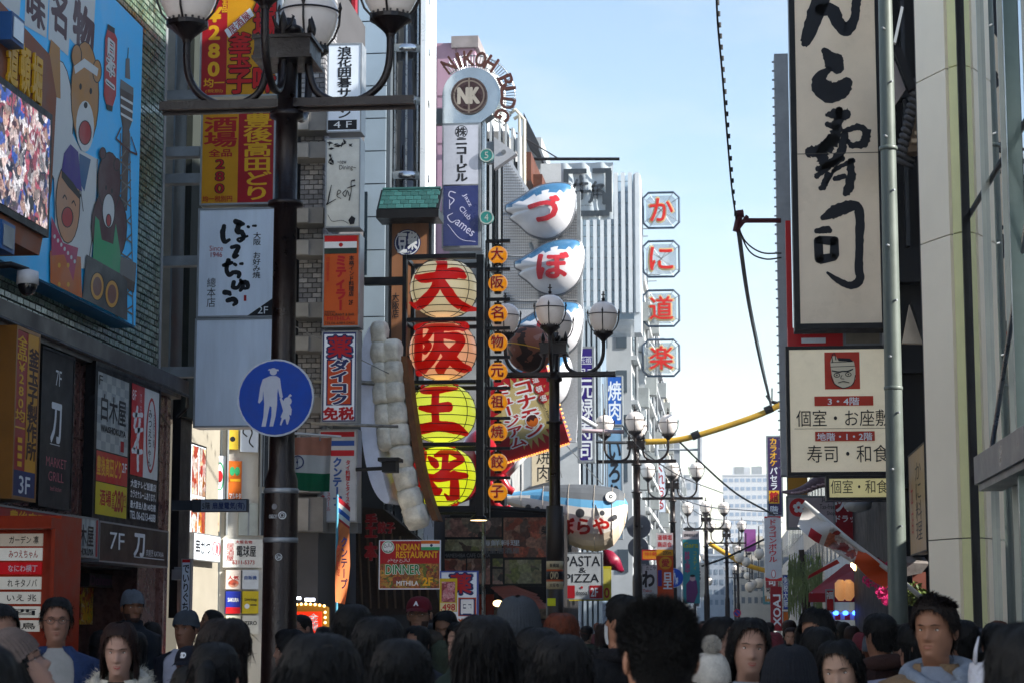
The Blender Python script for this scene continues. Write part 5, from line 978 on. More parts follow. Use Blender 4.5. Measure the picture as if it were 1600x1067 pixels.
b.line([(1300, 566), (1336, 565)], 1, INK); b.line([(1299, 573), (1337, 572)], 1, INK); b.brush([[(1302, 579, 2), (1312, 581, 2.4), (1318, 580, 2), (1326, 580, 2.4), (1334, 577, 2)]], INK, rough=0); b.ring(1309, 586, 5, 1.2, INK, ry=3.6); b.ring(1327, 585, 5, 1.2, INK, ry=3.6); b.disc(1309, 586, 1.2, INK); b.disc(1327, 585, 1.2, INK)
b.brush([[(1317, 586, 1), (1315, 591, 1), (1320, 592, 1)], [(1311, 598, 1.2), (1319, 596, 1.4), (1328, 598, 1.2)], [(1300, 586, 1.2), (1304, 598, 1.2), (1314, 605, 1.4), (1322, 606, 1.4), (1334, 600, 1.2), (1338, 586, 1.2)]], INK, rough=0)
b.brush([[(1303, 566, 1.4), (1302, 556, 1.4), (1306, 552, 1.4), (1308, 562, 1.4)]], INK, rough=0)
RP = M('orange_red_print', '#b0301c'); b.rect(1273, 619, 1365, 634, RP); b.text('3・4階', 1294, 621, 1343, 633, WH, .02); b.text('個室・お座敷', 1244, 640, 1391, 666, INK, .0); b.rect(1241, 669, 1386, 669.8, M('thin_rule', '#6a6458', .5)); b.rect(1273, 674, 1366, 689, RP); b.text('地階・1・2階', 1276, 676, 1362, 688, WH, .02); b.text('寿司・和食', 1260, 695, 1387, 722, INK, .0)
b = sign('restaurant_sign', 'small cream sign with five characters hung under the chef face sign', (1291, 742, 1392, 781), 26.6, M('cream_lit_face2', '#d2c890', .3, var=.08, emit=.06), BLACKM, depth=.4, rim=.04); b.text('個室・和食', 1298, 749, 1387, 770, INK, .0)
b = sign('shop_sign', 'white tax free shop sign with red cherry blossom emblem', (1229, 774, 1305, 826), 33, M('pinkish_white_face', '#a69ca2', .35), GREYM, depth=.3, rim=.03)
b.disc(1248, 792, 14.5, REDB)
for k in range(5): q = math.pi*2*k/5-math.pi/2; b.disc(1248+5.5*math.cos(q), 792+5.5*math.sin(q), 3.6, WH, n=12)
b.text('Japan.', 1284, 776, 1304, 784, INK, 0); b.text('Tax-free', 1281, 787, 1304, 795, INK, 0); b.text('Shop', 1292, 798, 1304, 806, INK, 0)
b = sign('shop_sign', 'deep red drug store board with white katakana behind the pole', (1300, 776, 1366, 850), 36, M('deep_red_face', '#86101c', .4), GREYM, depth=.3, rim=.02); b.text('ツルハ', 1304, 778, 1362, 798, WH, .06); b.text('ドラッグ', 1306, 804, 1350, 815, WH, .03)
b = fsign('vertical_sign', 'cream oblique restaurant board with faded brush writing right of the pole', 1449, 1423, PXp(1436, 690, 2.3).z, PXp(1436, 862, 2.3).z, 2.35, M('warm_cream_face', '#a8906c', .4, var=.15), BLACKM, side=-1); b.text('かに料理', 40, 12, 78, 88, INK, .0, True); b.text('本店', 12, 30, 26, 80, RI, .0, True)
b = sign('vertical_sign', 'tall purple karaoke sign with yellow and white katakana far down the street', (1198, 680, 1223, 806), 70, M('plum_face', '#33204a', .4, var=.08), GREYM, depth=.4, rim=.05); b.text('カラオケ', 1203, 683, 1215, 728, YI, .03, True); b.text('パセラ', 1203, 729, 1215, 765, WH, .03, True); b.rect(1201, 766, 1217, 786, YI); b.text('館', 1202, 768, 1215, 784, RI, .05); b.text('階', 1203, 790, 1215, 802, WH, .02)
b = sign('vertical_sign', 'white rounded vertical sign with red katakana and a bowling pin', (1195, 806, 1221, 907), 62, M('white_pill_face', '#b8bac0', .35), M('white_pill_face', '#b8bac0'), depth=.4, rim=0)
b.poly([(1195, 806), (1221, 806), (1221, 809), (1214, 807.5), (1202, 807.5), (1195, 809)], REDB); b.poly([(1195, 907), (1195, 901), (1203, 904), (1213, 904), (1221, 901), (1221, 907)], REDB); b.text('ドラゴンボウル', 1201, 810, 1214, 878, REDB, .03, True); b.disc(1208, 896, 3, WH, ry=6); b.ring(1208, 896, 3.4, 1, REDB, ry=6.4)
b = sign('vertical_sign', 'red sign with white letters LAOX turned sideways', (1204, 916, 1222, 985), 56, M('laox_red', '#8c1420', .4), M('laox_red', '#8c1420'), depth=.3, rim=0)
g_, f_ = glyph('LAOX', .03); a0, b0 = g_.min(0); a1, b1 = g_.max(0); b.out('lettering', [(1220-(y-b0)/(b1-b0)*12, 928+(x-a0)/(a1-a0)*50) for x, y in g_], [list(q) for q in f_], WH)
b = sign('vertical_sign', 'narrow blue vertical sign with white writing beside the sideways red one', (1223, 897, 1232, 952), 52, M('royal_blue_face', '#2038a0', .4), GREYM, depth=.3, rim=.02); b.text('免税大阪', 1224, 900, 1231, 948, WH, .03, True)
b = sign('vertical_sign', 'orange and blue strip sign at eye level beside the sideways red one', (1223, 954, 1233, 985), 52, ORG, GREYM, depth=.3, rim=.02)
# left far street signs
b = sign('street_banner', 'white and orange street banner with an eye catching love character', (1026, 832, 1052, 942), 44, M('banner_orange', '#c0481c', .6, var=.1), WHITEP, 'banner', depth=.02, rim=0); b.rect(1026, 832, 1052, 858, M('banner_white', '#b8b0b2', .6)); b.text('道頓堀', 1028, 835, 1050, 843, RI, .03); b.text('商店会', 1028, 846, 1050, 854, RI, .03); b.rect(1026, 858, 1052, 868, YEL1); b.text('200m', 1036, 860, 1049, 866, INK, .02); b.disc(1040, 879, 10, YEL1); b.text('愛', 1034, 873, 1046, 885, RI, .04); b.text('日王', 1036, 893, 1050, 920, WH, .05, True); b.rect(1028, 890, 1034, 915, M('print_purple', '#402a82'))
b = sign('street_banner', 'turquoise street banner with a costumed figure and pink writing', (1067, 829, 1093, 942), 46, M('banner_turquoise', '#3c8c92', .6, var=.1), WHITEP, 'banner', depth=.02, rim=0); b.rect(1067, 829, 1093, 842, M('banner_white', '#b8b0b2')); b.text('道頓堀商店会', 1069, 833, 1091, 838, INK, .02); b.text('Gara', 1068, 847, 1091, 855, M('lime_ink', '#a0a830', .5), .04); b.text('好評上演中', 1070, 861, 1078, 895, M('pink_ink', '#b04878', .5), .04, True); b.text('コメディ', 1083, 860, 1089, 890, M('lime_ink', '#a0a830'), .02, True)
b.poly([(1072, 912), (1078, 905), (1088, 906), (1090, 925), (1084, 941), (1072, 940)], M('kimono_print', '#6a3a6a', .5)); b.disc(1082, 903, 4.5, M('print_face', '#c0a0a0', .5)); b.disc(1082, 899, 4, INK, ry=2)
b = sign('restaurant_board', 'white takoyaki board with a large black hiragana', (1003, 882, 1027, 928), 43, M('white_grey_face', '#a9afb4'), GREYM, depth=.06, rim=.01); b.text('わ', 1004, 892, 1022, 916, INK, .06); b.text('たこや', 1010, 884, 1025, 890, INK, .02); b.text('Tako', 1004, 920, 1018, 924, RI, .02)
b = sign('shop_fascia', 'orange and yellow fascia band between lamp posts far down the street', (1003, 858, 1028, 874), 47, M('fascia_orange', '#c07a18', .5), REDS, depth=.3, rim=.02); b.text('10:1:05', 1008, 862, 1026, 867, REDB, .03)
b = sign('vertical_sign', 'pink red vertical sign beside the third street lamp', (978, 706, 1003, 800), 76, M('pinkish_red_face', '#b03038', .5), GREYM, depth=.3, rim=.02)
b = sign('vertical_sign', 'white vertical sign with red writing behind the fourth street lamp', (1024, 714, 1040, 800), 100, WHITEP, GREYM, depth=.3, rim=.02); b.text('くれおる', 1026, 718, 1038, 796, RI, .03, True)
b = sign('hanging_banner', 'violet banner hanging high at the far end of the street', (1163, 826, 1181, 861), 120, M('violet_banner', '#8a4a8c', .6), M('violet_banner', '#8a4a8c'), 'banner', depth=.05, rim=0)
rs = np.random.RandomState(21); cols = ['#b8b4ac', '#c0c4c8', '#a8b4c4', '#8a2a30', '#c4b48c', '#3a6aa0', '#c8c0b4', '#b07a30', '#3c7a80', '#c0c8d0']
nm = ['white', 'pale grey', 'light blue', 'dark red', 'cream', 'blue', 'ivory', 'ochre', 'teal', 'off white']
for k in range(24):
    Y_ = 96+k*6; right = k % 2; x0 = VPX+((3.3 if right else -3.0-1.4*(Y_ < 110))*3200/Y_)*(1 if right else 1)+(rs.rand()*10-5)-(0 if right else 10)
    x0 = min(max(x0, 1066), 1196); h = (1.2+rs.rand()*1.4)*3200/Y_; wd = (.7+rs.rand()*.5)*3200/Y_; yb = 966-(1.2+rs.rand()*3)*3200/Y_*.8
    c = (k//2) % 10; b = sign('vertical_sign', ('nearer ' if k < 20 else 'farther ')+'small '+nm[c]+' shop sign over the far crowd, '+('right' if right else 'left')+' side', (x0, yb-h, x0+wd, yb), Y_, M('far_sign_'+str(c), cols[c], .5), GREYM, depth=.3, rim=.02, group='distant shop signs')
    b.text(random.choice(['寿司', '酒場', '焼肉', '薬局', 'うどん', '喫茶']), x0+wd*.2, yb-h*.9, x0+wd*.8, yb-h*.1, INK if c in (0, 1, 2, 4, 6, 9) else WH, .05, True)
# ================================================================== STREET LAMPS
GLB = M('opal_globe_glass', '#d4ccc6', .25, var=.04, trans=.0, coat=.4, emit=.03)
LAMPR = M('lamp_iron', '#1c100e', .35, .25, var=.35, scale=8, bump=.2)
def make_lamp(loc, label, dx=0):
    t = thing('street_lamp', label, 'street lamp', loc, 'four armed globe lamps down the middle of the street')
    x, y, _ = loc; z0 = 5.33
    m = MB(); m.lathe((x, y, 0), [(.16, 0), (.16, .5), (.125, .6), (.118, 2.55), (.112, 2.66), (.09, 2.73), (.085, 3.6), (.082, z0-.75), (.125, z0-.74), (.125, z0-.71), (.08, z0-.70), (.078, z0-.12), (.12, z0-.10), (.12, z0-.06), (.075, z0-.05), (.07, z0+.5), (.10, z0+.52), (.10, z0+.56), (.06, z0+.58), (.055, z0+.62)], 18); m.build('pole', LAMPR, t, smooth=True)
    m = MB(); m.box((x-.92, y-.05, z0-.03), (x+.92, y-.01, z0+.03)); m.box((x-.92, y+.03, z0-.045), (x+.92, y+.07, z0+.015)); m.build('crossbar', LAMPR, t)
    m = MB(); m.box((x-.20, y-.2, z0+.30), (x+.20, y+.2, z0+.44)); m.box((x-.215, y-.215, z0+.43), (x+.215, y+.215, z0+.455)); m.box((x-.215, y-.215, z0+.285), (x+.215, y+.215, z0+.305)); m.build('hub_block', LAMPR, t)
    for k, (a, b) in enumerate(((-1, 0), (1, 0), (0, -1), (0, 1))):
        # leaf shaped finial
        m = MB(); c = Vector((x+a*.17, y+b*.17, z0+.455)); m.lathe(c, [(.03, 0), (.018, .03), (.03, .05), (.034, .09), (.02, .14), (.0001, .19)], 8); U = Vector((b, a, 0)) if b == 0 else Vector((1, 0, 0))
        for s_ in (-1, 1): m.tube([c+Vector((0, 0, .03)), c+U*.05*s_+Vector((0, 0, .07)), c+U*.075*s_+Vector((0, 0, .14)), c+U*.06*s_+Vector((0, 0, .15))], [.014, .014, .01, .003], 6)
        m.build('finial', LAMPR, t, smooth=True)
        q = [(.15, .34), (.155, .24), (.20, .10), (.30, .025), (.42, .0), (.55, .03), (.66, .11), (.72, .22), (.74, .36), (.74, .50)]
        m = MB(); m.tube([Vector((x+a*r_, y+b*r_, z0+z_)) for r_, z_ in [tuple(v) for v in catmull(q, 3)]], .028, 8); m.build('arm', LAMPR, t, smooth=True)
        c = Vector((x+a*.74, y+b*.74, z0+.49))
        g = MB(); g.lathe(c+Vector((0, 0, .13)), [(.11, 0), (.15, .05), (.195, .14), (.215, .23), (.21, .31), (.18, .38), (.13, .43), (.06, .455), (.0001, .46)], 24); gl = g.build('globe', GLB, t, smooth=True)
        m = MB(); m.lathe(c, [(.03, -.02), (.035, .0), (.06, .03), (.13, .09), (.15, .10), (.15, .13), (.12, .14)], 18)
        for i in range(18): q_ = 2*math.pi*i/18; m.box((c.x+.14*math.cos(q_)-.007, c.y+.14*math.sin(q_)-.007, c.z+.12), (c.x+.14*math.cos(q_)+.007, c.y+.14*math.sin(q_)+.007, c.z+.15))
        m.build('cup', LAMPR, gl, smooth=False)
        m = MB(); m.tube([c+Vector((.232*math.cos(i*math.pi/12), .232*math.sin(i*math.pi/12), .395)) for i in range(25)], .008, 5)
        for i in range(4):
            q_ = math.pi/2*i; d = Vector((math.cos(q_), math.sin(q_), 0)); m.tube([c+d*.12+Vector((0, 0, .12)), c+d*.19+Vector((0, 0, .2)), c+d*.228+Vector((0, 0, .3)), c+d*.234+Vector((0, 0, .395)), c+d*.225+Vector((0, 0, .47))], [.009, .009, .009, .009, .003], 5)
            m.lathe(c+d*.234+Vector((0, 0, .40)), [(.001, -.02), (.016, .03), (.001, .08)], 6)
        m.build('cage', LAMPR, gl, smooth=False)
        m = MB(); m.lathe(c+Vector((0, 0, .575)), [(.07, 0), (.05, .02), (.02, .035), (.03, .06), (.012, .08), (.012, .17), (.0001, .18)], 10); m.box((c.x-.03, c.y-.006, c.z+.69), (c.x+.03, c.y+.006, c.z+.705)); m.build('top_finial', LAMPR, gl, smooth=False)
    return t
YL1 = 14.0; q = P(439, 800, YL1); L1 = make_lamp((q.x, YL1, 0), 'nearest street lamp, its dark pole carrying the blue round pedestrian sign')
spec = [(867, 30.4, 'second street lamp, its pole passing in front of the white pufferfish signs'), (996, 47.6, 'third street lamp from the front, in front of the pale blue sign'), (1052, 62.5, 'fourth street lamp, under the yellow cable'), (1104, 84, 'fifth street lamp, thin dark pole right of the turquoise banner'), (1136, 100, 'sixth street lamp, just right of the fifth'), (1153, 135, 'seventh street lamp, pale and hazy left of the red disc'), (1085, 150, 'eighth street lamp, small globes beside the turquoise banner'), (1148, 185, 'ninth street lamp, tiny and hazy above the crowd')]
for x_, Y_, lab in spec: q = P(x_, 900, Y_); dup(L1, (q.x, Y_, 0), lab)
lx = L1.location.x
# bands, stickers on the first pole; wrap and stickers on the second
for z_ in (2.56, 2.22): m = MB(); m.lathe((lx, YL1, z_), [(.1195, 0), (.123, .005), (.123, .03), (.1195, .035)], 20); m.build('metal_band', ALU, L1, smooth=True)
bd = Board((lx-.09, YL1-.1225, 2.2), X1, Z1, .18, .36, (0, 0, 18, 36), L1); bd.warp = lambda p, k: Vector((p.x, YL1-math.sqrt(max(1e-5, .1235**2-(p.x-lx)**2))-.0005*k, p.z))
bd.text('OGO!!', 3, 15, 9, 17.5, WH, .02, name='sticker'); bd.ring(12.5, 15.5, 2.6, .5, WH, 'sticker'); bd.ring(12.5, 15.5, 1.4, .35, WH, 'sticker'); bd.disc(7, 9.5, 2, M('grey_ink', '#7c7c80'), name='sticker'); bd.k = 0
bd2 = Board((lx-.09, YL1-.1225, 1.8), X1, Z1, .18, .36, (0, 0, 18, 36), L1); bd2.warp = bd.warp; bd2.disc(10.5, 4, 2.4, WH, name='sticker'); bd2.disc(10.5, 4, 2.0, INK, name='sticker'); bd2.text('OH', 9, 3, 12, 5.2, WH, .02, name='sticker')
q = P(867, 900, 30.4); px_ = q.x; wr = thing('pole_wrap', 'cream and orange warning bands with a small yellow notice round the second lamp pole', 'pole wrap', (px_, 30.4, 1.6)); CW = M('cream_wrap', '#b4a888', .5)
def zz(y): return P(867, y, 30.4).z
for y0, y1, mt in ((876, 889, CW), (889, 892, M('orange_wrap', '#b4501c', .5)), (892, 905, INK), (905, 908, M('orange_wrap', '#b4501c')), (908, 920, CW), (790, 876, M('dark_pole_sleeve', '#2a2320', .5, .2, var=.2)), (920, 1010, M('dark_pole_sleeve', '#2a2320'))):
    m = MB(); m.lathe((px_, 30.4, 0), [(.128, zz(y1)), (.128, zz(y0))], 20); m.build('band', mt, wr, smooth=True)
bo = Board((px_-.1, 30.4-.131, zz(920)), X1, Z1, .2, zz(876)-zz(920), (0, 876, 20, 920), wr); bo.warp = lambda p, k: Vector((p.x, 30.4-math.sqrt(max(1e-5, .1285**2-(p.x-px_)**2))-.0008*k, p.z)); bo.text('OVO', 4, 893, 16, 904, CW, .04); bo.text('東横堀', 3, 880, 17, 886, INK, .02); bo.text('大阪市', 3, 911, 17, 917, INK, .02)
bo = Board((px_-.1, 30.4-.131, zz(946)), X1, Z1, .12, zz(934)-zz(946), (0, 0, 10, 10), wr); bo.rect(0, 0, 10, 10, M('fluorescent_yellow', '#c8d010', .5), 'notice')
# blue pedestrian sign
def pedsign(cx, cy, r_, Y, label, detail=True):
    c = P(cx, cy, Y); R_ = r_*PX1(Y); t = thing('pedestrian_sign', label, 'road sign', tuple(c))
    pts = [(c.x+R_*math.cos(q_*math.pi/24), Y, c.z+R_*math.sin(q_*math.pi/24)) for q_ in range(48)]
    m = MB(); m.poly(pts, None, Vector((0, .02, 0))); m.build('disc', M('sign_white_rim', '#a8b0bc', .4), t)
    b = Board((c.x-R_, Y, c.z-R_), X1, Z1, 2*R_, 2*R_, (368, 559, 492, 683), t); b.disc(430, 621, 59.5, M('sign_blue', '#0b3c96', .6, var=.12, scale=9))
    G_ = M('sign_figure_grey', '#a4aab8', .5, var=.08, scale=9)
    b.disc(426, 579, 5.8, G_); b.poly([(417, 577), (435, 578), (434, 575.5), (419, 574.5)], G_)
    b.poly([(421, 586), (431, 586), (437, 590), (439, 604), (442, 620), (440, 622), (437, 620), (434, 606), (433, 615), (433, 632), (431, 650), (427, 667), (421, 667), (424, 650), (424, 636), (421, 634), (418, 650), (415, 667), (408, 667), (411, 652), (412, 630), (410, 610), (409, 624), (404, 630), (402, 628), (405, 604), (409, 591)], G_)
    b.disc(450, 627, 6.6, G_); b.poly([(450, 620), (454, 615), (457, 618), (453, 621)], G_); b.poly([(440, 621), (447, 633), (454, 633), (457, 640), (456, 650), (453, 648), (454, 654), (451, 664), (449, 664), (447, 655), (444, 656), (440, 666), (438, 664), (441, 654), (439, 652), (443, 642), (437, 622)], G_)
    m = MB(); m.box((c.x-.02, Y+.02, c.z-R_*.6), (c.x+.02, Y+.12, c.z-R_*.5)); m.box((c.x-.02, Y+.02, c.z+R_*.5), (c.x+.02, Y+.12, c.z+R_*.6)); m.build('clamp', ALU, t); return t
pedsign(430.5, 621, 62, 13.76, 'large blue round sign of a man leading a child, on the nearest lamp pole')
pedsign(1053, 902, 15, 62.2, 'small blue round sign of a man and child on the fourth lamp pole')
c = P(1152, 957, 118); t = thing('no_parking_sign', 'tiny red ringed blue no parking disc just above the far crowd', 'road sign', tuple(c)); b = Board((c.x-.22, 118, c.z-.22), X1, Z1, .44, .44, (0, 0, 10, 10), t); b.disc(5, 5, 5, REDB, name='rim'); b.disc(5, 5, 3.8, M('sign_blue', '#133f8f'), name='face'); b.brush([[(2.6, 2.6, 1.2), (7.4, 7.4, 1.2)]], REDB, rough=0)
m = MB(); m.tube([(c.x, 118.06, 0), (c.x, 118.06, c.z+.25)], .03); m.build('post', GREYM, t)
for i, (cx, cy, r_) in enumerate(((998, 822, 19), (997, 855, 16), (1002, 882, 13))):
    c = P(cx, cy, 48.2); t = thing('round_sign', ['upper and largest', 'middle', 'lower and smallest'][i]+' of three grey sign backs on the third lamp pole', 'road sign', tuple(c)); R_ = r_*PX1(48.2)
    m = MB(); m.poly([(c.x+R_*math.cos(q_*math.pi/16), 48.2, c.z+R_*math.sin(q_*math.pi/16)) for q_ in range(32)], None, Vector((0, .02, 0))); m.build('disc', M('dull_zinc_disc', '#5c6068', .5, .3), t); m = MB(); m.box((c.x-.1, 47.9, c.z-.02), (c.x+.1, 48.2, c.z+.02)); m.build('clamp', ALU, t)
# ================================================================== BIG LANTERN FRAME
YL = 30
t = thing('giant_lantern_rack', 'black steel frame holding four giant paper lanterns', 'frame', tuple(P(628, 800, YL)))
m = MB()
for x0, x1 in ((628, 637), (745, 757)): a, c = P(x0, 806, YL), P(x1, 400, YL); m.box((a.x, YL-.12, a.z), (c.x, YL+.02, c.z)); m.box((a.x, YL+.7, a.z), (c.x, YL+.82, c.z))
m.build('upright', BLACKM, t)
for y0, y1 in ((398, 407), (497, 504), (594, 601), (691, 698), (790, 800)):
    m = MB(); a, c = P(637.3, y1, YL), P(744.7, y0, YL); m.box((a.x, YL-.11, a.z), (c.x, YL+.01, c.z)); m.build('rail', BLACKM, t); m = MB(); m.box((a.x, YL+.7, a.z), (c.x, YL+.8, c.z)); m.build('rail', BLACKM, t)
    m = MB()
    for x_ in (632, 751): e = P(x_, y0, YL); m.box((e.x-.03, YL+.021, e.z-.06), (e.x+.03, YL+.699, e.z)); 
    m.build('side_rail', BLACKM, t)
m = MB(); a, c = P(565, 442, YL), P(627, 429, YL); m.box((a.x, YL+.2, a.z), (c.x, YL+.32, c.z)); a, c = P(545, 800, YL), P(627, 792, YL); m.build('wall_arm', BLACKM, t)
LCO = [('#dcd4b4', '#ffe8b0', .08, 'cream', 'topmost'), ('#dcb494', '#ffb080', .13, 'peach', 'second from the top'), ('#c4cc48', '#dfe848', .18, 'yellow green', 'third from the top'), ('#bcc424', '#d8e020', .22, 'bright yellow', 'lowest')]
BR = [[[(652, 436, 5), (668, 442, 14), (695, 439, 14), (720, 434, 18), (731, 439, 8)], [(688, 408, 10), (696, 418, 15), (694, 440, 16), (685, 462, 14), (668, 477, 15), (652, 481, 9), (640, 474, 3)], [(695, 445, 10), (706, 464, 15), (722, 482, 13), (748, 487, 5)]],
 [[(650, 512, 9), (670, 510, 13), (684, 516, 11)], [(658, 514, 12), (659, 550, 13), (656, 584, 11)], [(681, 520, 9), (675, 532, 8), (669, 538, 7), (676, 546, 10), (670, 556, 8)], [(684, 514, 12), (706, 514, 16), (726, 511, 15), (727, 519, 7)], [(692, 516, 13), (692, 545, 13), (682, 566, 13), (664, 580, 13)], [(700, 531, 8), (720, 532, 13), (726, 540, 10), (712, 560, 14), (692, 583, 13)], [(694, 542, 7), (706, 560, 14), (722, 576, 14), (737, 578, 6)]],
 [[(660, 603, 6), (668, 611, 14), (692, 611, 14), (714, 606, 13)], [(661, 641, 5), (680, 643, 12), (708, 640, 15)], [(645, 668, 8), (655, 674, 13), (690, 670, 14), (718, 673, 15), (731, 679, 7)], [(687, 616, 11), (687, 645, 11), (688, 668, 11)]],
 [[(660, 700, 5), (666, 712, 11), (663, 740, 12), (662, 770, 12), (658, 786, 9)], [(643, 714, 4), (652, 726, 9), (662, 736, 7)], [(642, 764, 7), (654, 752, 10), (664, 744, 5)], [(708, 698, 9), (700, 708, 14), (686, 714, 6)], [(675, 716, 4), (684, 724, 11), (689, 731, 9)], [(702, 712, 9), (702, 730, 9), (700, 745, 8)], [(712, 708, 10), (726, 720, 8), (714, 728, 11), (700, 740, 9), (676, 752, 5)], [(668, 744, 6), (690, 750, 11), (714, 746, 12), (733, 745, 8)], [(716, 742, 10), (716, 770, 13), (711, 786, 11), (701, 774, 3)], [(680, 756, 7), (688, 770, 12), (696, 768, 5)]]]
BR = [[[(x_, y_, w_*(1.12 if i_ != 1 else 1.2)) for x_, y_, w_ in st] for st in g_] for i_, g_ in enumerate(BR)]
LRED = M('lantern_red_paint', '#c40f08', .35, var=.1, emit=.05, ecol='#ff1a08')
for k, ((cx, cy), (c_, e_, es, nm_, pos), ch) in enumerate(zip(((693.5, 451.5), (692, 548), (690.5, 645), (690.5, 744)), LCO, '大阪王将')):
    c = P(cx, cy, YL+.38); rx = 53.5*PX1(YL+.4); rz = 46.5*PX1(YL+.4); ry = .5
    t = thing('giant_lantern', 'giant '+nm_+' paper lantern with a red character, '+pos+' of four', 'lantern', tuple(c))
    prof = [(math.sin(math.pi*(.06+.88*i/18))**.8*rx, -math.cos(math.pi*(.06+.88*i/18))*rz) for i in range(19)]
    mt = M('lantern_paper_'+str(k+1), c_, .35, var=.06, scale=3, coat=.3, emit=es, ecol=e_)
    # the light inside is brighter at the middle of the paper
    nt_ = mt.node_tree; bs = nt_.nodes['Principled BSDF']; lw = nt_.nodes.new('ShaderNodeLayerWeight'); lw.inputs[0].default_value = .5
    m = MB(); m.lathe(c, prof, 40, sy=ry/rx); m.build('paper', mt, t, smooth=True)
    m = MB()
    for i in range(1, 18):
        if i % 2 == 0: r_, z_ = prof[i]; m.tube([(c.x+(r_+.016)*math.cos(q_*math.pi/16), c.y+(r_+.016)*ry/rx*math.sin(q_*math.pi/16), c.z+z_) for q_ in range(33)], .0065, 5)
    m.build('rib', BLACKM, t)
    m = MB()
    for q_ in (-35, 215, 12, 168): m.tube([(c.x+(r_+.006)*math.cos(R(q_)), c.y+(r_+.006)*ry/rx*math.sin(R(q_)), c.z+z_) for r_, z_ in prof], .006, 5)
    m.build('seam_wire', BLACKM, t)
    b = Board((c.x-rx, c.y-ry, c.z-rz), X1, Z1, 2*rx, 2*rz, (cx-53.5, cy-46.5, cx+53.5, cy+46.5), t)
    def wp(p, kk, c=c, rx=rx, ry=ry, rz=rz):
        s_ = 1-abs((p.x-c.x)/rx)**2-abs((p.z-c.z)/rz)**2.6; return Vector((p.x, c.y-ry*math.sqrt(max(.015, s_))-.005-.0005*kk, p.z))
    b.warp = wp; b.brush(BR[k], LRED, name='character', rough=.02, sub=5)
# small orange lanterns on their rack
t = thing('lantern_rack', 'thin black rack holding the column of small orange lanterns', 'rack', tuple(P(760, 800, 29.2))); m = MB(); a, c = P(757.5, 800, 29.2), P(761, 376, 29.2); m.box((a.x, 29.2, a.z), (c.x, 29.24, c.z)); m.build('upright', BLACKM, t)
OL = M('orange_lantern_paper', '#c4780c', .3, var=.06, coat=.5, emit=.12, ecol='#ffa020'); OLR = M('orange_lantern_red', '#b81408', .4); OLW = M('orange_lantern_pale', '#c8a878', .4)
ys = (399, 443, 490, 535, 580, 628, 675, 722, 768)
for k, (ch, cy) in enumerate(zip('大阪名物元祖焼餃子', ys)):
    c = P(778, cy, 29.25); R_ = 15.5*PX1(29.2); g = thing('small_lantern', 'small round orange lantern with a red character, '+['first', 'second', 'third', 'fourth', 'fifth', 'sixth', 'seventh', 'eighth', 'ninth and last'][k]+' down the rack', 'lantern', tuple(c), 'small orange lanterns on the rack')
    m = MB(); m.ball(c, R_, R_, R_*.95, 24, 14); m.build('paper', OL, g, smooth=True)
    m = MB(); m.lathe(c, [(.055, R_*.85), (.055, R_*1.1), (.02, R_*1.12), (.02, R_*1.35)], 12); m.build('cap', BLACKM, g); m = MB(); m.lathe(c, [(.05, -R_*1.1), (.055, -R_*.85)], 12); m.build('lower_ring', BLACKM, g)
    b = Board((c.x-R_, c.y-R_, c.z-R_), X1, Z1, 2*R_, 2*R_, (0, 0, 31, 31), g); b.warp = lambda p, kk, c=c, R_=R_: Vector((p.x, c.y-math.sqrt(max(.0002, R_**2-(p.x-c.x)**2-(p.z-c.z)**2))-.002-.002*kk, p.z))
    b.text(ch, 6, 6, 25, 25, OLW, .06, sub=3); b.text(ch, 6, 6, 25, 25, OLR, .018, sub=3, name='character')
    a, e = P(760, cy-22, 29.2), P(797, cy-22, 29.2); m = MB(); m.box((a.x, 29.18, a.z-.02), (e.x, 29.27, a.z+.02)); m.build('rack_bar', BLACKM, t)
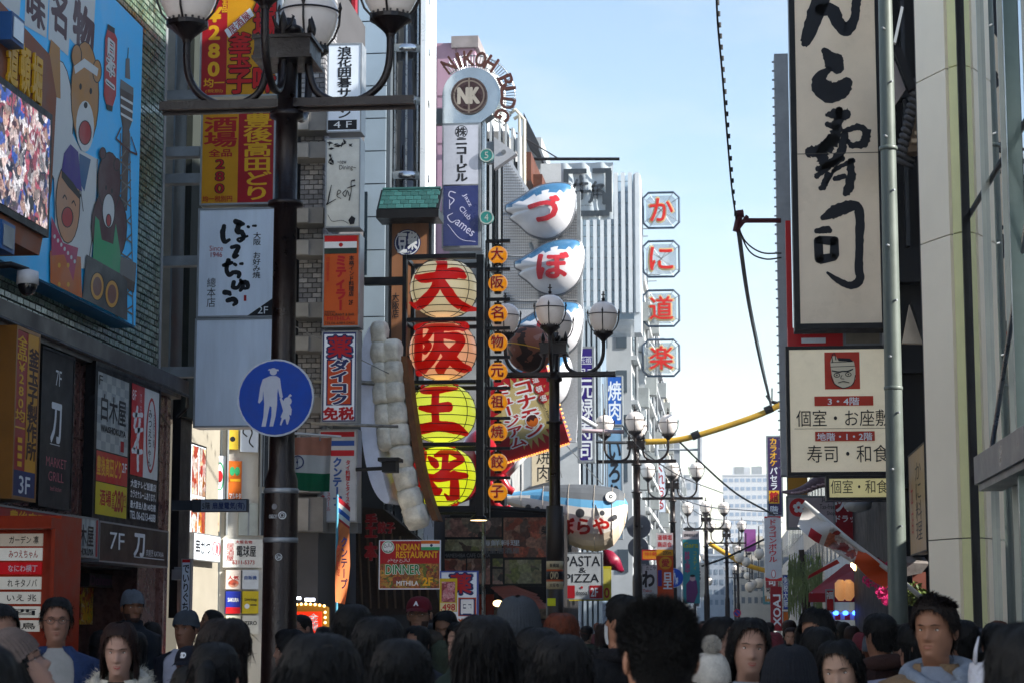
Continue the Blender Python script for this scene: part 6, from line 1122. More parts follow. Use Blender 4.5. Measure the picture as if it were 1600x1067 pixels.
# ================================================================== GYOZA SCULPTURE
YG = 29; t = thing('gyoza_sculpture', 'giant tilted plate with two rows of white gyoza dumplings browned along the right edge', 'sculpture', tuple(P(600, 790, YG)))
out = [(577, 511), (568, 530), (563, 565), (561, 610), (563, 660), (569, 710), (578, 750), (590, 775), (603, 786), (608, 780), (604, 765), (596, 730), (589, 690), (585, 640), (583, 590), (583, 545), (586, 520), (583, 512)]
oc = [tuple(v) for v in catmull(out, 3)]; m = MB(); m.poly([P(x, y, YG-.05) for x, y in oc], None, Vector((.12, .5, 0))); m.build('plate', M('white_blue_plate', '#dfe5f6', .25, var=.1, coat=.5), t)
GY = M('gyoza_dough', '#e2ddce', .5, var=.3, scale=5, bump=.5); GYB = M('gyoza_brown_crust', '#6a4426', .6, var=.35, scale=6, bump=.5)
for row, (ctr_, wd) in enumerate(((([(594, 522), (594, 552), (595, 584), (597, 616), (600, 650), (604, 684)]), 14), (([(614, 550), (616, 582), (618, 614), (621, 647), (624, 680), (628, 714), (634, 748), (642, 780), (650, 806)]), 16))):
    for k, (x, y) in enumerate(ctr_):
        w_ = wd*(1+.03*k*row); nx = ctr_[min(k+1, len(ctr_)-1)]; pv = ctr_[max(k-1, 0)]; an = math.atan2(nx[0]-pv[0], nx[1]-pv[1])
        c = P(x, y, YG+.1); m = MB(); m.ball((0, 0, 0), w_*PX1(YG), .24, 21*PX1(YG), 26, 18); ca, sa = math.cos(an), math.sin(an)
        vs = []
        for (vx, vy, vz) in m.v:
            f = 1+.05*math.sin(vz*26+k)*math.cos(vx*9)+.05*math.sin(vx*42+vz*9)+.03*math.sin(vz*60+k*2); vx2 = math.copysign(abs(vx/(w_*PX1(YG)))**.5*w_*PX1(YG), vx)*f; vz2 = math.copysign(abs(vz/(21*PX1(YG)))**.55*21*PX1(YG), vz)
            vs.append((c.x+vx2*ca+vz2*-sa*-1*-1, c.y+vy*f, c.z+vz2*ca+vx2*sa*1))
        m.v = [(c.x+(v[0]-c.x), v[1], v[2]) for v in vs]; m.build('dumpling', GY, t, smooth=True)
    m = MB(); off = wd+4
    cur = [tuple(v) for v in catmull([(x+off+(k*1.6*row), y+6, 6+k*.8) for k, (x, y) in enumerate(ctr_)], 4)]
    m.poly([P(x-8, y, YG+.02) for x, y, w_ in cur]+[P(x+w_*.2, y, YG+.02) for x, y, w_ in reversed(cur)], None, Vector((0, .5, 0))); m.build('crust', GYB, t)
m = MB(); m.tube([P(490, 596, 28.6), P(560, 597, 28.7), P(644, 602, 29.6)], .032, 8); t = thing('steel_pipe', 'rusty grey pipe running across to the lantern frame above the gyoza middle', 'pipe', tuple(P(490, 596, 28.6))); m.build('pipe', M('galvanised_pipe', '#7c7c78', .5, .4, var=.4, scale=10), t, smooth=True)
m = MB(); m.tube([P(486, 661, 28.0), P(622, 666, 28.4)], .022, 8); t = thing('steel_pipe', 'thin pale pipe crossing in front of the gyoza plate below the drug sign', 'pipe', tuple(P(486, 661, 28.0))); m.build('pipe', M('galvanised_pipe', '#7c7c78'), t, smooth=True)
t = thing('wire', 'thin stay wire slanting down to the gyoza sculpture', 'wire', tuple(P(450, 505, 28))); m = MB(); m.tube([P(450, 505, 28), P(560, 560, 28.5), P(625, 592, 29)], .007, 5); m.build('strand', M('stay_wire', '#7a7a78', .4, .6), t)
t = thing('spotlight', 'black floodlight on an arm in front of the gyoza', 'floodlight', tuple(P(556, 733, 28.5))); m = MB(); m.tube([P(556, 733, 28.5), P(603, 731, 28.5)], .03, 6); m.build('arm', BLACKM, t); m = MB(); a, c = P(600, 738, 28.5), P(622, 716, 28.5); m.box((a.x, 28.3, a.z), (c.x, 28.6, c.z)); m.box((a.x-.05, 28.25, c.z-.05), (c.x+.05, 28.65, c.z)); m.build('lamp_head', BLACKM, t)
t = thing('pendant_lamp', 'white enamelled lamp glowing under the lantern frame', 'lamp', tuple(P(748, 812, 30))); c = P(748, 812, 30); m = MB(); m.lathe(c, [(.14, 0), (.10, .06), (.03, .1), (.015, .16)], 20); m.build('shade', BLACKM, t, smooth=True); m = MB(); m.lathe(c, [(.0001, -.012), (.12, -.006), (.12, 0)], 20); m.build('light_face', M('warm_lamp_face', '#ffe0a0', .4, var=0, emit=1, ecol='#ffdca0'), t)
# red letters standing on the dark roof below the plate
t = thing('red_roof_letter', 'group of dark red raised letters on the fascia under the gyoza plate', 'lettering', tuple(P(570, 880, 30))); b = Board(tuple(P(571, 878, 30.2)), X1, Z1, 62*PX1(30), 78*PX1(30), (571, 800, 633, 878), t)
b.text('手工', 572, 802, 590, 840, REDS, .08, True, thick=.1); b.text('餃子', 592, 815, 618, 832, REDS, .06, thick=.1); b.text('本', 572, 848, 590, 874, REDS, .08, thick=.1)
K2 = thing('mesh_roof', 'brown wicker like roof mesh under the gyoza plate', 'roof', tuple(P(560, 900, 31))); m = MB(); m.poly([P(556, 790, 30.8), P(600, 795, 30.8), P(665, 850, 30.8), P(690, 960, 30.8), P(556, 960, 30.8)], None, Vector((0, .4, 0))); m.build('panel', M('dark_brown_mesh', '#2e231f', .8, var=.5, scale=20, bump=.5), K2)
for k in range(9): m = MB(); a = P(560+k*13, 812+k*5, 30.75); c = P(566+k*13, 950, 30.75); m.tube([a, c], .02, 5); m.build('pole', M('brown_pole', '#54443a', .7, var=.3), K2)
# ================================================================== PUFFERFISH SIGNS
FW_ = M('fugu_white', '#c4c4c8', .25, var=.08, scale=1.2, coat=.5); FB = M('fugu_blue', '#3f6f94', .3, var=.35, scale=1.5, coat=.4); FR = M('fugu_red', '#b8303a', .35)
FRIM = M('fugu_grey_rim', '#6d7076', .4, .5)
def fugu(ox, oy, ch, label, Y, sc=1.0):
    out = [(790, 322), (815, 308), (835, 295), (858, 288), (880, 287), (893, 292), (899, 312), (896, 335), (887, 355), (868, 370), (848, 373), (826, 366), (810, 352), (797, 342), (801, 336), (791, 331)]
    cx, cy = 852, 330; oc = [tuple(v) for v in catmull(out+[out[0]], 4)][:-1]; t = thing('pufferfish_sign', label, 'sign', tuple(P(cx+ox, cy+oy, Y)), 'column of pufferfish signs')
    n = len(oc); S = [1, .97, .9, .8, .68, .55, .4, .25, .1]; D = .42; V = []; m = MB()
    for s_ in S:
        for x, y in oc: p = P(cx+ox+(x-cx)*s_*sc, cy+oy+(y-cy)*s_*sc, Y); V.append((p.x, Y-D*math.sqrt(1-s_*s_), p.z))
    V.append(tuple(P(cx+ox, cy+oy, Y)-Vector((0, D, 0))))
    def blue(x, y):
        f = np.interp(x, [785, 800, 820, 838, 855, 872, 886, 893], [333, 326, 319, 309, 303, 306, 304, 296]); return y < f+2*math.sin(x*.3)
    FA, FBf = [], []
    for k in range(len(S)-1):
        s_ = (S[k]+S[k+1])/2
        for i in range(n):
            j = (i+1) % n; x = cx+((oc[i][0]+oc[j][0])/2-cx)*s_; y = cy+((oc[i][1]+oc[j][1])/2-cy)*s_; (FBf if blue(x, y) else FA).append([k*n+j, k*n+i, (k+1)*n+i, (k+1)*n+j])
    FA += [[(len(S)-1)*n+(i+1) % n, (len(S)-1)*n+i, len(V)-1] for i in range(n)]
    m.v = V
    for f in FA: m.f.append(f); m.mi.append(0)
    for f in FBf: m.f.append(f); m.mi.append(1)
    m.mats = [FW_, FB]; m.build('body', None, t, smooth=True)
    m = MB(); m.poly([Vector((v[0], Y+.001, v[2])) for v in V[:n]], None, Vector((0, .25, 0))); m.build('back_box', FRIM, t)
    m = MB(); m.tube([(v[0], Y-.02, v[2]) for v in V[:n]+[V[0]]], .022, 5); m.build('rim', FRIM, t)
    c = P(cx+ox, cy+oy, Y); R_ = 44*PX1(Y)*sc; b = Board((c.x-R_, Y-D, c.z-R_), X1, Z1, 2*R_, 2*R_, (0, 0, 88, 88), t)
    b.warp = lambda p, k, c=c: Vector((p.x, Y-D*math.sqrt(max(.25, 1-.75*((p.x-c.x)/(50*PX1(Y)*sc))**2-.75*((p.z-c.z)/(42*PX1(Y)*sc))**2))-.045-.002*k, p.z)); b.text(ch, 20, 26, 68, 66, FR, .05, sub=6, name='character', )
    return t
fugu(0, 0, 'づ', 'white and blue pufferfish sign with a red hiragana, topmost of the column', 45)
fugu(14, 88, 'ぼ', 'white and blue pufferfish sign with a red dotted hiragana, second from the top', 45)
fugu(12, 186, 'ら', 'white and blue pufferfish sign half hidden by lamp globes, third from the top', 45)
fugu(-5, 268, 'や', 'white and blue pufferfish sign behind the tilted red board, lowest of the column', 45)
m = MB(); m.tube([P(828, 380, 45.3), P(833, 392, 45.3)], .05, 6); m.tube([P(868, 372, 45.3), P(876, 390, 45.3)], .03, 6); t = thing('sign_post', 'grey steel post holding up the pufferfish signs', 'post', tuple(P(905, 700, 45.4))); m.build('stub', GREYM, t); m = MB(); a, c = P(903, 700, 45.4), P(907, 300, 45.4); m.box((a.x, 45.4, a.z), (c.x, 45.5, c.z)); m.build('post', GREYM, t)
# paper pufferfish hanging over the street
YF = 41.5; t = thing('hanging_pufferfish', 'giant paper pufferfish with grey back, blue band and red letters hanging over the street', 'lantern', tuple(P(890, 800, YF)))
xs = [786, 800, 815, 830, 850, 870, 890, 910, 930, 945, 958, 968, 976, 981]
tp = [771, 769, 766, 763, 759, 757, 756, 756, 757, 759, 761, 764, 770, 784]; bt = [785, 790, 797, 806, 822, 838, 850, 858, 861, 859, 852, 838, 820, 796]
n = 24; m = MB(); rings = []
for x, a, c in zip(xs, tp, bt):
    A_, B_ = P(x, a, YF), P(x, c, YF); cz = (A_.z+B_.z)/2; h = (A_.z-B_.z)/2; d = h*.82; rings.append((A_.x, cz, h, d)); m.v += [(A_.x, YF-d*math.cos(2*math.pi*i/n), cz+h*math.sin(2*math.pi*i/n)) for i in range(n)]
PG = M('paper_grey_back', '#54585c', .6, var=.15); PB = M('paper_blue_band', '#5a94b8', .6, var=.1); PC = M('paper_cream_belly', '#dccab4', .6, var=.08, scale=2); PW = M('paper_white_side', '#dcd8d0', .6, var=.08, scale=2); m.mats = [PG, PB, PW, PC]
for k in range(len(xs)-1):
    xm = (xs[k]+xs[k+1])/2; ga = np.interp(xm, [786, 850, 900, 940, 981], [.8, .35, .12, .1, .25]); ba = np.interp(xm, [786, 850, 900, 940, 981], [.2, -.05, -.22, -.18, -.02])
    for i in range(n):
        j = (i+1) % n; v = math.sin(2*math.pi*(i+.5)/n); m.f.append([k*n+i, (k+1)*n+i, (k+1)*n+j, k*n+j]); m.mi.append(0 if v > ga+.38 else 1 if v > ba+.36 else 2 if v > -.45 else 3)
m.f.append(list(range(n))); m.mi.append(2); m.f.append([(len(xs)-1)*n+i for i in reversed(range(n))]); m.mi.append(0); m.build('body', None, t)
def fs(x, y, off=.03):
    A_ = P(x, y, YF); k = min(max(0, np.searchsorted(xs, x)-1), len(xs)-2); u = (x-xs[k])/(xs[k+1]-xs[k]); cz = rings[k][1]*(1-u)+rings[k+1][1]*u; h = rings[k][2]*(1-u)+rings[k+1][2]*u; d = rings[k][3]*(1-u)+rings[k+1][3]*u
    s_ = max(.02, 1-((A_.z-cz)/h)**2); return YF-d*math.sqrt(s_)-off
b = Board(tuple(P(786, 861, YF)), X1, Z1, 195*PX1(YF), 105*PX1(YF), (786, 756, 981, 861), t)
def wf(p, k):
    q_ = proj(Vector((p.x, YF, p.z))); return Vector((p.x, fs(min(max(q_[0], 787), 980), q_[1])-.002*k, p.z))
b.warp = wf
for x, y, r_ in ((827, 793, 4.5), (842, 797, 5), (880, 805, 5), (910, 804, 7), (944, 804, 4), (963, 810, 4)): b.disc(x, y, r_, M('spot_grey', '#3c3e42', .6), name='spot', sub=4)
b.disc(958, 779, 9, PG, name='eye', sub=4); b.disc(957, 778, 8, M('eye_white', '#c8c8c4', .4), name='eye', sub=4); b.disc(957, 778, 3, INK, name='pupil'); b.disc(957, 778, 1.2, WH, name='pupil')
b.text('ぼらや', 876, 812, 954, 836, M('fugu_letter_red', '#b81c14', .5), .05, sub=5); b.text('づ', 842, 806, 868, 826, M('fugu_letter_red', '#b81c14'), .05, sub=5)
m = MB(); m.poly([P(928, 806, YF-.75), P(930, 786, YF-.95), P(937, 804, YF-.85)], None, Vector((0, .03, 0))); m.build('side_fin', PW, t)
for k in range(2, len(xs)-1, 2): m = MB(); x_ = xs[k]; m.tube([(rings[k][0], YF-rings[k][3]*math.cos(a_)*1.01, rings[k][1]+rings[k][2]*math.sin(a_)*1.01) for a_ in np.linspace(-1.5, 1.5, 15)], .005, 4); m.build('paper_rib', M('paper_rib', '#a89e90', .7), t)
m = MB(); m.poly([P(812, 768, YF), P(828, 760, YF), P(872, 748, YF), P(868, 760, YF), P(830, 766, YF)], None, Vector((0, .05, 0))); m.build('back_fin', PG, t)
m = MB(); m.poly([P(789, 772, YF), P(772, 762, YF), P(760, 760, YF), P(762, 792, YF), P(772, 788, YF), P(789, 784, YF)], None, Vector((0, .1, 0))); m.build('tail_fin', PW, t)
m = MB(); m.tube([P(942, 757, YF), P(943, 640, YF), P(942, 600, YF+1)], .015, 5); m.tube([P(878, 745, YF), P(865, 700, YF+2)], .01, 5); m.tube([P(942, 757, YF), P(880, 690, YF+1)], .01, 5); m.build('cable', M('stay_wire', '#7a7a78'), t)
# pale slanting tubes that carry it
t = thing('white_boom', 'white slanting steel tube behind the third street lamp', 'boom', tuple(P(872, 632, 46))); m = MB(); m.tube([P(872, 632, 46), P(932, 666, 46)], .055, 8); m.build('tube', M('white_tube', '#c4c8cc', .35, .2), t, smooth=True)
t = thing('white_boom', 'pinkish horizontal bar crossing the purple sign', 'boom', tuple(P(878, 672, 47))); m = MB(); m.tube([P(878, 672, 47), P(975, 674, 47)], .045, 8); m.build('tube', M('pinkish_tube', '#b8a4a8', .4), t, smooth=True)
t = thing('white_boom', 'white diagonal brace under the tilted red board', 'boom', tuple(P(795, 740, 39))); m = MB(); m.tube([P(793, 742, 39), P(820, 712, 39)], .05, 8); m.build('tube', M('white_tube', '#c4c8cc'), t, smooth=True)
# takoyaki ball and octopus
YT = 37.2; c = P(828, 545, YT); R_ = 37*PX1(YT); t = thing('octopus_ball', 'big brown takoyaki ball with dark sauce hanging over the tilted red board', 'sculpture', tuple(c)); m = MB(); m.ball(c, R_, n=32, k=20)
tk = M('takoyaki_brown', '#6a3c2c', .6, var=.2); n_ = tk.node_tree.nodes; l_ = tk.node_tree.links; nz = n_.new('ShaderNodeTexNoise'); nz.inputs['Scale'].default_value = 2.6; nz.inputs['Detail'].default_value = 3; tc = n_.new('ShaderNodeTexCoord'); l_.new(tc.outputs['Object'], nz.inputs['Vector']); cr = n_.new('ShaderNodeValToRGB'); cr.color_ramp.interpolation = 'CONSTANT'; e = cr.color_ramp.elements; e[0].color = (*lin('#2c1813'), 1); e[1].position = .44; e[1].color = (*lin('#7a4634'), 1); e.new(.6).color = (*lin('#8a6258'), 1); l_.new(nz.outputs[0], cr.inputs[0]); l_.new(cr.outputs[0], n_['Principled BSDF'].inputs['Base Color'])
m.build('ball', tk, t, smooth=True); m = MB(); m.tube([c+Vector((math.cos(R(a_))*(R_+.01), math.sin(R(a_))*(R_+.01), -.1*math.cos(R(a_)))) for a_ in range(0, 361, 12)], .009, 5); m.build('cord', YI, t); m = MB(); m.tube([c+Vector((0, 0, R_*.9)), c+Vector((-.9, .6, R_+.2))], .03); m.build('hanger', GREYM, t)
YO = 39.5; RO = M('octopus_red', '#a01420', .3, var=.15, coat=.5); c = P(762, 712, YO); t = thing('octopus_sculpture', 'glossy red octopus sculpture half hidden behind the small orange lanterns', 'sculpture', tuple(c)); m = MB(); m.ball(c, 44*PX1(YO), 44*PX1(YO), 46*PX1(YO), 24, 16); m.build('head', RO, t, smooth=True)
for pts in ([(745, 745), (735, 770), (712, 780), (700, 768)], [(765, 752), (770, 780), (784, 795), (798, 792)], [(780, 745), (792, 762), (802, 768)], [(755, 752), (752, 785), (760, 806), (775, 812)], [(735, 740), (715, 750), (705, 740)]):
    cu = catmull([(x, y, 9-k*1.6) for k, (x, y) in enumerate(pts)], 6); m = MB(); m.tube([P(q_[0], q_[1], YO-.5) for q_ in cu], [max(1.5, q_[2])*PX1(YO) for q_ in cu], 10); m.build('tentacle', RO, t, smooth=True)
for x, y in ((750, 705), (782, 705)): m = MB(); m.ball(P(x, y, YO-.5), .1, n=12, k=8); m.build('eye', WH, t, smooth=True)
m = MB(); m.ball(P(775, 728, YO-.6), .16, .1, .1, 14, 8); m.build('mouth', RO, t, smooth=True)
m = MB(); q0 = P(735, 840, YO+.3); q1 = P(790, 740, YO+.3); m.box((q0.x, YO+.1, q0.z), (q1.x, YO+.6, q1.z)); m.build('base', BLACKM, t)
# ================================================================== FLAGS AND BANNERS
def cloth(name, mt, par, f, nu, nv, mats=None, pick=None):
    m = MB(); m.v = [tuple(f(i/nu, j/nv)) for j in range(nv+1) for i in range(nu+1)]; m.mats = mats or [mt]
    for j in range(nv):
        for i in range(nu): m.f.append([j*(nu+1)+i, j*(nu+1)+i+1, (j+1)*(nu+1)+i+1, (j+1)*(nu+1)+i]); m.mi.append(pick((i+.5)/nu, (j+.5)/nv) if pick else 0)
    return m.build(name, None, par, smooth=True)
YI_ = 20.5; t = thing('india_flag', 'small Indian flag of saffron, white and green hanging from a white rod', 'flag', tuple(P(445, 680, YI_))); m = MB(); m.tube([P(436, 675, YI_), P(533, 682, YI_)], .014, 8); m.build('rod', M('white_rod', '#c0c0bc', .4), t)
def ff(u, v):
    p = P(446+73*u-2*v, 683+v*(82+3*u), YI_); return (p.x, YI_-.02+.035*math.sin(u*9+v*2)+.02*math.sin(u*17), p.z)
cloth('cloth', None, t, ff, 28, 18, [M('saffron_cloth', '#a8705a', .8, var=.15), M('white_cloth', '#b0b0ac', .8, var=.1), M('green_cloth', '#0f5a3a', .8, var=.15)], lambda u, v: 0 if v < .34 else 1 if v < .66 else 2)
o_ = P(466, 722, YI_); b = Board((o_.x-.07, YI_-.09, o_.z-.07), X1, Z1, .14, .14, (0, 0, 20, 20), t); b.warp = lambda p, k: Vector((p.x, ff((proj(Vector((p.x, YI_, p.z)))[0]-446)/73, (proj(Vector((p.x, YI_, p.z)))[1]-683)/82)[1]-.006, p.z)); b.ring(10, 10, 10, 1.6, NAVY, 'wheel'); b.disc(10, 10, 1.8, NAVY, name='wheel')
for k in range(12): q_ = math.pi*k/12; b.brush([[(10-9*math.cos(q_), 10-9*math.sin(q_), .6), (10+9*math.cos(q_), 10+9*math.sin(q_), .6)]], NAVY, 'wheel', rough=0, smooth=False)
for k in range(5): m = MB(); m.tube([P(449+k*17, 676+k*1.3, YI_), P(449+k*17, 684+k*1.3, YI_-.01)], .008, 5); m.build('ring', GREYM, t)
YN = 23.5; t = thing('thai_banner', 'narrow orange banner flag with red white and blue top stripes on a light blue pole', 'banner', tuple(P(524, 950, YN))); m = MB(); m.tube([P(522, 1500, YN), P(527, 772, YN)], .016, 8); m.build('pole', M('light_blue_pole', '#5aa0b8', .4), t)
def fn(u, v):
    x = 527+u*(20-8*max(0, v-.6)*2.2)+u*(1-abs(v-.5))*1.5-v*2; y = 774+v*166+u*18*(1-v)+u*4*v; p = P(x, y, YN); return (p.x, YN-.02+.05*math.sin(u*3+v*6), p.z)
cloth('cloth', None, t, fn, 8, 40, [M('banner_red', '#a8202c', .7), M('banner_white2', '#c4c0bc', .7), M('thai_blue', '#264a92'), M('banner_peach', '#d07a48', .7, var=.15)], lambda u, v: (0 if v < .04 else 1 if v < .09 else 2 if v < .15 else 1 if v < .2 else 0 if v < .23 else 3))
b = Board(tuple(P(523, 945, YN)), X1, Z1, 26*PX1(YN), 172*PX1(YN), (523, 773, 549, 945), t); b.warp = lambda p, k: Vector((p.x, p.y-.09, p.z)); b.text('クンテープ', 534, 838, 545, 920, NAVY, .03, True); b.text('タイ料理', 528, 850, 533, 900, RI, .0, True)
# diagonal festival banners on the right
t = thing('festival_banner', 'long festival banner slung along a white pole slanting down behind the grey utility pole', 'banner', tuple(P(1258, 786, 25))); m = MB(); m.tube([P(1256, 784, 25), P(1330, 846, 25), P(1395, 895, 25), P(1460, 950, 25)], .03, 8); m.build('pole', M('white_rod', '#c0c0bc'), t, smooth=True)
def fb(u, v):
    x = 1258+u*135; y = 787+u*108; w_ = 34*(1-.35*u)*(1+.15*math.sin(u*9)); p = P(x-v*w_*.35, y+v*w_, 25); return (p.x, 25+.08*math.sin(u*14+v*3), p.z)
cloth('cloth', None, t, fb, 40, 8, [M('banner_white2', '#c4c0bc'), M('banner_red', '#a8202c'), food('banner_picture', ['#a8402c', '#c89070', '#c8c0b8', '#8a2018', '#d07850'], 8.), M('banner_orange', '#c0481c')], lambda u, v: 0 if u < .3 and not (.12 < u < .26 and v > .6) else 1 if u < .3 else (2 if u < .62 else 3))
t = thing('festival_banner', 'white festival banner with a red band lying under the longer slanting one', 'banner', tuple(P(1285, 846, 25.8))); m = MB(); m.tube([P(1283, 846, 25.8), P(1378, 905, 25.8)], .02, 6); m.build('pole', M('white_rod', '#c0c0bc'), t)
def fc(u, v):
    p = P(1284+u*88+v*10, 848+u*52-v*22, 25.8); return (p.x, 25.8+.04*math.sin(u*12), p.z)
cloth('cloth', None, t, fc, 24, 8, [M('banner_white2', '#c4c0bc'), M('banner_red', '#a8202c')], lambda u, v: 1 if v > .55 and u > .12 else 0)
# ================================================================== UTILITY POLE, CABLES
q = P(1402, 900, 22.8); t = thing('utility_pole', 'thick grey green steel utility pole rising in front of the sushi signs', 'pole', (q.x, 22.8, 0)); qt = P(1383, 0, 22.8)
m = MB(); m.tube([(q.x+.01, 22.8, 0), (q.x, 22.8, 2), (qt.x, 22.8, qt.z), (qt.x-.06, 22.8, qt.z+3)], [.112, .105, .078, .07], 24); m.build('shaft', M('grey_green_pole', '#616a64', .45, .1, var=.15, scale=2), t, smooth=True)
for k in range(11): z = 2.7+k*.62; xx = q.x+(qt.x-q.x)*(z-2)/(qt.z-2); m = MB(); s_ = -1 if k % 2 else 1; m.tube([(xx+s_*.02, 22.72, z), (xx+s_*.05, 22.66, z)], .012, 6); m.build('step_bolt', ALU, t)
for z in (4.2, 6.9): xx = q.x+(qt.x-q.x)*(z-2)/(qt.z-2); m = MB(); m.lathe((xx, 22.8, z), [(.100, 0), (.104, .01), (.104, .03), (.100, .04)], 20); m.build('joint_band', M('grey_green_pole', '#616a64'), t, smooth=True)
def cable(label, pts, r_, mt=None, k=6, name='overhead_cable'):
    t = thing(name, label, 'cable', tuple(P(*pts[0]))); cu = catmull([(x, y, Y) for x, y, Y in pts], k); m = MB(); m.tube([P(c_[0], c_[1], c_[2]) for c_ in cu], r_, 6); m.build('strand', mt or BLACKM, t, smooth=True); return t
c1 = cable('thick black cable dropping from the top of the picture to the red bracket', [(1118, -60, 24), (1121, 30, 24.5), (1128, 110, 25.5), (1136, 210, 27), (1143, 290, 28.5), (1151, 348, 29)], .013)
for k in range(22): t_ = k/21; p = P(1119+t_*30, -30+t_*365, 24.3+4.6*t_); m = MB(); m.tube([p-Vector((0, 0, .03)), p+Vector((0, 0, .03))], .021, 6); m.build('cable_clip', BLACKM, c1)
cable('upper of two black cables sagging from the red bracket to the ribbed mast', [(1151, 348, 29), (1165, 378, 29), (1190, 395, 29), (1221, 396, 29)], .012); cable('lower of two black cables sagging from the red bracket to the ribbed mast', [(1151, 350, 29), (1170, 392, 29), (1195, 405, 29), (1221, 403, 29)], .012)
for k in range(3): cable(['left', 'middle', 'right'][k]+' of three thin grey wires falling from the red bracket to the yellow cable', [(1151+k*2, 352, 29), (1166+k*2, 460, 38), (1186+k*2, 560, 48), (1204+k, 634, 59)], .018 if k == 0 else .012, M('grey_wire', '#5a6068', .5))
YC = M('yellow_cable_guard', '#b08a2c', .45, var=.2, scale=2)
y1 = cable('thick yellow guarded cable curving up across the street to the right', [(1004, 690, 60), (1050, 688, 60), (1085, 681, 60), (1140, 664, 60), (1190, 646, 60), (1240, 622, 60), (1318, 588, 60)], .095, YC)
for x, y in ((1087, 680), (1201, 640)): m = MB(); a = P(x-6, y+2, 60); c = P(x+6, y-3, 60); m.tube([a, c], .12, 10); m.build('black_sleeve', BLACKM, y1)
m = MB(); p = P(1204, 630, 60); m.tube([p+Vector((-.1, 0, .25)), p+Vector((.02, 0, .05)), p+Vector((.3, 0, -.02))], .06, 6); m.tube([p+Vector((.04, 0, 0)), p+Vector((.05, 0, .45))], .02, 5); m.build('insulator', BLACKM, y1)
cable('dark continuation of the yellow cable behind the third street lamp', [(884, 682, 55), (920, 688, 57), (960, 691, 59), (1004, 690, 60)], .05)
cable('far yellow cable guard drooping over the distant crowd', [(1108, 848, 110), (1140, 868, 110), (1170, 883, 110), (1204, 893, 110)], .14, M('bright_yellow_guard', '#c49420', .5))
cable('black wire slanting down to the purple karaoke sign', [(1062, 690, 60), (1095, 722, 60), (1150, 770, 62), (1210, 804, 66)], .03); cable('grey wire slanting over the far street from the fourth lamp', [(1040, 770, 70), (1100, 790, 70), (1160, 796, 70), (1222, 800, 70)], .02, M('grey_wire', '#5a6068')); cable('black bundled wire rising to the right over the distant globes', [(1096, 884, 88), (1130, 872, 88), (1165, 856, 88), (1206, 836, 88)], .05)
cable('thin dark wire from the fish to the third lamp', [(972, 664, 47), (1000, 700, 47), (1060, 742, 55), (1130, 770, 70)], .014); cable('faint wire crossing the hazy tower', [(1040, 760, 90), (1100, 806, 100), (1160, 812, 110), (1222, 815, 120)], .03, M('grey_wire', '#5a6068'))
t = thing('signal_gantry', 'grey horizontal arm on a post behind the fourth lamp', 'gantry', tuple(P(1058, 900, 75))); m = MB(); a, c = P(1055, 900, 75), P(1062, 690, 75); m.box((a.x, 75, 0), (c.x, 75.15, c.z)); m.build('post', M('pale_grey_post', '#8f959c', .5), t); m = MB(); m.tube([P(1026, 702, 75), P(1094, 702, 75)], .045, 8); m.tube([P(1094, 682, 75), P(1094, 728, 75)], .1, 8); m.tube([P(1026, 690, 75), P(1026, 712, 75)], .07, 8); m.build('arm', M('pale_grey_post', '#8f959c'), t)
# ================================================================== FESTIVAL STALL AND GREENERY, right of centre
t = thing('festival_stall', 'red roofed festival stall with lit bulbs behind the crowd, left of the grey pole', 'stall', tuple(P(1320, 966, 38))); RT_ = M('stall_red_cloth', '#8c1018', .6, var=.15)
m = MB(); m.poly([P(1264, 926, 37), P(1337, 926, 37), P(1345, 884, 38.5), P(1322, 880, 38.5)], None, Vector((0, .05, 0))); m.build('roof', RT_, t)
m = MB(); a, c = P(1264, 940, 36.9), P(1340, 926, 36.9); m.box((a.x, 36.9, a.z), (c.x, 36.95, c.z)); m.build('valance', RT_, t)
m = MB()
for x in (1268, 1300, 1336, 1378): a, c = P(x, 966, 37), P(x+2, 925, 37); m.box((a.x, 37, 0), (c.x, 37.06, c.z))
m.build('post', WHC, t)
m = MB(); m.poly([P(1262, 904, 36), P(1264, 898, 36), P(1308, 873, 36), P(1312, 879, 36)], None, Vector((0, .15, 0))); m.build('roof_beam', RT_, t)
m = MB(); m.box(tuple(P(1288, 968, 36.6)), tuple(P(1362, 956, 36.9))); m.build('counter', M('counter_white', '#b8b4b0', .5), t)
for k in range(5): m = MB(); a, c = P(1290+k*15, 968, 36.58), P(1298+k*15, 959, 36.58); m.box((a.x, 36.57, a.z), (c.x, 36.59, c.z)); m.build('red_stripe', REDB, t)
for k in range(4): m = MB(); m.ball(P(1306+k*15, 957, 36.5), .05, .03, .04, 10, 6); m.build('blue_light', M('blue_led', '#3050ff', .4, var=0, emit=2.5, ecol='#3060ff'), t)
for k, (x, y, r_) in enumerate(((1348, 905, 6.5), (1357, 907, 5), (1334, 882, 5), (1337, 887, 4))): m = MB(); m.ball(P(x, y, 35.5), r_*PX1(35.5), n=12, k=8); m.build('bulb', M('lit_bulb', '#fff0c8', .3, var=0, emit=4, ecol='#ffdc9a'), t, smooth=True); m = MB(); m.tube([P(x, y-4, 35.5), P(x-6, y-18, 35.5)], .045, 8); m.build('bulb_socket', WHC, t)
for k, x in enumerate((1314, 1326)): m = MB(); m.lathe(P(x, 938, 35.8), [(.04, 0), (.1, .08), (.1, .3), (.04, .36)], 14); m.build('paper_lantern', M('stall_lantern', '#c89a68', .5, emit=.08, ecol='#ffb070'), t, smooth=True)
b = sign('stall_sign', 'red upright sign with white writing at the right end of the stall', (1358, 930, 1376, 968), 35, REDS, WHC, rim=.02, depth=.05); b.text('おすし', 1361, 934, 1373, 962, WH, .0, True)
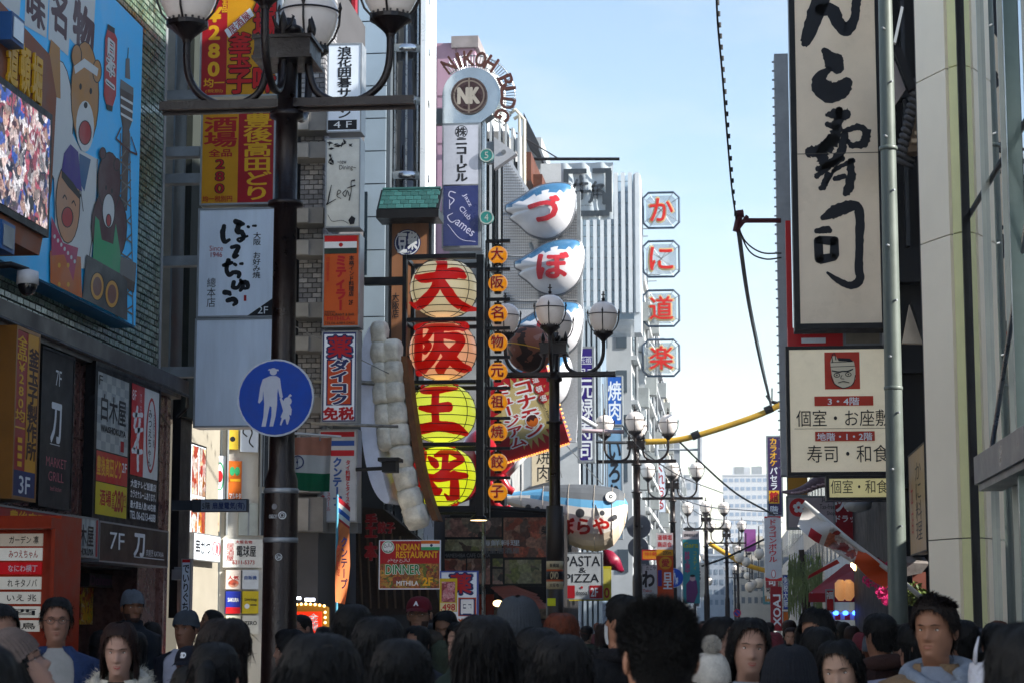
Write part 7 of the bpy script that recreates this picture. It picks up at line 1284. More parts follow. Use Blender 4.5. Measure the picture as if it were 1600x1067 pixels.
b = sign('stall_sign', 'small red and white upright notice beside the stall roof', (1290, 920, 1304, 955), 34.5, REDB, WHC, rim=.02, depth=.05); b.text('福', 1291, 924, 1302, 935, WH, .03)
t = thing('floodlight', 'square white floodlight glowing on the drug store board', 'floodlight', tuple(P(1348, 837, 35))); m = MB(); a, c = P(1343, 843, 35), P(1353, 832, 35); m.box((a.x, 35, a.z), (c.x, 35.1, c.z)); m.build('lamp_face', M('white_flood', '#fff8e0', .3, var=0, emit=6, ecol='#fff4d0'), t); m = MB(); m.tube([P(1330, 847, 35.05), P(1366, 848, 35.05)], .02, 6); m.build('bar', GREYM, t)
t = thing('lamp_cluster', 'white fixture hanging below the small cream sign', 'lamp', tuple(P(1340, 788, 30))); m = MB(); m.ball(P(1340, 790, 30), .2, .2, .09, 14, 8); m.ball(P(1328, 784, 30), .1, n=10, k=6); m.ball(P(1352, 784, 30), .1, n=10, k=6); m.build('fixture', WHC, t, smooth=True)
t = thing('giant_tentacle', 'grey purple tentacle sculpture poking left from behind the cream signs', 'sculpture', tuple(P(1296, 750, 28))); cu = catmull([(1304, 748, 12), (1280, 752, 10), (1258, 763, 7), (1240, 768, 4.5), (1222, 768, 2)], 6); m = MB(); m.tube([P(q_[0], q_[1], 28) for q_ in cu], [q_[2]*PX1(28) for q_ in cu], 12); m.build('arm', M('tentacle_grey', '#6a5a66', .4, var=.3, scale=10, bump=.4), t, smooth=True)
for k in range(9): m = MB(); q_ = cu[2+k*2] if 2+k*2 < len(cu) else cu[-2]; m.lathe(P(q_[0], q_[1]+q_[2]*.7, 27.9), [(.03, 0), (.045, .01), (.03, .03)], 8); m.build('sucker', M('sucker_pink', '#a08a90', .5), t)
b = sign('shop_sign', 'orange corner of a sign above the tax free board', (1230, 744, 1262, 773), 33.5, M('amber_face', '#b8841c', .4), GREYM, depth=.2, rim=.01)
LM = {}
def leafmass(name, label, cat, pts, Y, n, sz, mt, par=None, seed=1, nm='foliage'):
    rs = np.random.RandomState(seed); m = MB()
    for _ in range(n):
        x, y, r_ = pts[rs.randint(len(pts))]; a_ = rs.rand()*6.28; rr_ = r_*math.sqrt(rs.rand()); c = P(x+rr_*math.cos(a_), y+rr_*math.sin(a_), Y+(rs.rand()-.5)*.8); u = Vector(rs.randn(3)).normalized()*sz; v = Vector(rs.randn(3)); v = (v-u*v.dot(u)/u.length_squared).normalized()*sz*.5
        m.add([c-u, c+v, c+u, c-v], [(0, 1, 2, 3)])
    return m
PK = M('pink_blossom', '#c8286c', .6, var=.2); t = thing('blossom_decoration', 'bright pink artificial cherry blossom hanging left of the grey pole', 'decoration', tuple(P(1370, 900, 27))); m = leafmass('', '', '', [(1372, 890, 12), (1362, 905, 14), (1382, 905, 12), (1378, 925, 10), (1368, 880, 8), (1384, 938, 6), (1390, 885, 8)], 25.5, 700, .028, PK); m.build('blossom', PK, t); m = MB(); m.tube([P(1372, 870, 25.5), P(1376, 900, 25.5), P(1380, 940, 25.5)], .012, 5); m.build('stem', M('brown_twig', '#4a3226', .8), t)
GR_ = M('willow_green', '#7c8c58', .7, var=.3); t = thing('willow_tree', 'drooping green willow at eye level left of the stall roof', 'tree', tuple(P(1255, 966, 42))); rs = np.random.RandomState(4); m = MB()
for k in range(120):
    x = 1232+rs.rand()*52; y = 862+rs.rand()*30; L = 30+rs.rand()*60; Y_ = 41+rs.rand()*2; pp = [P(x+math.sin(k+j)*1.5, y+L*j/5, Y_) for j in range(6)]
    for j in range(5): d = Vector((.009, 0, .0)); m.add([pp[j]-d, pp[j]+d, pp[j+1]+d, pp[j+1]-d], [(0, 1, 2, 3)]); e_ = Vector((rs.randn()*.06, rs.randn()*.05, -.07)); m.add([pp[j], pp[j]+e_*.5+d, pp[j]+e_, pp[j]+e_*.5-d], [(0, 1, 2, 3)])
m.build('crown', GR_, t); m = MB(); q = P(1258, 966, 42.5); m.tube([(q.x, 42.5, 0), (q.x+.05, 42.5, 1.6), (q.x-.05, 42.5, 3.1)], [.12, .1, .06], 10); m.build('trunk', M('willow_bark', '#3c3128', .9, var=.3), t, smooth=True)
t = thing('hedge_plant', 'dark green plant with yellow tips right of the grey pole', 'plant', tuple(P(1428, 930, 25.8))); leafmass('', '', '', [(1428, 920, 12), (1422, 935, 10), (1440, 930, 10)], 25.9, 350, .04, GR_, seed=3).build('foliage', M('bright_leaf', '#4a5a22', .6, var=.4, scale=8), t); m = MB(); q = P(1430, 960, 25.9); m.tube([(q.x, 25.9, 0), (q.x, 25.9, 1.9)], .03); m.build('stem', M('brown_twig', '#4a3226'), t)
t = thing('awning', 'striped grey awning edge right of the grey pole', 'awning', tuple(P(1418, 885, 26))); m = MB(); m.poly([P(1412, 878, 25.9), P(1452, 880, 25.9), P(1440, 895, 25.9), P(1414, 900, 25.9)], None, Vector((0, .6, .1))); m.build('cloth', M('awning_grey', '#7a7470', .7, var=.3, scale=10), t)
b = sign('shop_sign', 'salmon coloured sheet hanging right of the grey pole', (1426, 893, 1447, 930), 26, M('salmon_sheet', '#8a5448', .6, var=.2), BLACKM, rim=0, depth=.03)
# shopping street strings of round lanterns and signs far away
rs = np.random.RandomState(9); WL = M('white_paper_lantern', '#d0c8bc', .4, var=.05)
for k in range(20):
    Y_ = 95+k*4.2; x = 1150+rs.rand()*38 if k % 3 else 1072+rs.rand()*40; y = 862+rs.rand()*60; r_ = .22+rs.rand()*.1
    t = thing('paper_lantern', 'small round white lantern hung over the far crowd among many', 'lantern', tuple(P(x, y, Y_)), 'white lanterns far down the street'); c = P(x, y, Y_)
    m = MB(); m.lathe(c, [(r_*.35, -r_*.95), (r_*.8, -r_*.6), (r_, 0), (r_*.8, r_*.6), (r_*.35, r_*.95)], 12); m.build('paper', WL, t, smooth=True); m = MB(); m.lathe(c, [(r_*.38, -r_*1.1), (r_*.38, -r_*.94)], 8); m.lathe(c, [(r_*.38, r_*.94), (r_*.38, r_*1.1)], 8); m.tube([c+Vector((0, 0, r_)), c+Vector((0, 0, r_+1.2))], .03, 5); m.build('cap', BLACKM, t)
# arch of bulbs with red board behind the tall dark pole
t = thing('bulb_arch', 'golden arch board with round bulbs and a red panel, behind the crowd left of centre', 'signboard', tuple(P(478, 990, 26))); YA = 26.5; GO = M('gold_paint', '#8a6418', .35, .5, var=.2)
m = MB(); m.poly([P(446, 966, YA), P(446, 948, YA), P(462, 942, YA), P(496, 942, YA), P(511, 948, YA), P(511, 1400, YA), P(446, 1400, YA)], None, Vector((0, .15, 0))); m.build('board', GO, t); m = MB(); m.box(tuple(P(453, 1400, YA-.02)), tuple(P(503, 955, YA))); m.build('red_panel', M('red_lit_panel', '#b8240c', .4, emit=.25, ecol='#ff3010'), t); bo = Board(tuple(P(453, 1010, YA-.02)), X1, Z1, 50*PX1(YA), 55*PX1(YA), (453, 955, 503, 1010), t); bo.text('金龍', 482, 958, 498, 985, WH, .02, True)
for x, y in [(449+k*7.2, 946-3*math.sin(k/8*math.pi)) for k in range(9)]+[(508, 956+k*8) for k in range(5)]: m = MB(); m.ball(P(x, y, YA-.05), .018, n=10, k=6); m.build('bulb', M('arch_bulb', '#ffe0a0', .3, var=0, emit=1.2, ecol='#ffc870'), t, smooth=True)
m = MB(); m.box(tuple(P(448, 936, 27)), tuple(P(470, 932, 27.05))); m.box(tuple(P(476, 938, 27)), tuple(P(492, 934, 27.05))); m.build('tube_light', M('cool_tube', '#e8f0ff', .3, var=0, emit=3), t)
t = thing('brown_awning', 'brown tiled canopy of the crab restaurant above the beanie', 'awning', tuple(P(770, 930, 37))); TB = M('terracotta_awning', '#7c3f2e', .6, var=.25)
for k in range(5): m = MB(); m.poly([P(766+k*6, 918+k*5, 36.5-k*.1), P(800+k*10, 916+k*6, 36.5-k*.1), P(838+k*4, 930+k*5, 36.3-k*.1), P(790+k*4, 932+k*5, 36.3-k*.1)], None, Vector((0, .3, .03))); m.build('tile_course', TB, t)
m = MB(); m.ball(P(778, 942, 36), .09, .09, .06, 12, 8); m.build('lamp', M('warm_lamp_face', '#ffe0a0'), t, smooth=True)
t = thing('lit_shopfront', 'lit orange red shop front behind the crowd under the dish board', 'shop front', tuple(P(752, 970, 37.8))); m = MB(); m.box(tuple(P(748, 960, 37.8)), tuple(P(772, 928, 37.9))); m.build('panel', M('orange_shop_panel', '#9a3018', .5, var=.2), t); m = MB(); m.box(tuple(P(772, 966, 38)), tuple(P(870, 942, 38.1))); m.build('window', food('shop_goods', ['#28201c', '#8a7a60', '#3a2c28', '#a08a6c', '#241c18', '#6a4a3a'], 5.), t)
t = thing('awning', 'crimson curved awning right of the pasta board', 'awning', tuple(P(955, 880, 42))); m = MB(); m.poly([P(x_, y_, 42) for x_, y_ in ((942, 856), (956, 860), (966, 870), (973, 890), (969, 893), (958, 889), (942, 888))], None, Vector((0, .7, 0))); m.build('cover', M('crimson_vinyl', '#7a1030', .4), t, smooth=True)
# ================================================================== PEOPLE
HH = .235
TT = np.array([-.70, -.52, -.42, -.35, -.29, -.23, -.16, -.10, -.02, .04, .10, .2, .35, .5, .62, .75, .85, .92, .97, 1.0])
TW = np.array([.205, .19, .14, .10, .078, .064, .055, .053, .053, .050, .054, .0625, .070, .0745, .0765, .0745, .066, .052, .034, .0005])
TF = np.array([.085, .075, .058, .048, .044, .044, .046, .052, .070, .083, .088, .089, .088, .086, .091, .088, .077, .060, .038, .0005])
TB = np.array([.105, .095, .085, .074, .068, .065, .063, .064, .066, .069, .072, .077, .088, .098, .103, .100, .088, .068, .044, .0005])
def hsurf(t, phi, off=0.):
    """point of the head's surface: t up the face (0 chin, 1 crown), phi round it (0 in front)"""
    w_ = np.interp(t, TT, TW)+off; f = np.interp(t, TT, TF)+off; b = np.interp(t, TT, TB)+off
    s, c = np.sin(phi), np.cos(phi); x = w_*np.sign(s)*np.abs(s)**.92; y = np.where(c > 0, f, b)*np.sign(c)*np.abs(c)**.92
    fr = np.clip(c, 0, 1)**.5*(c > 0)
    ax = np.abs(x); na = np.interp(t, [.28, .31, .345, .38, .46, .55, .62], [0, .012, .024, .021, .012, .005, 0]); sg = np.interp(t, [.3, .38, .5, .6], [.0165, .014, .010, .010])
    d = na*np.exp(-(x/sg)**2)-.011*np.exp(-((ax-.031)/.017)**2-((t-.51)/.05)**2)+.004*np.exp(-((t-.6)/.035)**2-(x/.05)**2)+.004*np.exp(-((ax-.045)/.02)**2-((t-.37)/.09)**2)
    d = d+.006*np.exp(-(x/.022)**2)*(np.exp(-((t-.236)/.02)**2)+1.05*np.exp(-((t-.188)/.022)**2))-.003*np.exp(-(x/.024)**2-((t-.212)/.008)**2)+.005*np.exp(-(x/.02)**2-((t-.07)/.05)**2)
    y = y+d*fr
    return x, y, t*HH
def sstep(x, a, b): u = np.clip((x-a)/(b-a), 0, 1); return u*u*(3-2*u)
class Fig:
    def __init__(s, root, scale, yaw, pitch=0, roll=0, turn=0, base=(0, 0, 0)):
        s.root = root; s.s = np.array([scale*(.96+.09*((NP[0]*37) % 10)/10), scale, scale*(.98+.05*((NP[0]*53) % 10)/10)]); s.b = Vector(base); s.R = np.array(Matrix.Rotation(R(yaw), 3, 'Z'))
        s.HR = np.array(Matrix.Rotation(R(turn), 3, 'Z') @ Matrix.Rotation(R(pitch), 3, 'X') @ Matrix.Rotation(R(roll), 3, 'Y'))
    def tf(s, v, head=None):
        """v in the figure's frame (z = 0 at the chin); the head turns about the top of the neck"""
        v = np.array(v, float); piv = np.array([0, -.01, -.04]); wt = sstep(v[:, 2], -.11, .0)[:, None] if head is None else np.full((len(v), 1), float(head))
        r = (v-piv) @ s.HR.T+piv; v = v*(1-wt)+r*wt
        return (v*s.s) @ s.R.T+np.array(s.b)
    def part(s, m, name, mt, head=None, smooth=True, parent=None):
        m.v = [tuple(q) for q in s.tf(m.v, head)]; return m.build(name, mt, parent or s.root, smooth=smooth)
def grid(t0, t1, nt, nphi, fn, phi0=-math.pi, phi1=math.pi, wrap=True, keep=None):
    m = MB(); ts = np.linspace(t0, t1, nt); ph = np.linspace(phi0, phi1, nphi+(0 if wrap else 1), endpoint=not wrap)
    T_, Pp = np.meshgrid(ts, ph, indexing='ij'); x, y, z = fn(T_, Pp); m.v = np.stack([x, y, z], -1).reshape(-1, 3).tolist(); n = len(ph)
    for i in range(nt-1):
        for j in range(n if wrap else n-1):
            j2 = (j+1) % n
            if keep is None or keep((ts[i]+ts[i+1])/2, ph[j]): m.f.append([i*n+j2, i*n+j, (i+1)*n+j, (i+1)*n+j2])
    m.mi = [0]*len(m.f); return m
def blades(m, base, dirs, length, width, bend=(0, 0, -.4), rs=None):
    """thin tapered locks of hair"""
    for p, d, L in zip(base, dirs, length):
        p = np.array(p); d = np.array(d)/(np.linalg.norm(d)+1e-9); sd = np.cross(d, rs.randn(3)); sd = sd/(np.linalg.norm(sd)+1e-9)*width; q = p+d*L*.55; e = q+(d+np.array(bend)*.8)*L*.45; n = len(m.v)
        m.v += [tuple(p-sd), tuple(p+sd), tuple(q+sd*.7), tuple(q-sd*.7), tuple(e)]; m.f += [[n, n+1, n+2, n+3], [n+3, n+2, n+4]]; m.mi += [0, 0]
BZ = np.array([-.80, -.72, -.62, -.50, -.34, -.21, -.14, -.098, -.072, -.055, -.042, -.030, -.012])
BW = np.array([.175, .185, .178, .165, .182, .200, .208, .195, .155, .11, .082, .070, .066]); BFr = np.array([.11, .12, .115, .11, .12, .112, .10, .09, .078, .064, .058, .055, .055]); BBk = np.array([.12, .125, .11, .10, .11, .115, .112, .104, .095, .085, .078, .074, .070])
def hand(m, wr, d, nrm, s_=1., curl=.3, point=False, side=1):
    """palm with four unequal bent fingers and a thumb leaving the side of the palm"""
    wr = Vector(wr); d = Vector(d).normalized(); nrm = Vector(nrm); nrm = (nrm-d*nrm.dot(d)).normalized(); ac = d.cross(nrm)*side; n0 = len(m.v)
    m.tube([wr, wr+d*.02*s_, wr+d*.055*s_, wr+d*.088*s_], [.025*s_, .03*s_, .041*s_, .038*s_], 10, sq=.55)
    # turn the flattened palm so that its wide side lies across
    ring = m.v[n0:]
    out = []
    cs = [wr, wr+d*.02*s_, wr+d*.055*s_, wr+d*.088*s_]; rr = [.025, .03, .041, .038]
    for k, c in enumerate(cs):
        for j in range(10): q = 2*math.pi*j/10; out.append(tuple(c+ac*math.cos(q)*rr[k]*s_+nrm*math.sin(q)*rr[k]*.42*s_))
    m.v[n0:] = out
    for k, (o, L) in enumerate(((-.030, .066), (-.010, .076), (.010, .071), (.029, .056))):
        cu = .05 if (point and k == 0) else (1.5 if point else curl+.1*k); p = wr+d*.084*s_+ac*o*s_; dd = (d+ac*o*5).normalized(); pts = [p-d*.01*s_, p]; an = 0
        for seg, f in enumerate((.45, .3, .25)): an += cu*(.8 if seg else .6); pts.append(pts[-1]+(dd*math.cos(an)-nrm*math.sin(an))*L*f*s_)
        m.tube(pts, [.0098*s_, .0098*s_, .009*s_, .0082*s_, .006*s_], 7)
    p = wr+d*.03*s_-ac*.03*s_; q = (d*.6-ac*.75-nrm*.25).normalized(); m.tube([p, p+q*.035*s_, p+(q*.045+d*.028)*s_, p+(q*.048+d*.048-nrm*.006)*s_], [.015*s_, .0125*s_, .0108*s_, .007*s_], 8)
HAIRM = {'black': ('#060607', .4), 'dark': ('#0a0808', .4), 'brown': ('#24130e', .4), 'redbrown': ('#5c2c18', .42), 'darkbrown': ('#150d0a', .4), 'grey': ('#3a393b', .5)}
def hairmat(k):
    c, r_ = HAIRM[k]; m = M(k+'_hair', c, r_+.2, var=.4, scale=40, streak=.93, bump=.35); m.node_tree.nodes['Principled BSDF'].inputs['Specular IOR Level'].default_value = .2; return m
def skinmat(c='#a97a62'): return M('skin_'+c[1:], tuple(v*.72 for v in lin(c)), .5, var=.06, scale=30, bump=.06)
NP = [0]
def person(label, px, top, Y, yaw=0, pitch=0, roll=0, turn=0, H=None, hair='short', hc='black', jacket='#15161c', skin='#a97a62', hat=None, hatc='#3a3f46', glasses=False, arms=None, hood=None, lod=1., shirt=None, sc=None, collar=None, hairn=None, mask=False, female=False, stripes=False, group=None, beard=False, dx=0):
    NP[0] += 1; rs = np.random.RandomState(NP[0]*13+5)
    p = P(px, top, Y); ext = .025 if hair in ('short', 'spiky', 'long', 'bob', 'pony', 'quiff') and not hat else (.045 if hat == 'beanie' else .03 if hat else .005)
    sc = sc or 1.0; chin = p.z-(HH+ext)*sc
    stand = 1.46*sc                                   # chin height of an upright figure at this scale
    root = thing('person', label, 'person', (p.x, Y, 0), group)
    F = Fig(root, sc, yaw, pitch, roll, turn, (p.x, Y, chin)); leg = chin/sc   # metres from chin to ground in figure units
    sk = skinmat(skin); nph = int(56*max(.5, lod)); hm = hairmat(hc)
    # ---- body: head, neck, trunk, legs, hands as one mesh
    m = grid(-.70, .9985, int(78*max(.5, lod)), nph, hsurf)
    n = 20; rows = [(z, np.interp(z, BZ, BW)-.012, np.interp(z, BZ, BFr)-.012, np.interp(z, BZ, BBk)-.012) for z in (-.13, -.16, -.24, -.4, -.52, -.62, -.74, -.82)]
    b0 = len(m.v)
    for z, w_, f, bk in rows: m.v += [(w_*math.sin(2*math.pi*j/n), (f if math.cos(2*math.pi*j/n) > 0 else bk)*math.cos(2*math.pi*j/n), z) for j in range(n)]
    for i in range(len(rows)-1):
        for j in range(n): m.f.append([b0+i*n+j, b0+i*n+(j+1) % n, b0+(i+1)*n+(j+1) % n, b0+(i+1)*n+j]); m.mi.append(0)
    for s_ in (-1, 1): m.tube([(s_*.09, -.01, -.78), (s_*.095, .01, -.78-(leg-.78)*.5), (s_*.1, -.01, -leg+.1), (s_*.1, -.01, -leg+.05)], [.08, .055, .04, .038], 10)
    for s_ in (-1, 1):                                # ears
        ec = np.array([s_*.0755, -.012, .46*HH]); b1 = len(m.v); m.ball((0, 0, 0), .009, .019, .031, 10, 8); m.v[b1:] = [(ec[0]+v[0]+s_*.006+s_*.35*max(0, -v[1]), ec[1]+v[1]-.003, ec[2]+v[2]+.15*-v[1]) for v in m.v[b1:]]
    arms = arms or {}; AP = {}
    for s_, nm in ((-1, 'L'), (1, 'R')):
        a = arms.get(nm)
        sh = Vector((s_*.165, -.01, -.118))
        if a: el, wr, hd, hn, cu, pt_ = a; el = Vector(el); wr = Vector(wr)
        else: el, wr, hd, hn, cu, pt_ = Vector((s_*.235, -.03, -.44)), Vector((s_*.225, .06, -.66)), (0, .25, -1), (-s_, 0, 0), .35, False
        AP[nm] = (sh, el, wr); m.tube([sh, el, wr+(wr-el).normalized()*.01], [.04, .036, .024], 10); hand(m, wr, hd, hn, .98, cu, pt_, side=s_)
    body = F.part(m, 'body', sk)
    # ---- face
    for s_ in (-1, 1):
        if abs(((yaw+turn+180) % 360)-180) > 80 or hair == 'none' or lod > .8:
            ex, ey, ez = hsurf(np.array([.51]), np.array([s_*.36])); c = Vector((s_*.031, float(ey[0])-.0065, .51*HH)); e = MB(); e.ball(c, .0118, .0094, .0040, 14, 8); eo = F.part(e, 'eye', M('eye_white', '#5c5552', .4), 1)
            e = MB(); e.ball(c+Vector((0, .0030, -.0003)), .0052, .0078, .0042, 12, 8); F.part(e, 'iris', M('dark_iris', '#140c08', .15, var=0), 1, parent=eo)
            e = MB(); e.tube([c+Vector((-.015, -.001, -.001)), c+Vector((-.007, .0062, .0058)), c+Vector((.004, .0068, .0062)), c+Vector((.0150, -.001, .0005))], [.0014, .0026, .0026, .0012], 6); F.part(e, 'eyelid', M('dark_lash', '#2a1812', .6), 1, parent=eo)
            e = MB(); yb = float(hsurf(np.array([.59]), np.array([s_*.36]))[1][0]); e.tube([Vector((s_*.014, yb+.003, .585*HH)), Vector((s_*.03, yb+.0015, .603*HH)), Vector((s_*.05, yb-.014, .59*HH))], [.0028, .0042, .0018], 6, sq=.6); F.part(e, 'eyebrow', hm, 1)
    if lod > .45 and not mask:
        e = MB(); V_ = []
        for i in range(9):
            a = -1+i/4; ph = a*.27
            for tt in (.245-.012*abs(a)**2+(-.004 if i == 4 else 0), .214, .178+.028*abs(a)**1.6): x, y, z = hsurf(np.array([tt]), np.array([ph])); V_.append((float(x[0]), float(y[0])+.0012, float(z[0])))
        e.v = V_
        for i in range(8): e.f += [[i*3, i*3+1, i*3+4, i*3+3], [i*3+1, i*3+2, i*3+5, i*3+4]]; e.mi += [0, 0]
        F.part(e, 'lips', M('lips_red' if female else 'lips_brown', '#8c3434' if female else '#7c483c', .4, var=.05), 1)
    if mask:
        mm = grid(-.03, .36, 12, 24, lambda t, ph: hsurf(t, ph, .007), -1.25, 1.25, False); F.part(mm, 'face_mask', M('mask_white', '#b8bcc0', .8), 1)
    if beard:
        mm = grid(-.02, .30, 14, 30, lambda t, ph: hsurf(t, ph, .0015), -1.5, 1.5, False, keep=lambda t, ph: t < .16 or abs(ph) > .5); F.part(mm, 'beard', M('stubble', '#3a2a24', .8, var=.4, scale=60), 1)
    if glasses:
        g = MB(); yy = .099
        for s_ in (-1, 1):
            g.tube([Vector((s_*.033+.023*math.cos(q), yy-.006*abs(math.cos(q)), .505*HH+.0165*math.sin(q))) for q in np.linspace(0, 2*math.pi, 21)], .0016, 6); g.tube([(s_*.055, yy-.004, .515*HH), (s_*.076, .05, .52*HH), (s_*.079, -.01, .50*HH)], .0018, 6)
        g.tube([(-.011, yy, .51*HH), (0, yy+.006, .52*HH), (.011, yy, .51*HH)], .0016, 6); F.part(g, 'glasses', M('glasses_frame', '#1a1a1e', .3, .3), 1)
    # ---- hair
    N_ = int((900 if lod > .9 else 260 if lod > .6 else 90) if hairn is None else hairn)
    hs = hair
    if hs != 'none':
        th = (.25 if hat else 1)*{'short': .014, 'spiky': .012, 'quiff': .018, 'long': .020, 'bob': .022, 'pony': .012, 'buzz': .004}[hs]
        def hl(ph):
            a = abs(ph); return np.interp(a, [0, .6, .95, 1.2, 1.45, 1.75, 2.1, 3.15], [.83, .80, .70, .55, .47, .40, .14, .06] if hs in ('short', 'spiky', 'quiff', 'buzz') else [.86, .80, .58, .40, .30, .2, .05, -.1])
        def hf(t, ph):
            k = np.clip((t-.1)/.5, .45, 1); ns = .25*np.sin(ph*17+t*9)*np.sin(ph*7-t*23)+.15*np.sin(ph*31+t*5)
            extra = (.022*np.exp(-((ph)/.9)**2)*sstep(t, .78, .9) if hs == 'quiff' else 0)
            x, y, z = hsurf(t, ph, 0); w2 = np.interp(t, TT, TW); o = th*k*(1+ns*.6); xx, yy, _ = hsurf(t, ph, o)
            return xx, yy, z+sstep(t, .7, 1.)*(th*1.15*(1+ns*.5)+extra)
        m = grid(-.12, .999, int(40*max(.5, lod))+6, nph, hf, keep=lambda t, ph: t > hl(ph))
        # locks
        if N_:
            ph = rs.rand(N_*2)*2*math.pi-math.pi; t = .1+.9*rs.rand(N_*2)**.7; ok = t > np.array([hl(a) for a in ph])+.01; ph = ph[ok][:N_]; t = t[ok][:N_]; x, y, z = hf(t, ph)
            nx = np.stack([x/.0058, y/.0085, (z-.5*HH)/.012], -1); nx /= np.linalg.norm(nx, axis=1)[:, None]+1e-9
            if hs == 'spiky': dr = nx*1.0+rs.randn(len(x), 3)*.35+np.array([0, 0, .5]); L = (.008+.022*rs.rand(len(x)))*(.25+t*.8); wd = .0010
            elif hs == 'quiff': dr = np.stack([rs.randn(len(x))*.25-.3*(t > .75), .5*(t > .7)-.2, np.where(t > .85, .1, -.9)], -1)+nx*.2; L = .018+.02*rs.rand(len(x)); wd = .0014
            elif hs == 'buzz': dr = nx; L = .004+.003*rs.rand(len(x)); wd = .001
            else: dr = np.stack([x*0, -.25*np.ones(len(x)), -np.ones(len(x))], -1)*.9+nx*.22+rs.randn(len(x), 3)*np.where(rs.rand(len(x)) < .12, .55, .12)[:, None]; L = (.03+.025*rs.rand(len(x)))*(1.3 if hs in ('long', 'bob') else 1); wd = .0013
            blades(m, np.stack([x, y, z], -1)-nx*.004, dr, L, wd, rs=rs, bend=(0, 0, -.25 if hs != 'spiky' else .1))
        F.part(m, 'hair', hm, 1)
        if hs in ('long', 'bob'):
            dn = -.30 if hs == 'long' else -.07; a0 = 1.15
            def cf(u, ph):                              # u: 0 at ear height, 1 at the tips
                z = .55*HH*(1-u)+dn*u; w_ = np.interp(z, [-.32, -.2, -.1, 0, .06, .13], [.105, .102, .092, .088, .092, .095]); bb = np.interp(z, [-.32, -.2, -.1, 0, .06, .13], [.135, .13, .112, .108, .112, .118]); ff_ = .075+0*z
                s, c = np.sin(ph), np.cos(ph); rp = 1+.03*np.sin(ph*23+z*8)+.02*np.sin(ph*51); return w_*s*rp, np.where(c > 0, ff_, bb)*c*rp-.005*u, z+.02*np.sin(ph*9)*u
            m = grid(0, 1, 16, 44, cf, a0, 2*math.pi-a0, False); nb = int(N_*1.0)
            if nb: u = rs.rand(nb)*.95; ph = a0+(2*math.pi-2*a0)*rs.rand(nb); x, y, z = cf(u, ph); blades(m, np.stack([x, y, z], -1), np.stack([x*1.2, y*1.2, -np.ones(nb)], -1), .05+.06*rs.rand(nb), .003, bend=(0, 0, -.1), rs=rs)
            F.part(m, 'hair_length', hm, .55 if hs == 'long' else 1)
        if hs == 'pony':
            m = MB(); m.tube([(0, -.10, .17), (0, -.145, .15), (0, -.155, .07), (.01, -.15, -.04), (.01, -.14, -.1)], [.025, .036, .036, .026, .006], 12); F.part(m, 'ponytail', hm, 1)
    # ---- hats
    hmt = M('hat_'+hatc[1:], hatc, .85, var=.2, scale=30, bump=.4)
    if hat == 'beanie':
        def bf_(t, ph):
            o = .013+.003*sstep(-t, -.64, -.60)+.0016*np.sin(ph*44)+.004*sstep(t, .75, .95); x, y, z = hsurf(np.minimum(t, .9985), ph, o); x2 = x; k = sstep(t, .8, 1.0)
            return x, y-.008*k, z+k*.022+.004*np.sin(ph*3+2)*k
        m = grid(.40, .9985, 26, 176 if lod > .8 else 88, bf_, keep=lambda t, ph: t > np.interp(abs(ph), [0, 1.2, 1.9, 3.15], [.64, .60, .44, .42])); F.part(m, 'beanie', hmt, 1)
    if hat == 'pompom':
        m = grid(.45, .9985, 22, 110, lambda t, ph: (lambda q: (q[0], q[1], q[2]+sstep(t, .75, 1)*.03))(hsurf(t, ph, .016+.002*np.sin(ph*27)*np.sin(t*60))), keep=lambda t, ph: t > np.interp(abs(ph), [0, 1.2, 3.15], [.64, .58, .47])); F.part(m, 'beanie', hmt, 1)
        m = MB(); c = np.array([0, -.02, HH+.065]); d = rs.randn(1100, 3); d /= np.linalg.norm(d, axis=1)[:, None]; m.ball(tuple(c), .036, n=14, k=10); blades(m, c+d*.03, d+rs.randn(1100, 3)*.2, np.full(1100, .022), .0022, rs=rs, bend=(0, 0, 0)); F.part(m, 'pompom', hmt, 1)
    if hat == 'cap':
        m = grid(.64, .9985, 16, 48, lambda t, ph: (lambda q: (q[0], q[1], q[2]+sstep(t, .7, 1)*.018))(hsurf(t, ph, .013))); F.part(m, 'cap_crown', hmt, 1)
        m = MB(); V_ = []
        for j in range(5):
            for i in range(11): a = -.95+1.9*i/10; x, y, z = hsurf(np.array([.66]), np.array([a]), .013); e = j/4*.075*math.cos(a*1.25); V_.append((float(x[0])*(1+j*.01), float(y[0])+e, float(z[0])-.006*j+(.012*(1-(i/5-1)**2))))
        m.v = V_; m.f = [[j*11+i, j*11+i+1, (j+1)*11+i+1, (j+1)*11+i] for j in range(4) for i in range(10)]; m.mi = [0]*40; F.part(m, 'brim', hmt, 1)
        if dx: g, f = glyph(dx, .06); a0, b0 = g.min(0); a1, b1 = g.max(0); m = MB(); q = [((v[0]-a0)/(a1-a0)-.5, (v[1]-b0)/(b1-b0)-.5) for v in g]; m.add([(-a*.036, .108-abs(a)*.012-b_*.012, .80*HH+.01+b_*.034) for a, b_ in q], [list(z) for z in f]); F.part(m, 'emblem', WH, 1, smooth=False)
    # ---- clothes
    jm = M('coat_'+jacket[1:], jacket, .75, var=.22, scale=14, bump=.45)
    def jf(z, ph):
        w_ = np.interp(z, BZ, BW)+.022; f = np.interp(z, BZ, BFr)+.02; b = np.interp(z, BZ, BBk)+.02; s, c = np.sin(ph), np.cos(ph); rp = 1+.012*np.sin(z*55+2*np.sin(ph*3))*(z < -.1)+.01*np.sin(ph*11+z*30)
        if stripes: rp = rp+.018*np.abs(np.sin(z*70))
        return w_*np.sign(s)*np.abs(s)**.85*rp, np.where(c > 0, f, b)*np.sign(c)*np.abs(c)**.9*rp, z
    top_ = -.02 if collar != 'low' else -.05
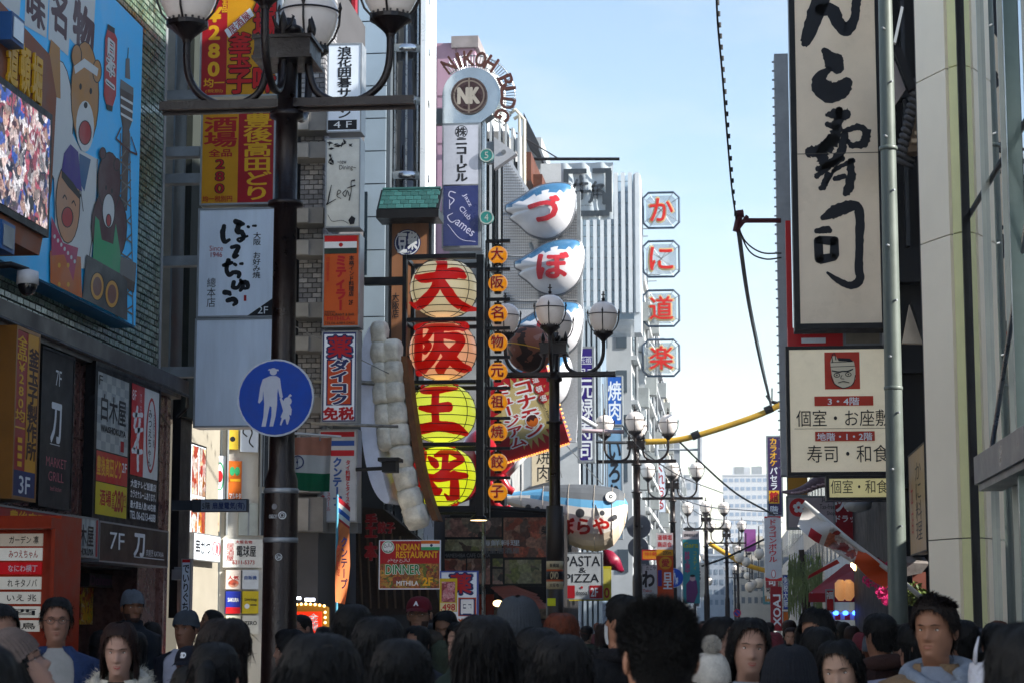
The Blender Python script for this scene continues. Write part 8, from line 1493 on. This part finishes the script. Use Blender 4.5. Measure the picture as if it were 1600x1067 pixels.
    m = grid(-.80, top_, 30, 40, jf, keep=(lambda z, ph: not (abs(ph) < .42 and z > -.45)) if shirt else None)
    for s_, nm in ((-1, 'L'), (1, 'R')):
        sh, el, wr = AP[nm]; m.tube([sh+Vector((-s_*.05, 0, .0)), sh+Vector((s_*.02, 0, -.01)), sh.lerp(el, .5), el, el.lerp(wr, .5), wr], [.07, .072, .063, .056, .05, .042], 14, cap=False)
    jo = F.part(m, 'jacket', jm, None)
    if shirt:
        sm = M('shirt_'+shirt[1:], shirt, .8, var=.12, scale=14, bump=.2)
        def sf(z, ph): x, y, z_ = jf(z, ph); return x*.93, y*.93, z_
        m = grid(-.7, -.03, 22, 16, sf, -.9, .9, False); F.part(m, 'shirt', sm, None)
    m = MB()
    for s_ in (-1, 1): m.tube([(s_*.08, -.005, -.74), (s_*.09, .0, -.85), (s_*.095, .015, -.78-(leg-.78)*.5), (s_*.1, -.01, -leg+.07)], [.105, .095, .075, .07], 12)
    F.part(m, 'trousers', M('dark_trousers', '#1a1c22', .8, var=.2), None)
    for s_ in (-1, 1): m = MB(); m.tube([(s_*.1, -.07, -leg+.045), (s_*.1, .0, -leg+.05), (s_*.1, .10, -leg+.035), (s_*.1, .17, -leg+.028)], [.038, .045, .04, .022], 10, sq=.9); F.part(m, 'shoe', M('dark_shoe', '#141416', .5), None)
    if collar == 'stand' or collar == 'scarf':
        m = grid(-.09, .02 if collar == 'stand' else .03, 8, 32, lambda z, ph: (np.sin(ph)*(.088 if collar == 'stand' else .10)*(1+.03*np.sin(ph*7)), np.cos(ph)*(.085 if collar == 'stand' else .1)-.008, z+.01*np.cos(ph*2))); F.part(m, 'collar', jm, None)
    if hood:
        kind, hc_ = hood; fm = M('hood_'+hc_[1:], hc_, .85, var=.2, scale=14, bump=.35); m = MB(); pts = [(.125*math.sin(a), -.02-.115*math.cos(a)+(.03 if abs(a) > 2 else 0), -.035-.05*(1-math.cos(a))*.5-(.03 if abs(a) > 2.4 else 0)) for a in np.linspace(-2.9, 2.9, 30)]
        m.tube(pts, [.012+.034*math.cos(a/2)**.6 if abs(a) < 3.1 else .01 for a in np.linspace(-2.9, 2.9, 30)], 12, sq=1.1)
        if kind == 'fur':
            pa = np.array(pts)[rs.randint(0, 30, 2600)]+rs.randn(2600, 3)*.022; d = rs.randn(2600, 3)+np.stack([pa[:, 0]*8, pa[:, 1]*8, pa[:, 2]*0+.4], -1)*.7; blades(m, pa, d, .03+.025*rs.rand(2600), .0016, rs=rs, bend=(0, 0, -.2))
        F.part(m, 'hood', fm, None)
        if kind == 'string':
            for s_ in (-1, 1): m = MB(); m.tube([(s_*.045, .125, -.10), (s_*.048, .143, -.2), (s_*.05, .146, -.34)], .0045, 6); F.part(m, 'drawstring', M('drawstring_white', '#b8bcc4', .6), None)
    return F, root
def face(deg): return deg
pp = person
# foreground: backs of heads
pp('person with big spiky black hair and a dark hooded coat, largest head right of centre', 1028, 932, 4.95, yaw=6, turn=14, pitch=3, hair='spiky', jacket='#0e0f14', glasses=True, hairn=14000, collar='stand', lod=1)
pp('person seen from behind with smooth black hair, large and blurred at bottom left of centre', 497, 988, 4.6, yaw=-6, pitch=-6, hair='long', jacket='#0f1015', hairn=2500, sc=.97)
pp('person with short black hair thinning at the crown, low behind the woman with long hair', 627, 994, 5.6, yaw=8, pitch=-8, hair='short', hairn=3000, jacket='#101116')
pp('person with long straight black hair seen from behind, centre of the picture', 757, 958, 6.6, yaw=4, hair='long', hc='dark', hairn=3000, jacket='#16141a', female=True)
pp('person in a dark grey ribbed beanie seen from behind, centre', 811, 922, 9.0, yaw=-4, pitch=4, hair='short', hairn=60, hat='beanie', hatc='#33383e', jacket='#0d0e12', sc=1.08)
pp('person with long dark hair and pale hood, right of the central long haired one', 877, 992, 6.4, yaw=-8, hair='long', hc='dark', hairn=2400, jacket='#2c3038', female=True)
pp('person with dark bob seen from behind under the orange haired one', 842, 978, 7.8, yaw=10, hair='bob', hc='black', hairn=1200, jacket='#15151b')
pp('person with orange brown dyed hair seen from behind', 877, 957, 11.5, yaw=-12, hair='bob', hc='redbrown', hairn=1400, jacket='#1c1a20')
pp('person in white face mask looking up left, wearing a fur trimmed black hood', 966, 926, 10.5, yaw=50, pitch=12, hair='short', jacket='#0e0f12', hood=('fur', '#16161a'), mask=True, hairn=900)
pp('person with short black hair on the left of the centre, back turned', 552, 938, 9.6, yaw=-14, hair='short', jacket='#121318', hairn=1200)
pp('person with rounded black hair behind the large blurred head, left of centre', 592, 962, 7.4, yaw=-2, hair='bob', jacket='#14151a', hairn=1500)
pp('person with brown straight hair and one visible ear, just left of the dark lamp post', 352, 966, 8.0, yaw=-25, hair='bob', hc='darkbrown', jacket='#1c1d22', hairn=1500)
pp('person with a ponytail and blue jersey in front of the brown haired one', 336, 1000, 6.9, yaw=2, hair='pony', hc='black', jacket='#1c2a78', hairn=1200)
pp('child with black hair and blue hood at bottom left', 300, 1034, 7.5, yaw=12, hair='short', jacket='#1f3470', sc=.86, hairn=900)
pp('person as a dark silhouette at the bottom left corner', -45, 1004, 3.9, yaw=0, hair='bob', hc='black', jacket='#0c0c10', hairn=900)
pp('person as a dark silhouette in a black coat at the bottom right corner', 1612, 975, 4.2, yaw=10, hair='long', hc='black', jacket='#0b0b0e', hairn=900, hood=('plain', '#0c0c0f'))
pp('person in a black knitted beanie and grey blue hood seen from behind, right of centre', 1233, 994, 7.3, yaw=-8, hair='short', hairn=60, hat='beanie', hatc='#12161e', jacket='#1c1f28', hood=('plain', '#5a6478'), sc=1.04)
pp('person in a white knitted hat with a fluffy pompom', 1110, 1018, 9.4, yaw=8, pitch=4, hair='bob', hc='dark', hairn=60, hat='pompom', hatc='#b4b0a8', jacket='#222634', sc=.95)
# faces
pp('woman in a mottled brown knitted beanie and pink quilted jacket looking up to the right', 66, 962, 6.7, yaw=-70, pitch=30, hair='bob', hc='black', hairn=400, hat='beanie', hatc='#574c48', jacket='#9c4a6a', skin='#b08a78', female=True, stripes=True, collar='stand', arms={'R': ((.20, .16, -.36), (.05, .24, -.20), (-.2, .3, .9), (0, 1, .2), .9, False)}, glasses=True)
pp('man with short black hair, glasses and a blue jacket at left', 90, 928, 11.3, yaw=-152, turn=-10, hair='short', jacket='#1f3156', shirt='#8a8a88', glasses=True, skin='#9c7462', sc=1.03, hairn=1600)
pp('man cut by the left edge of the picture with short black hair', -6, 938, 8.2, yaw=-130, hair='short', jacket='#14151a', skin='#94705e', sc=1.02, hairn=1200)
pp('smiling bearded man in a grey beanie gesturing with an open hand', 208, 916, 16.4, yaw=-140, turn=-6, hair='buzz', hat='beanie', hatc='#565d66', jacket='#111822', skin='#8a6048', beard=True, sc=1.04, collar='stand', arms={'R': ((.30, .10, -.40), (.20, .20, -.16), (.1, .25, 1), (0, 1, 0), .1, False)})
pp('woman with long reddish brown hair in a white fur collared coat looking down', 189, 971, 10.0, yaw=-172, pitch=-10, hair='long', hc='brown', jacket='#b4b0a4', shirt='#0f0f12', skin='#b08c7c', female=True, hood=('fur', '#b0aca0'), hairn=1200, sc=.97)
pp('man in a dark speckled beanie and white T-shirt under a navy coat', 291, 947, 15.0, yaw=-196, hair='buzz', hat='beanie', hatc='#3c434b', jacket='#0f1826', shirt='#a4a8b8', skin='#8c6450', collar='low')
pp('man with a crew cut looking up to the left', 324, 951, 18.0, yaw=115, pitch=14, hair='buzz', jacket='#12131a', skin='#9a7058')
pp('boy in a dark cap with white letters SD', 297, 1006, 10.5, yaw=-188, hair='short', hairn=60, hat='cap', hatc='#10131f', jacket='#1c2c58', skin='#8e6450', sc=.86, dx='SD')
pp('man in a red cap and glasses with a red and black plaid shirt', 655, 927, 15.6, yaw=176, hair='buzz', hat='cap', hatc='#5c1420', jacket='#3f4636', shirt='#5c1218', skin='#94705c', glasses=True, beard=True, hood=('plain', '#40382f'), sc=1.06, dx='A')
pp('man with short black hair looking down, beside the one in the red cap', 699, 950, 15.8, yaw=168, pitch=-14, hair='short', jacket='#14161c', skin='#8e6a56', hairn=500)
pp('woman with black hair peeking from behind the long haired one in the centre', 722, 971, 12.5, yaw=135, hair='long', jacket='#2a3a34', skin='#a88878', female=True, hairn=500)
pp('balding man with glasses in front of the golden bulb arch', 470, 958, 17.0, yaw=140, hair='buzz', jacket='#0e0f14', skin='#9a7260', glasses=True)
pp('woman with dark hair low beside the tall dark lamp post', 453, 982, 13.5, yaw=100, hair='bob', jacket='#14151a', skin='#a58474', female=True)
pp('woman with long dark hair in a black coat facing the camera, right of centre', 1166, 964, 9.8, yaw=190, roll=-4, hair='long', hc='dark', jacket='#14151a', shirt='#7a7e88', skin='#b08a78', female=True, hairn=1600, collar='low', sc=1.03)
pp('woman with dark hair and a cream turtleneck turned to the right', 1126, 964, 11.8, yaw=-125, hair='long', hc='dark', jacket='#8a8478', skin='#a88474', female=True, hairn=700)
pp('woman with long black hair and red lips looking down to the left', 1318, 996, 9.2, yaw=165, pitch=-6, roll=5, hair='long', hc='black', jacket='#121318', shirt='#15161c', skin='#b4927f', female=True, hairn=1500, collar='low')
pp('man with dark wavy hair bowing his head toward the left', 1280, 949, 11.5, yaw=150, pitch=-10, hair='quiff', jacket='#9a8c74', skin='#96705c', hairn=900)
pp('woman in a magenta and yellow jacket seen from behind', 1278, 980, 10.8, yaw=5, hair='bob', hc='black', jacket='#8a2a6c', female=True, hairn=800, hood=('plain', '#a08420'))
pp('man in a dark brown hooded top turned to the left', 1374, 954, 12.4, yaw=35, hair='short', jacket='#2c1a18', skin='#946a56', hood=('plain', '#33201c'), hairn=1200)
pp('young man with swept brown black hair, tan jacket and grey hoodie, large at right', 1462, 931, 9.0, yaw=192, turn=-38, hair='quiff', hc='darkbrown', jacket='#6a5640', shirt='#6a7280', skin='#946a54', hood=('string', '#6c7684'), hairn=4500, sc=1.02)
F_, r_ = pp('person pointing to the left with an outstretched arm in a pale lilac sleeve', 1428, 975, 12.0, yaw=60, hair='bob', jacket='#8a8a9c', skin='#a07866', sc=.93, arms={'L': ((-.10, .30, -.14), (-.04, .50, -.01), (-.0, 1, .25), (0, 0, 1), .3, True)})
pp('person with short black hair right of the young man in the tan jacket', 1505, 964, 12.6, yaw=20, hair='short', jacket='#15161b', hairn=700, skin='#8c6654')
pp('person in a grey cloth cap between two dark haired ones at right', 1532, 974, 13.6, yaw=8, hair='short', hat='beanie', hatc='#3a3f48', jacket='#14151a', hairn=50)
pp('man with short black hair and a green jacket seen from behind at right', 1556, 970, 12.6, yaw=0, hair='short', jacket='#2c4034', hood=('plain', '#101216'), hairn=900, skin='#8c6654')
# carrier bag
c = P(1548, 1050, 7.5); t = thing('carrier_bag', 'white plastic carrier bag held up at the bottom right', 'bag', tuple(c)); m = MB(); BG_ = M('white_thin_plastic', '#b4b6c0', .35, var=.1, scale=12, bump=.6)
m.v = []; nn_ = 20
for k, (z, w_, d) in enumerate(((-.28, .07, .05), (-.22, .085, .06), (-.1, .08, .055), (0, .075, .04), (.035, .07, .03))): m.v += [tuple(c+Vector((w_*math.cos(2*math.pi*i/nn_)*(1+.06*math.sin(i*3+k)), d*math.sin(2*math.pi*i/nn_), z))) for i in range(nn_)]
m.f = [[k*nn_+i, k*nn_+(i+1) % nn_, (k+1)*nn_+(i+1) % nn_, (k+1)*nn_+i] for k in range(4) for i in range(nn_)]+[list(range(nn_))[::-1]]; m.mi = [0]*len(m.f); m.build('pouch', BG_, t, smooth=True)
for s_ in (-1, 1):
    for o in (-.02, .02): m = MB(); m.tube([c+Vector((s_*.055, o, .03)), c+Vector((s_*.05, o, .08)), c+Vector((s_*.038, 0, .125))], [.014, .011, .007], 8, sq=.4); m.build('handle', BG_, t, smooth=True)
m = MB(); m.tube([c+Vector((-.03, -.02, .03)), c+Vector((0, -.03, .075)), c+Vector((.03, -.02, .03))], .006, 6); m.build('loop', BG_, t, smooth=True)
# ---- crowd filling the street behind
marks = [(60, 'orange directory'), (200, 'dark doorway'), (280, 'granite corner'), (400, 'sunlit poster grid'), (500, 'golden bulb arch'), (600, 'orange banner'), (690, 'Indian restaurant board'), (760, 'pharmacy board'), (840, 'dish board'), (900, 'second street lamp'), (960, 'pasta board'), (1015, 'third street lamp'), (1070, 'turquoise banner'), (1120, 'fifth street lamp'), (1170, 'far lanterns'), (1225, 'sideways red sign'), (1290, 'willow'), (1350, 'festival stall'), (1410, 'utility pole'), (1480, 'beige column'), (1700, 'glass front')]
cols = [('#1c1d22', 'black'), ('#2a2e38', 'charcoal'), ('#1c2740', 'navy'), ('#3a3a3c', 'grey'), ('#4a3c30', 'brown'), ('#2e3a30', 'olive'), ('#5a2a30', 'wine'), ('#7a7468', 'beige'), ('#8a8c90', 'pale grey'), ('#24445a', 'petrol blue')]
rs = np.random.RandomState(77); used = set(); n = 0
spots = []
for (xa, xb, k, ya, yb) in ((120, 290, 3, 15, 20), (440, 900, 16, 13, 26), (880, 1250, 26, 16, 60), (1230, 1440, 13, 15, 30), (1470, 1600, 4, 14, 17)):
    for i in range(k): spots.append((xa+(xb-xa)*(i+rs.rand()*.8)/k, ya+(yb-ya)*rs.rand()))
for x, Y_ in spots:
    lm = next(nm for lim, nm in marks if x < lim); c = cols[rs.randint(len(cols))]; hr = ['short', 'bob', 'short', 'long'][rs.randint(4)]; back = rs.rand() < .72
    for tryc in range(40):
        key = (c[1], hr, lm, back)
        if key not in used: break
        c = cols[rs.randint(len(cols))]; hr = ['short', 'bob', 'long'][rs.randint(3)]
    used.add(key); top = 966-(rs.rand()*.10-.115)*3200/Y_*1.0
    pp({'short': 'short haired', 'bob': 'bob haired', 'long': 'long haired'}[hr]+' person in '+c[1]+(' seen from behind' if back else ' facing us')+', near the '+lm, x, top, Y_, yaw=(rs.randn()*14 if back else 180+rs.randn()*25), pitch=rs.randn()*5, hair=hr, hc=['black', 'dark', 'brown', 'darkbrown', 'redbrown'][rs.randint(5)], hat='beanie' if hr == 'short' and rs.rand() < .35 else None, hatc=['#565d66', '#6a2c34', '#8a8578', '#22304a'][rs.randint(4)], jacket=c[0], skin=['#a07866', '#94705e', '#ac8672'][rs.randint(3)], lod=.5, sc=1+rs.randn()*.03, hairn=120, female=hr != 'short')
# ================================================================== AIR
hz = bpy.data.materials.new('city_haze'); hz.use_nodes = True; n = hz.node_tree.nodes; n.remove(n['Principled BSDF'])
v = n.new('ShaderNodeVolumePrincipled'); v.inputs['Color'].default_value = (.9, .95, 1, 1); v.inputs['Density'].default_value = .0005; hz.node_tree.links.new(v.outputs[0], n['Material Output'].inputs['Volume'])
m = MB(); m.box((-905, -305, -1.1), (905, 2005, 45)); o = m.build('haze', hz); struct(o, 'stuff')
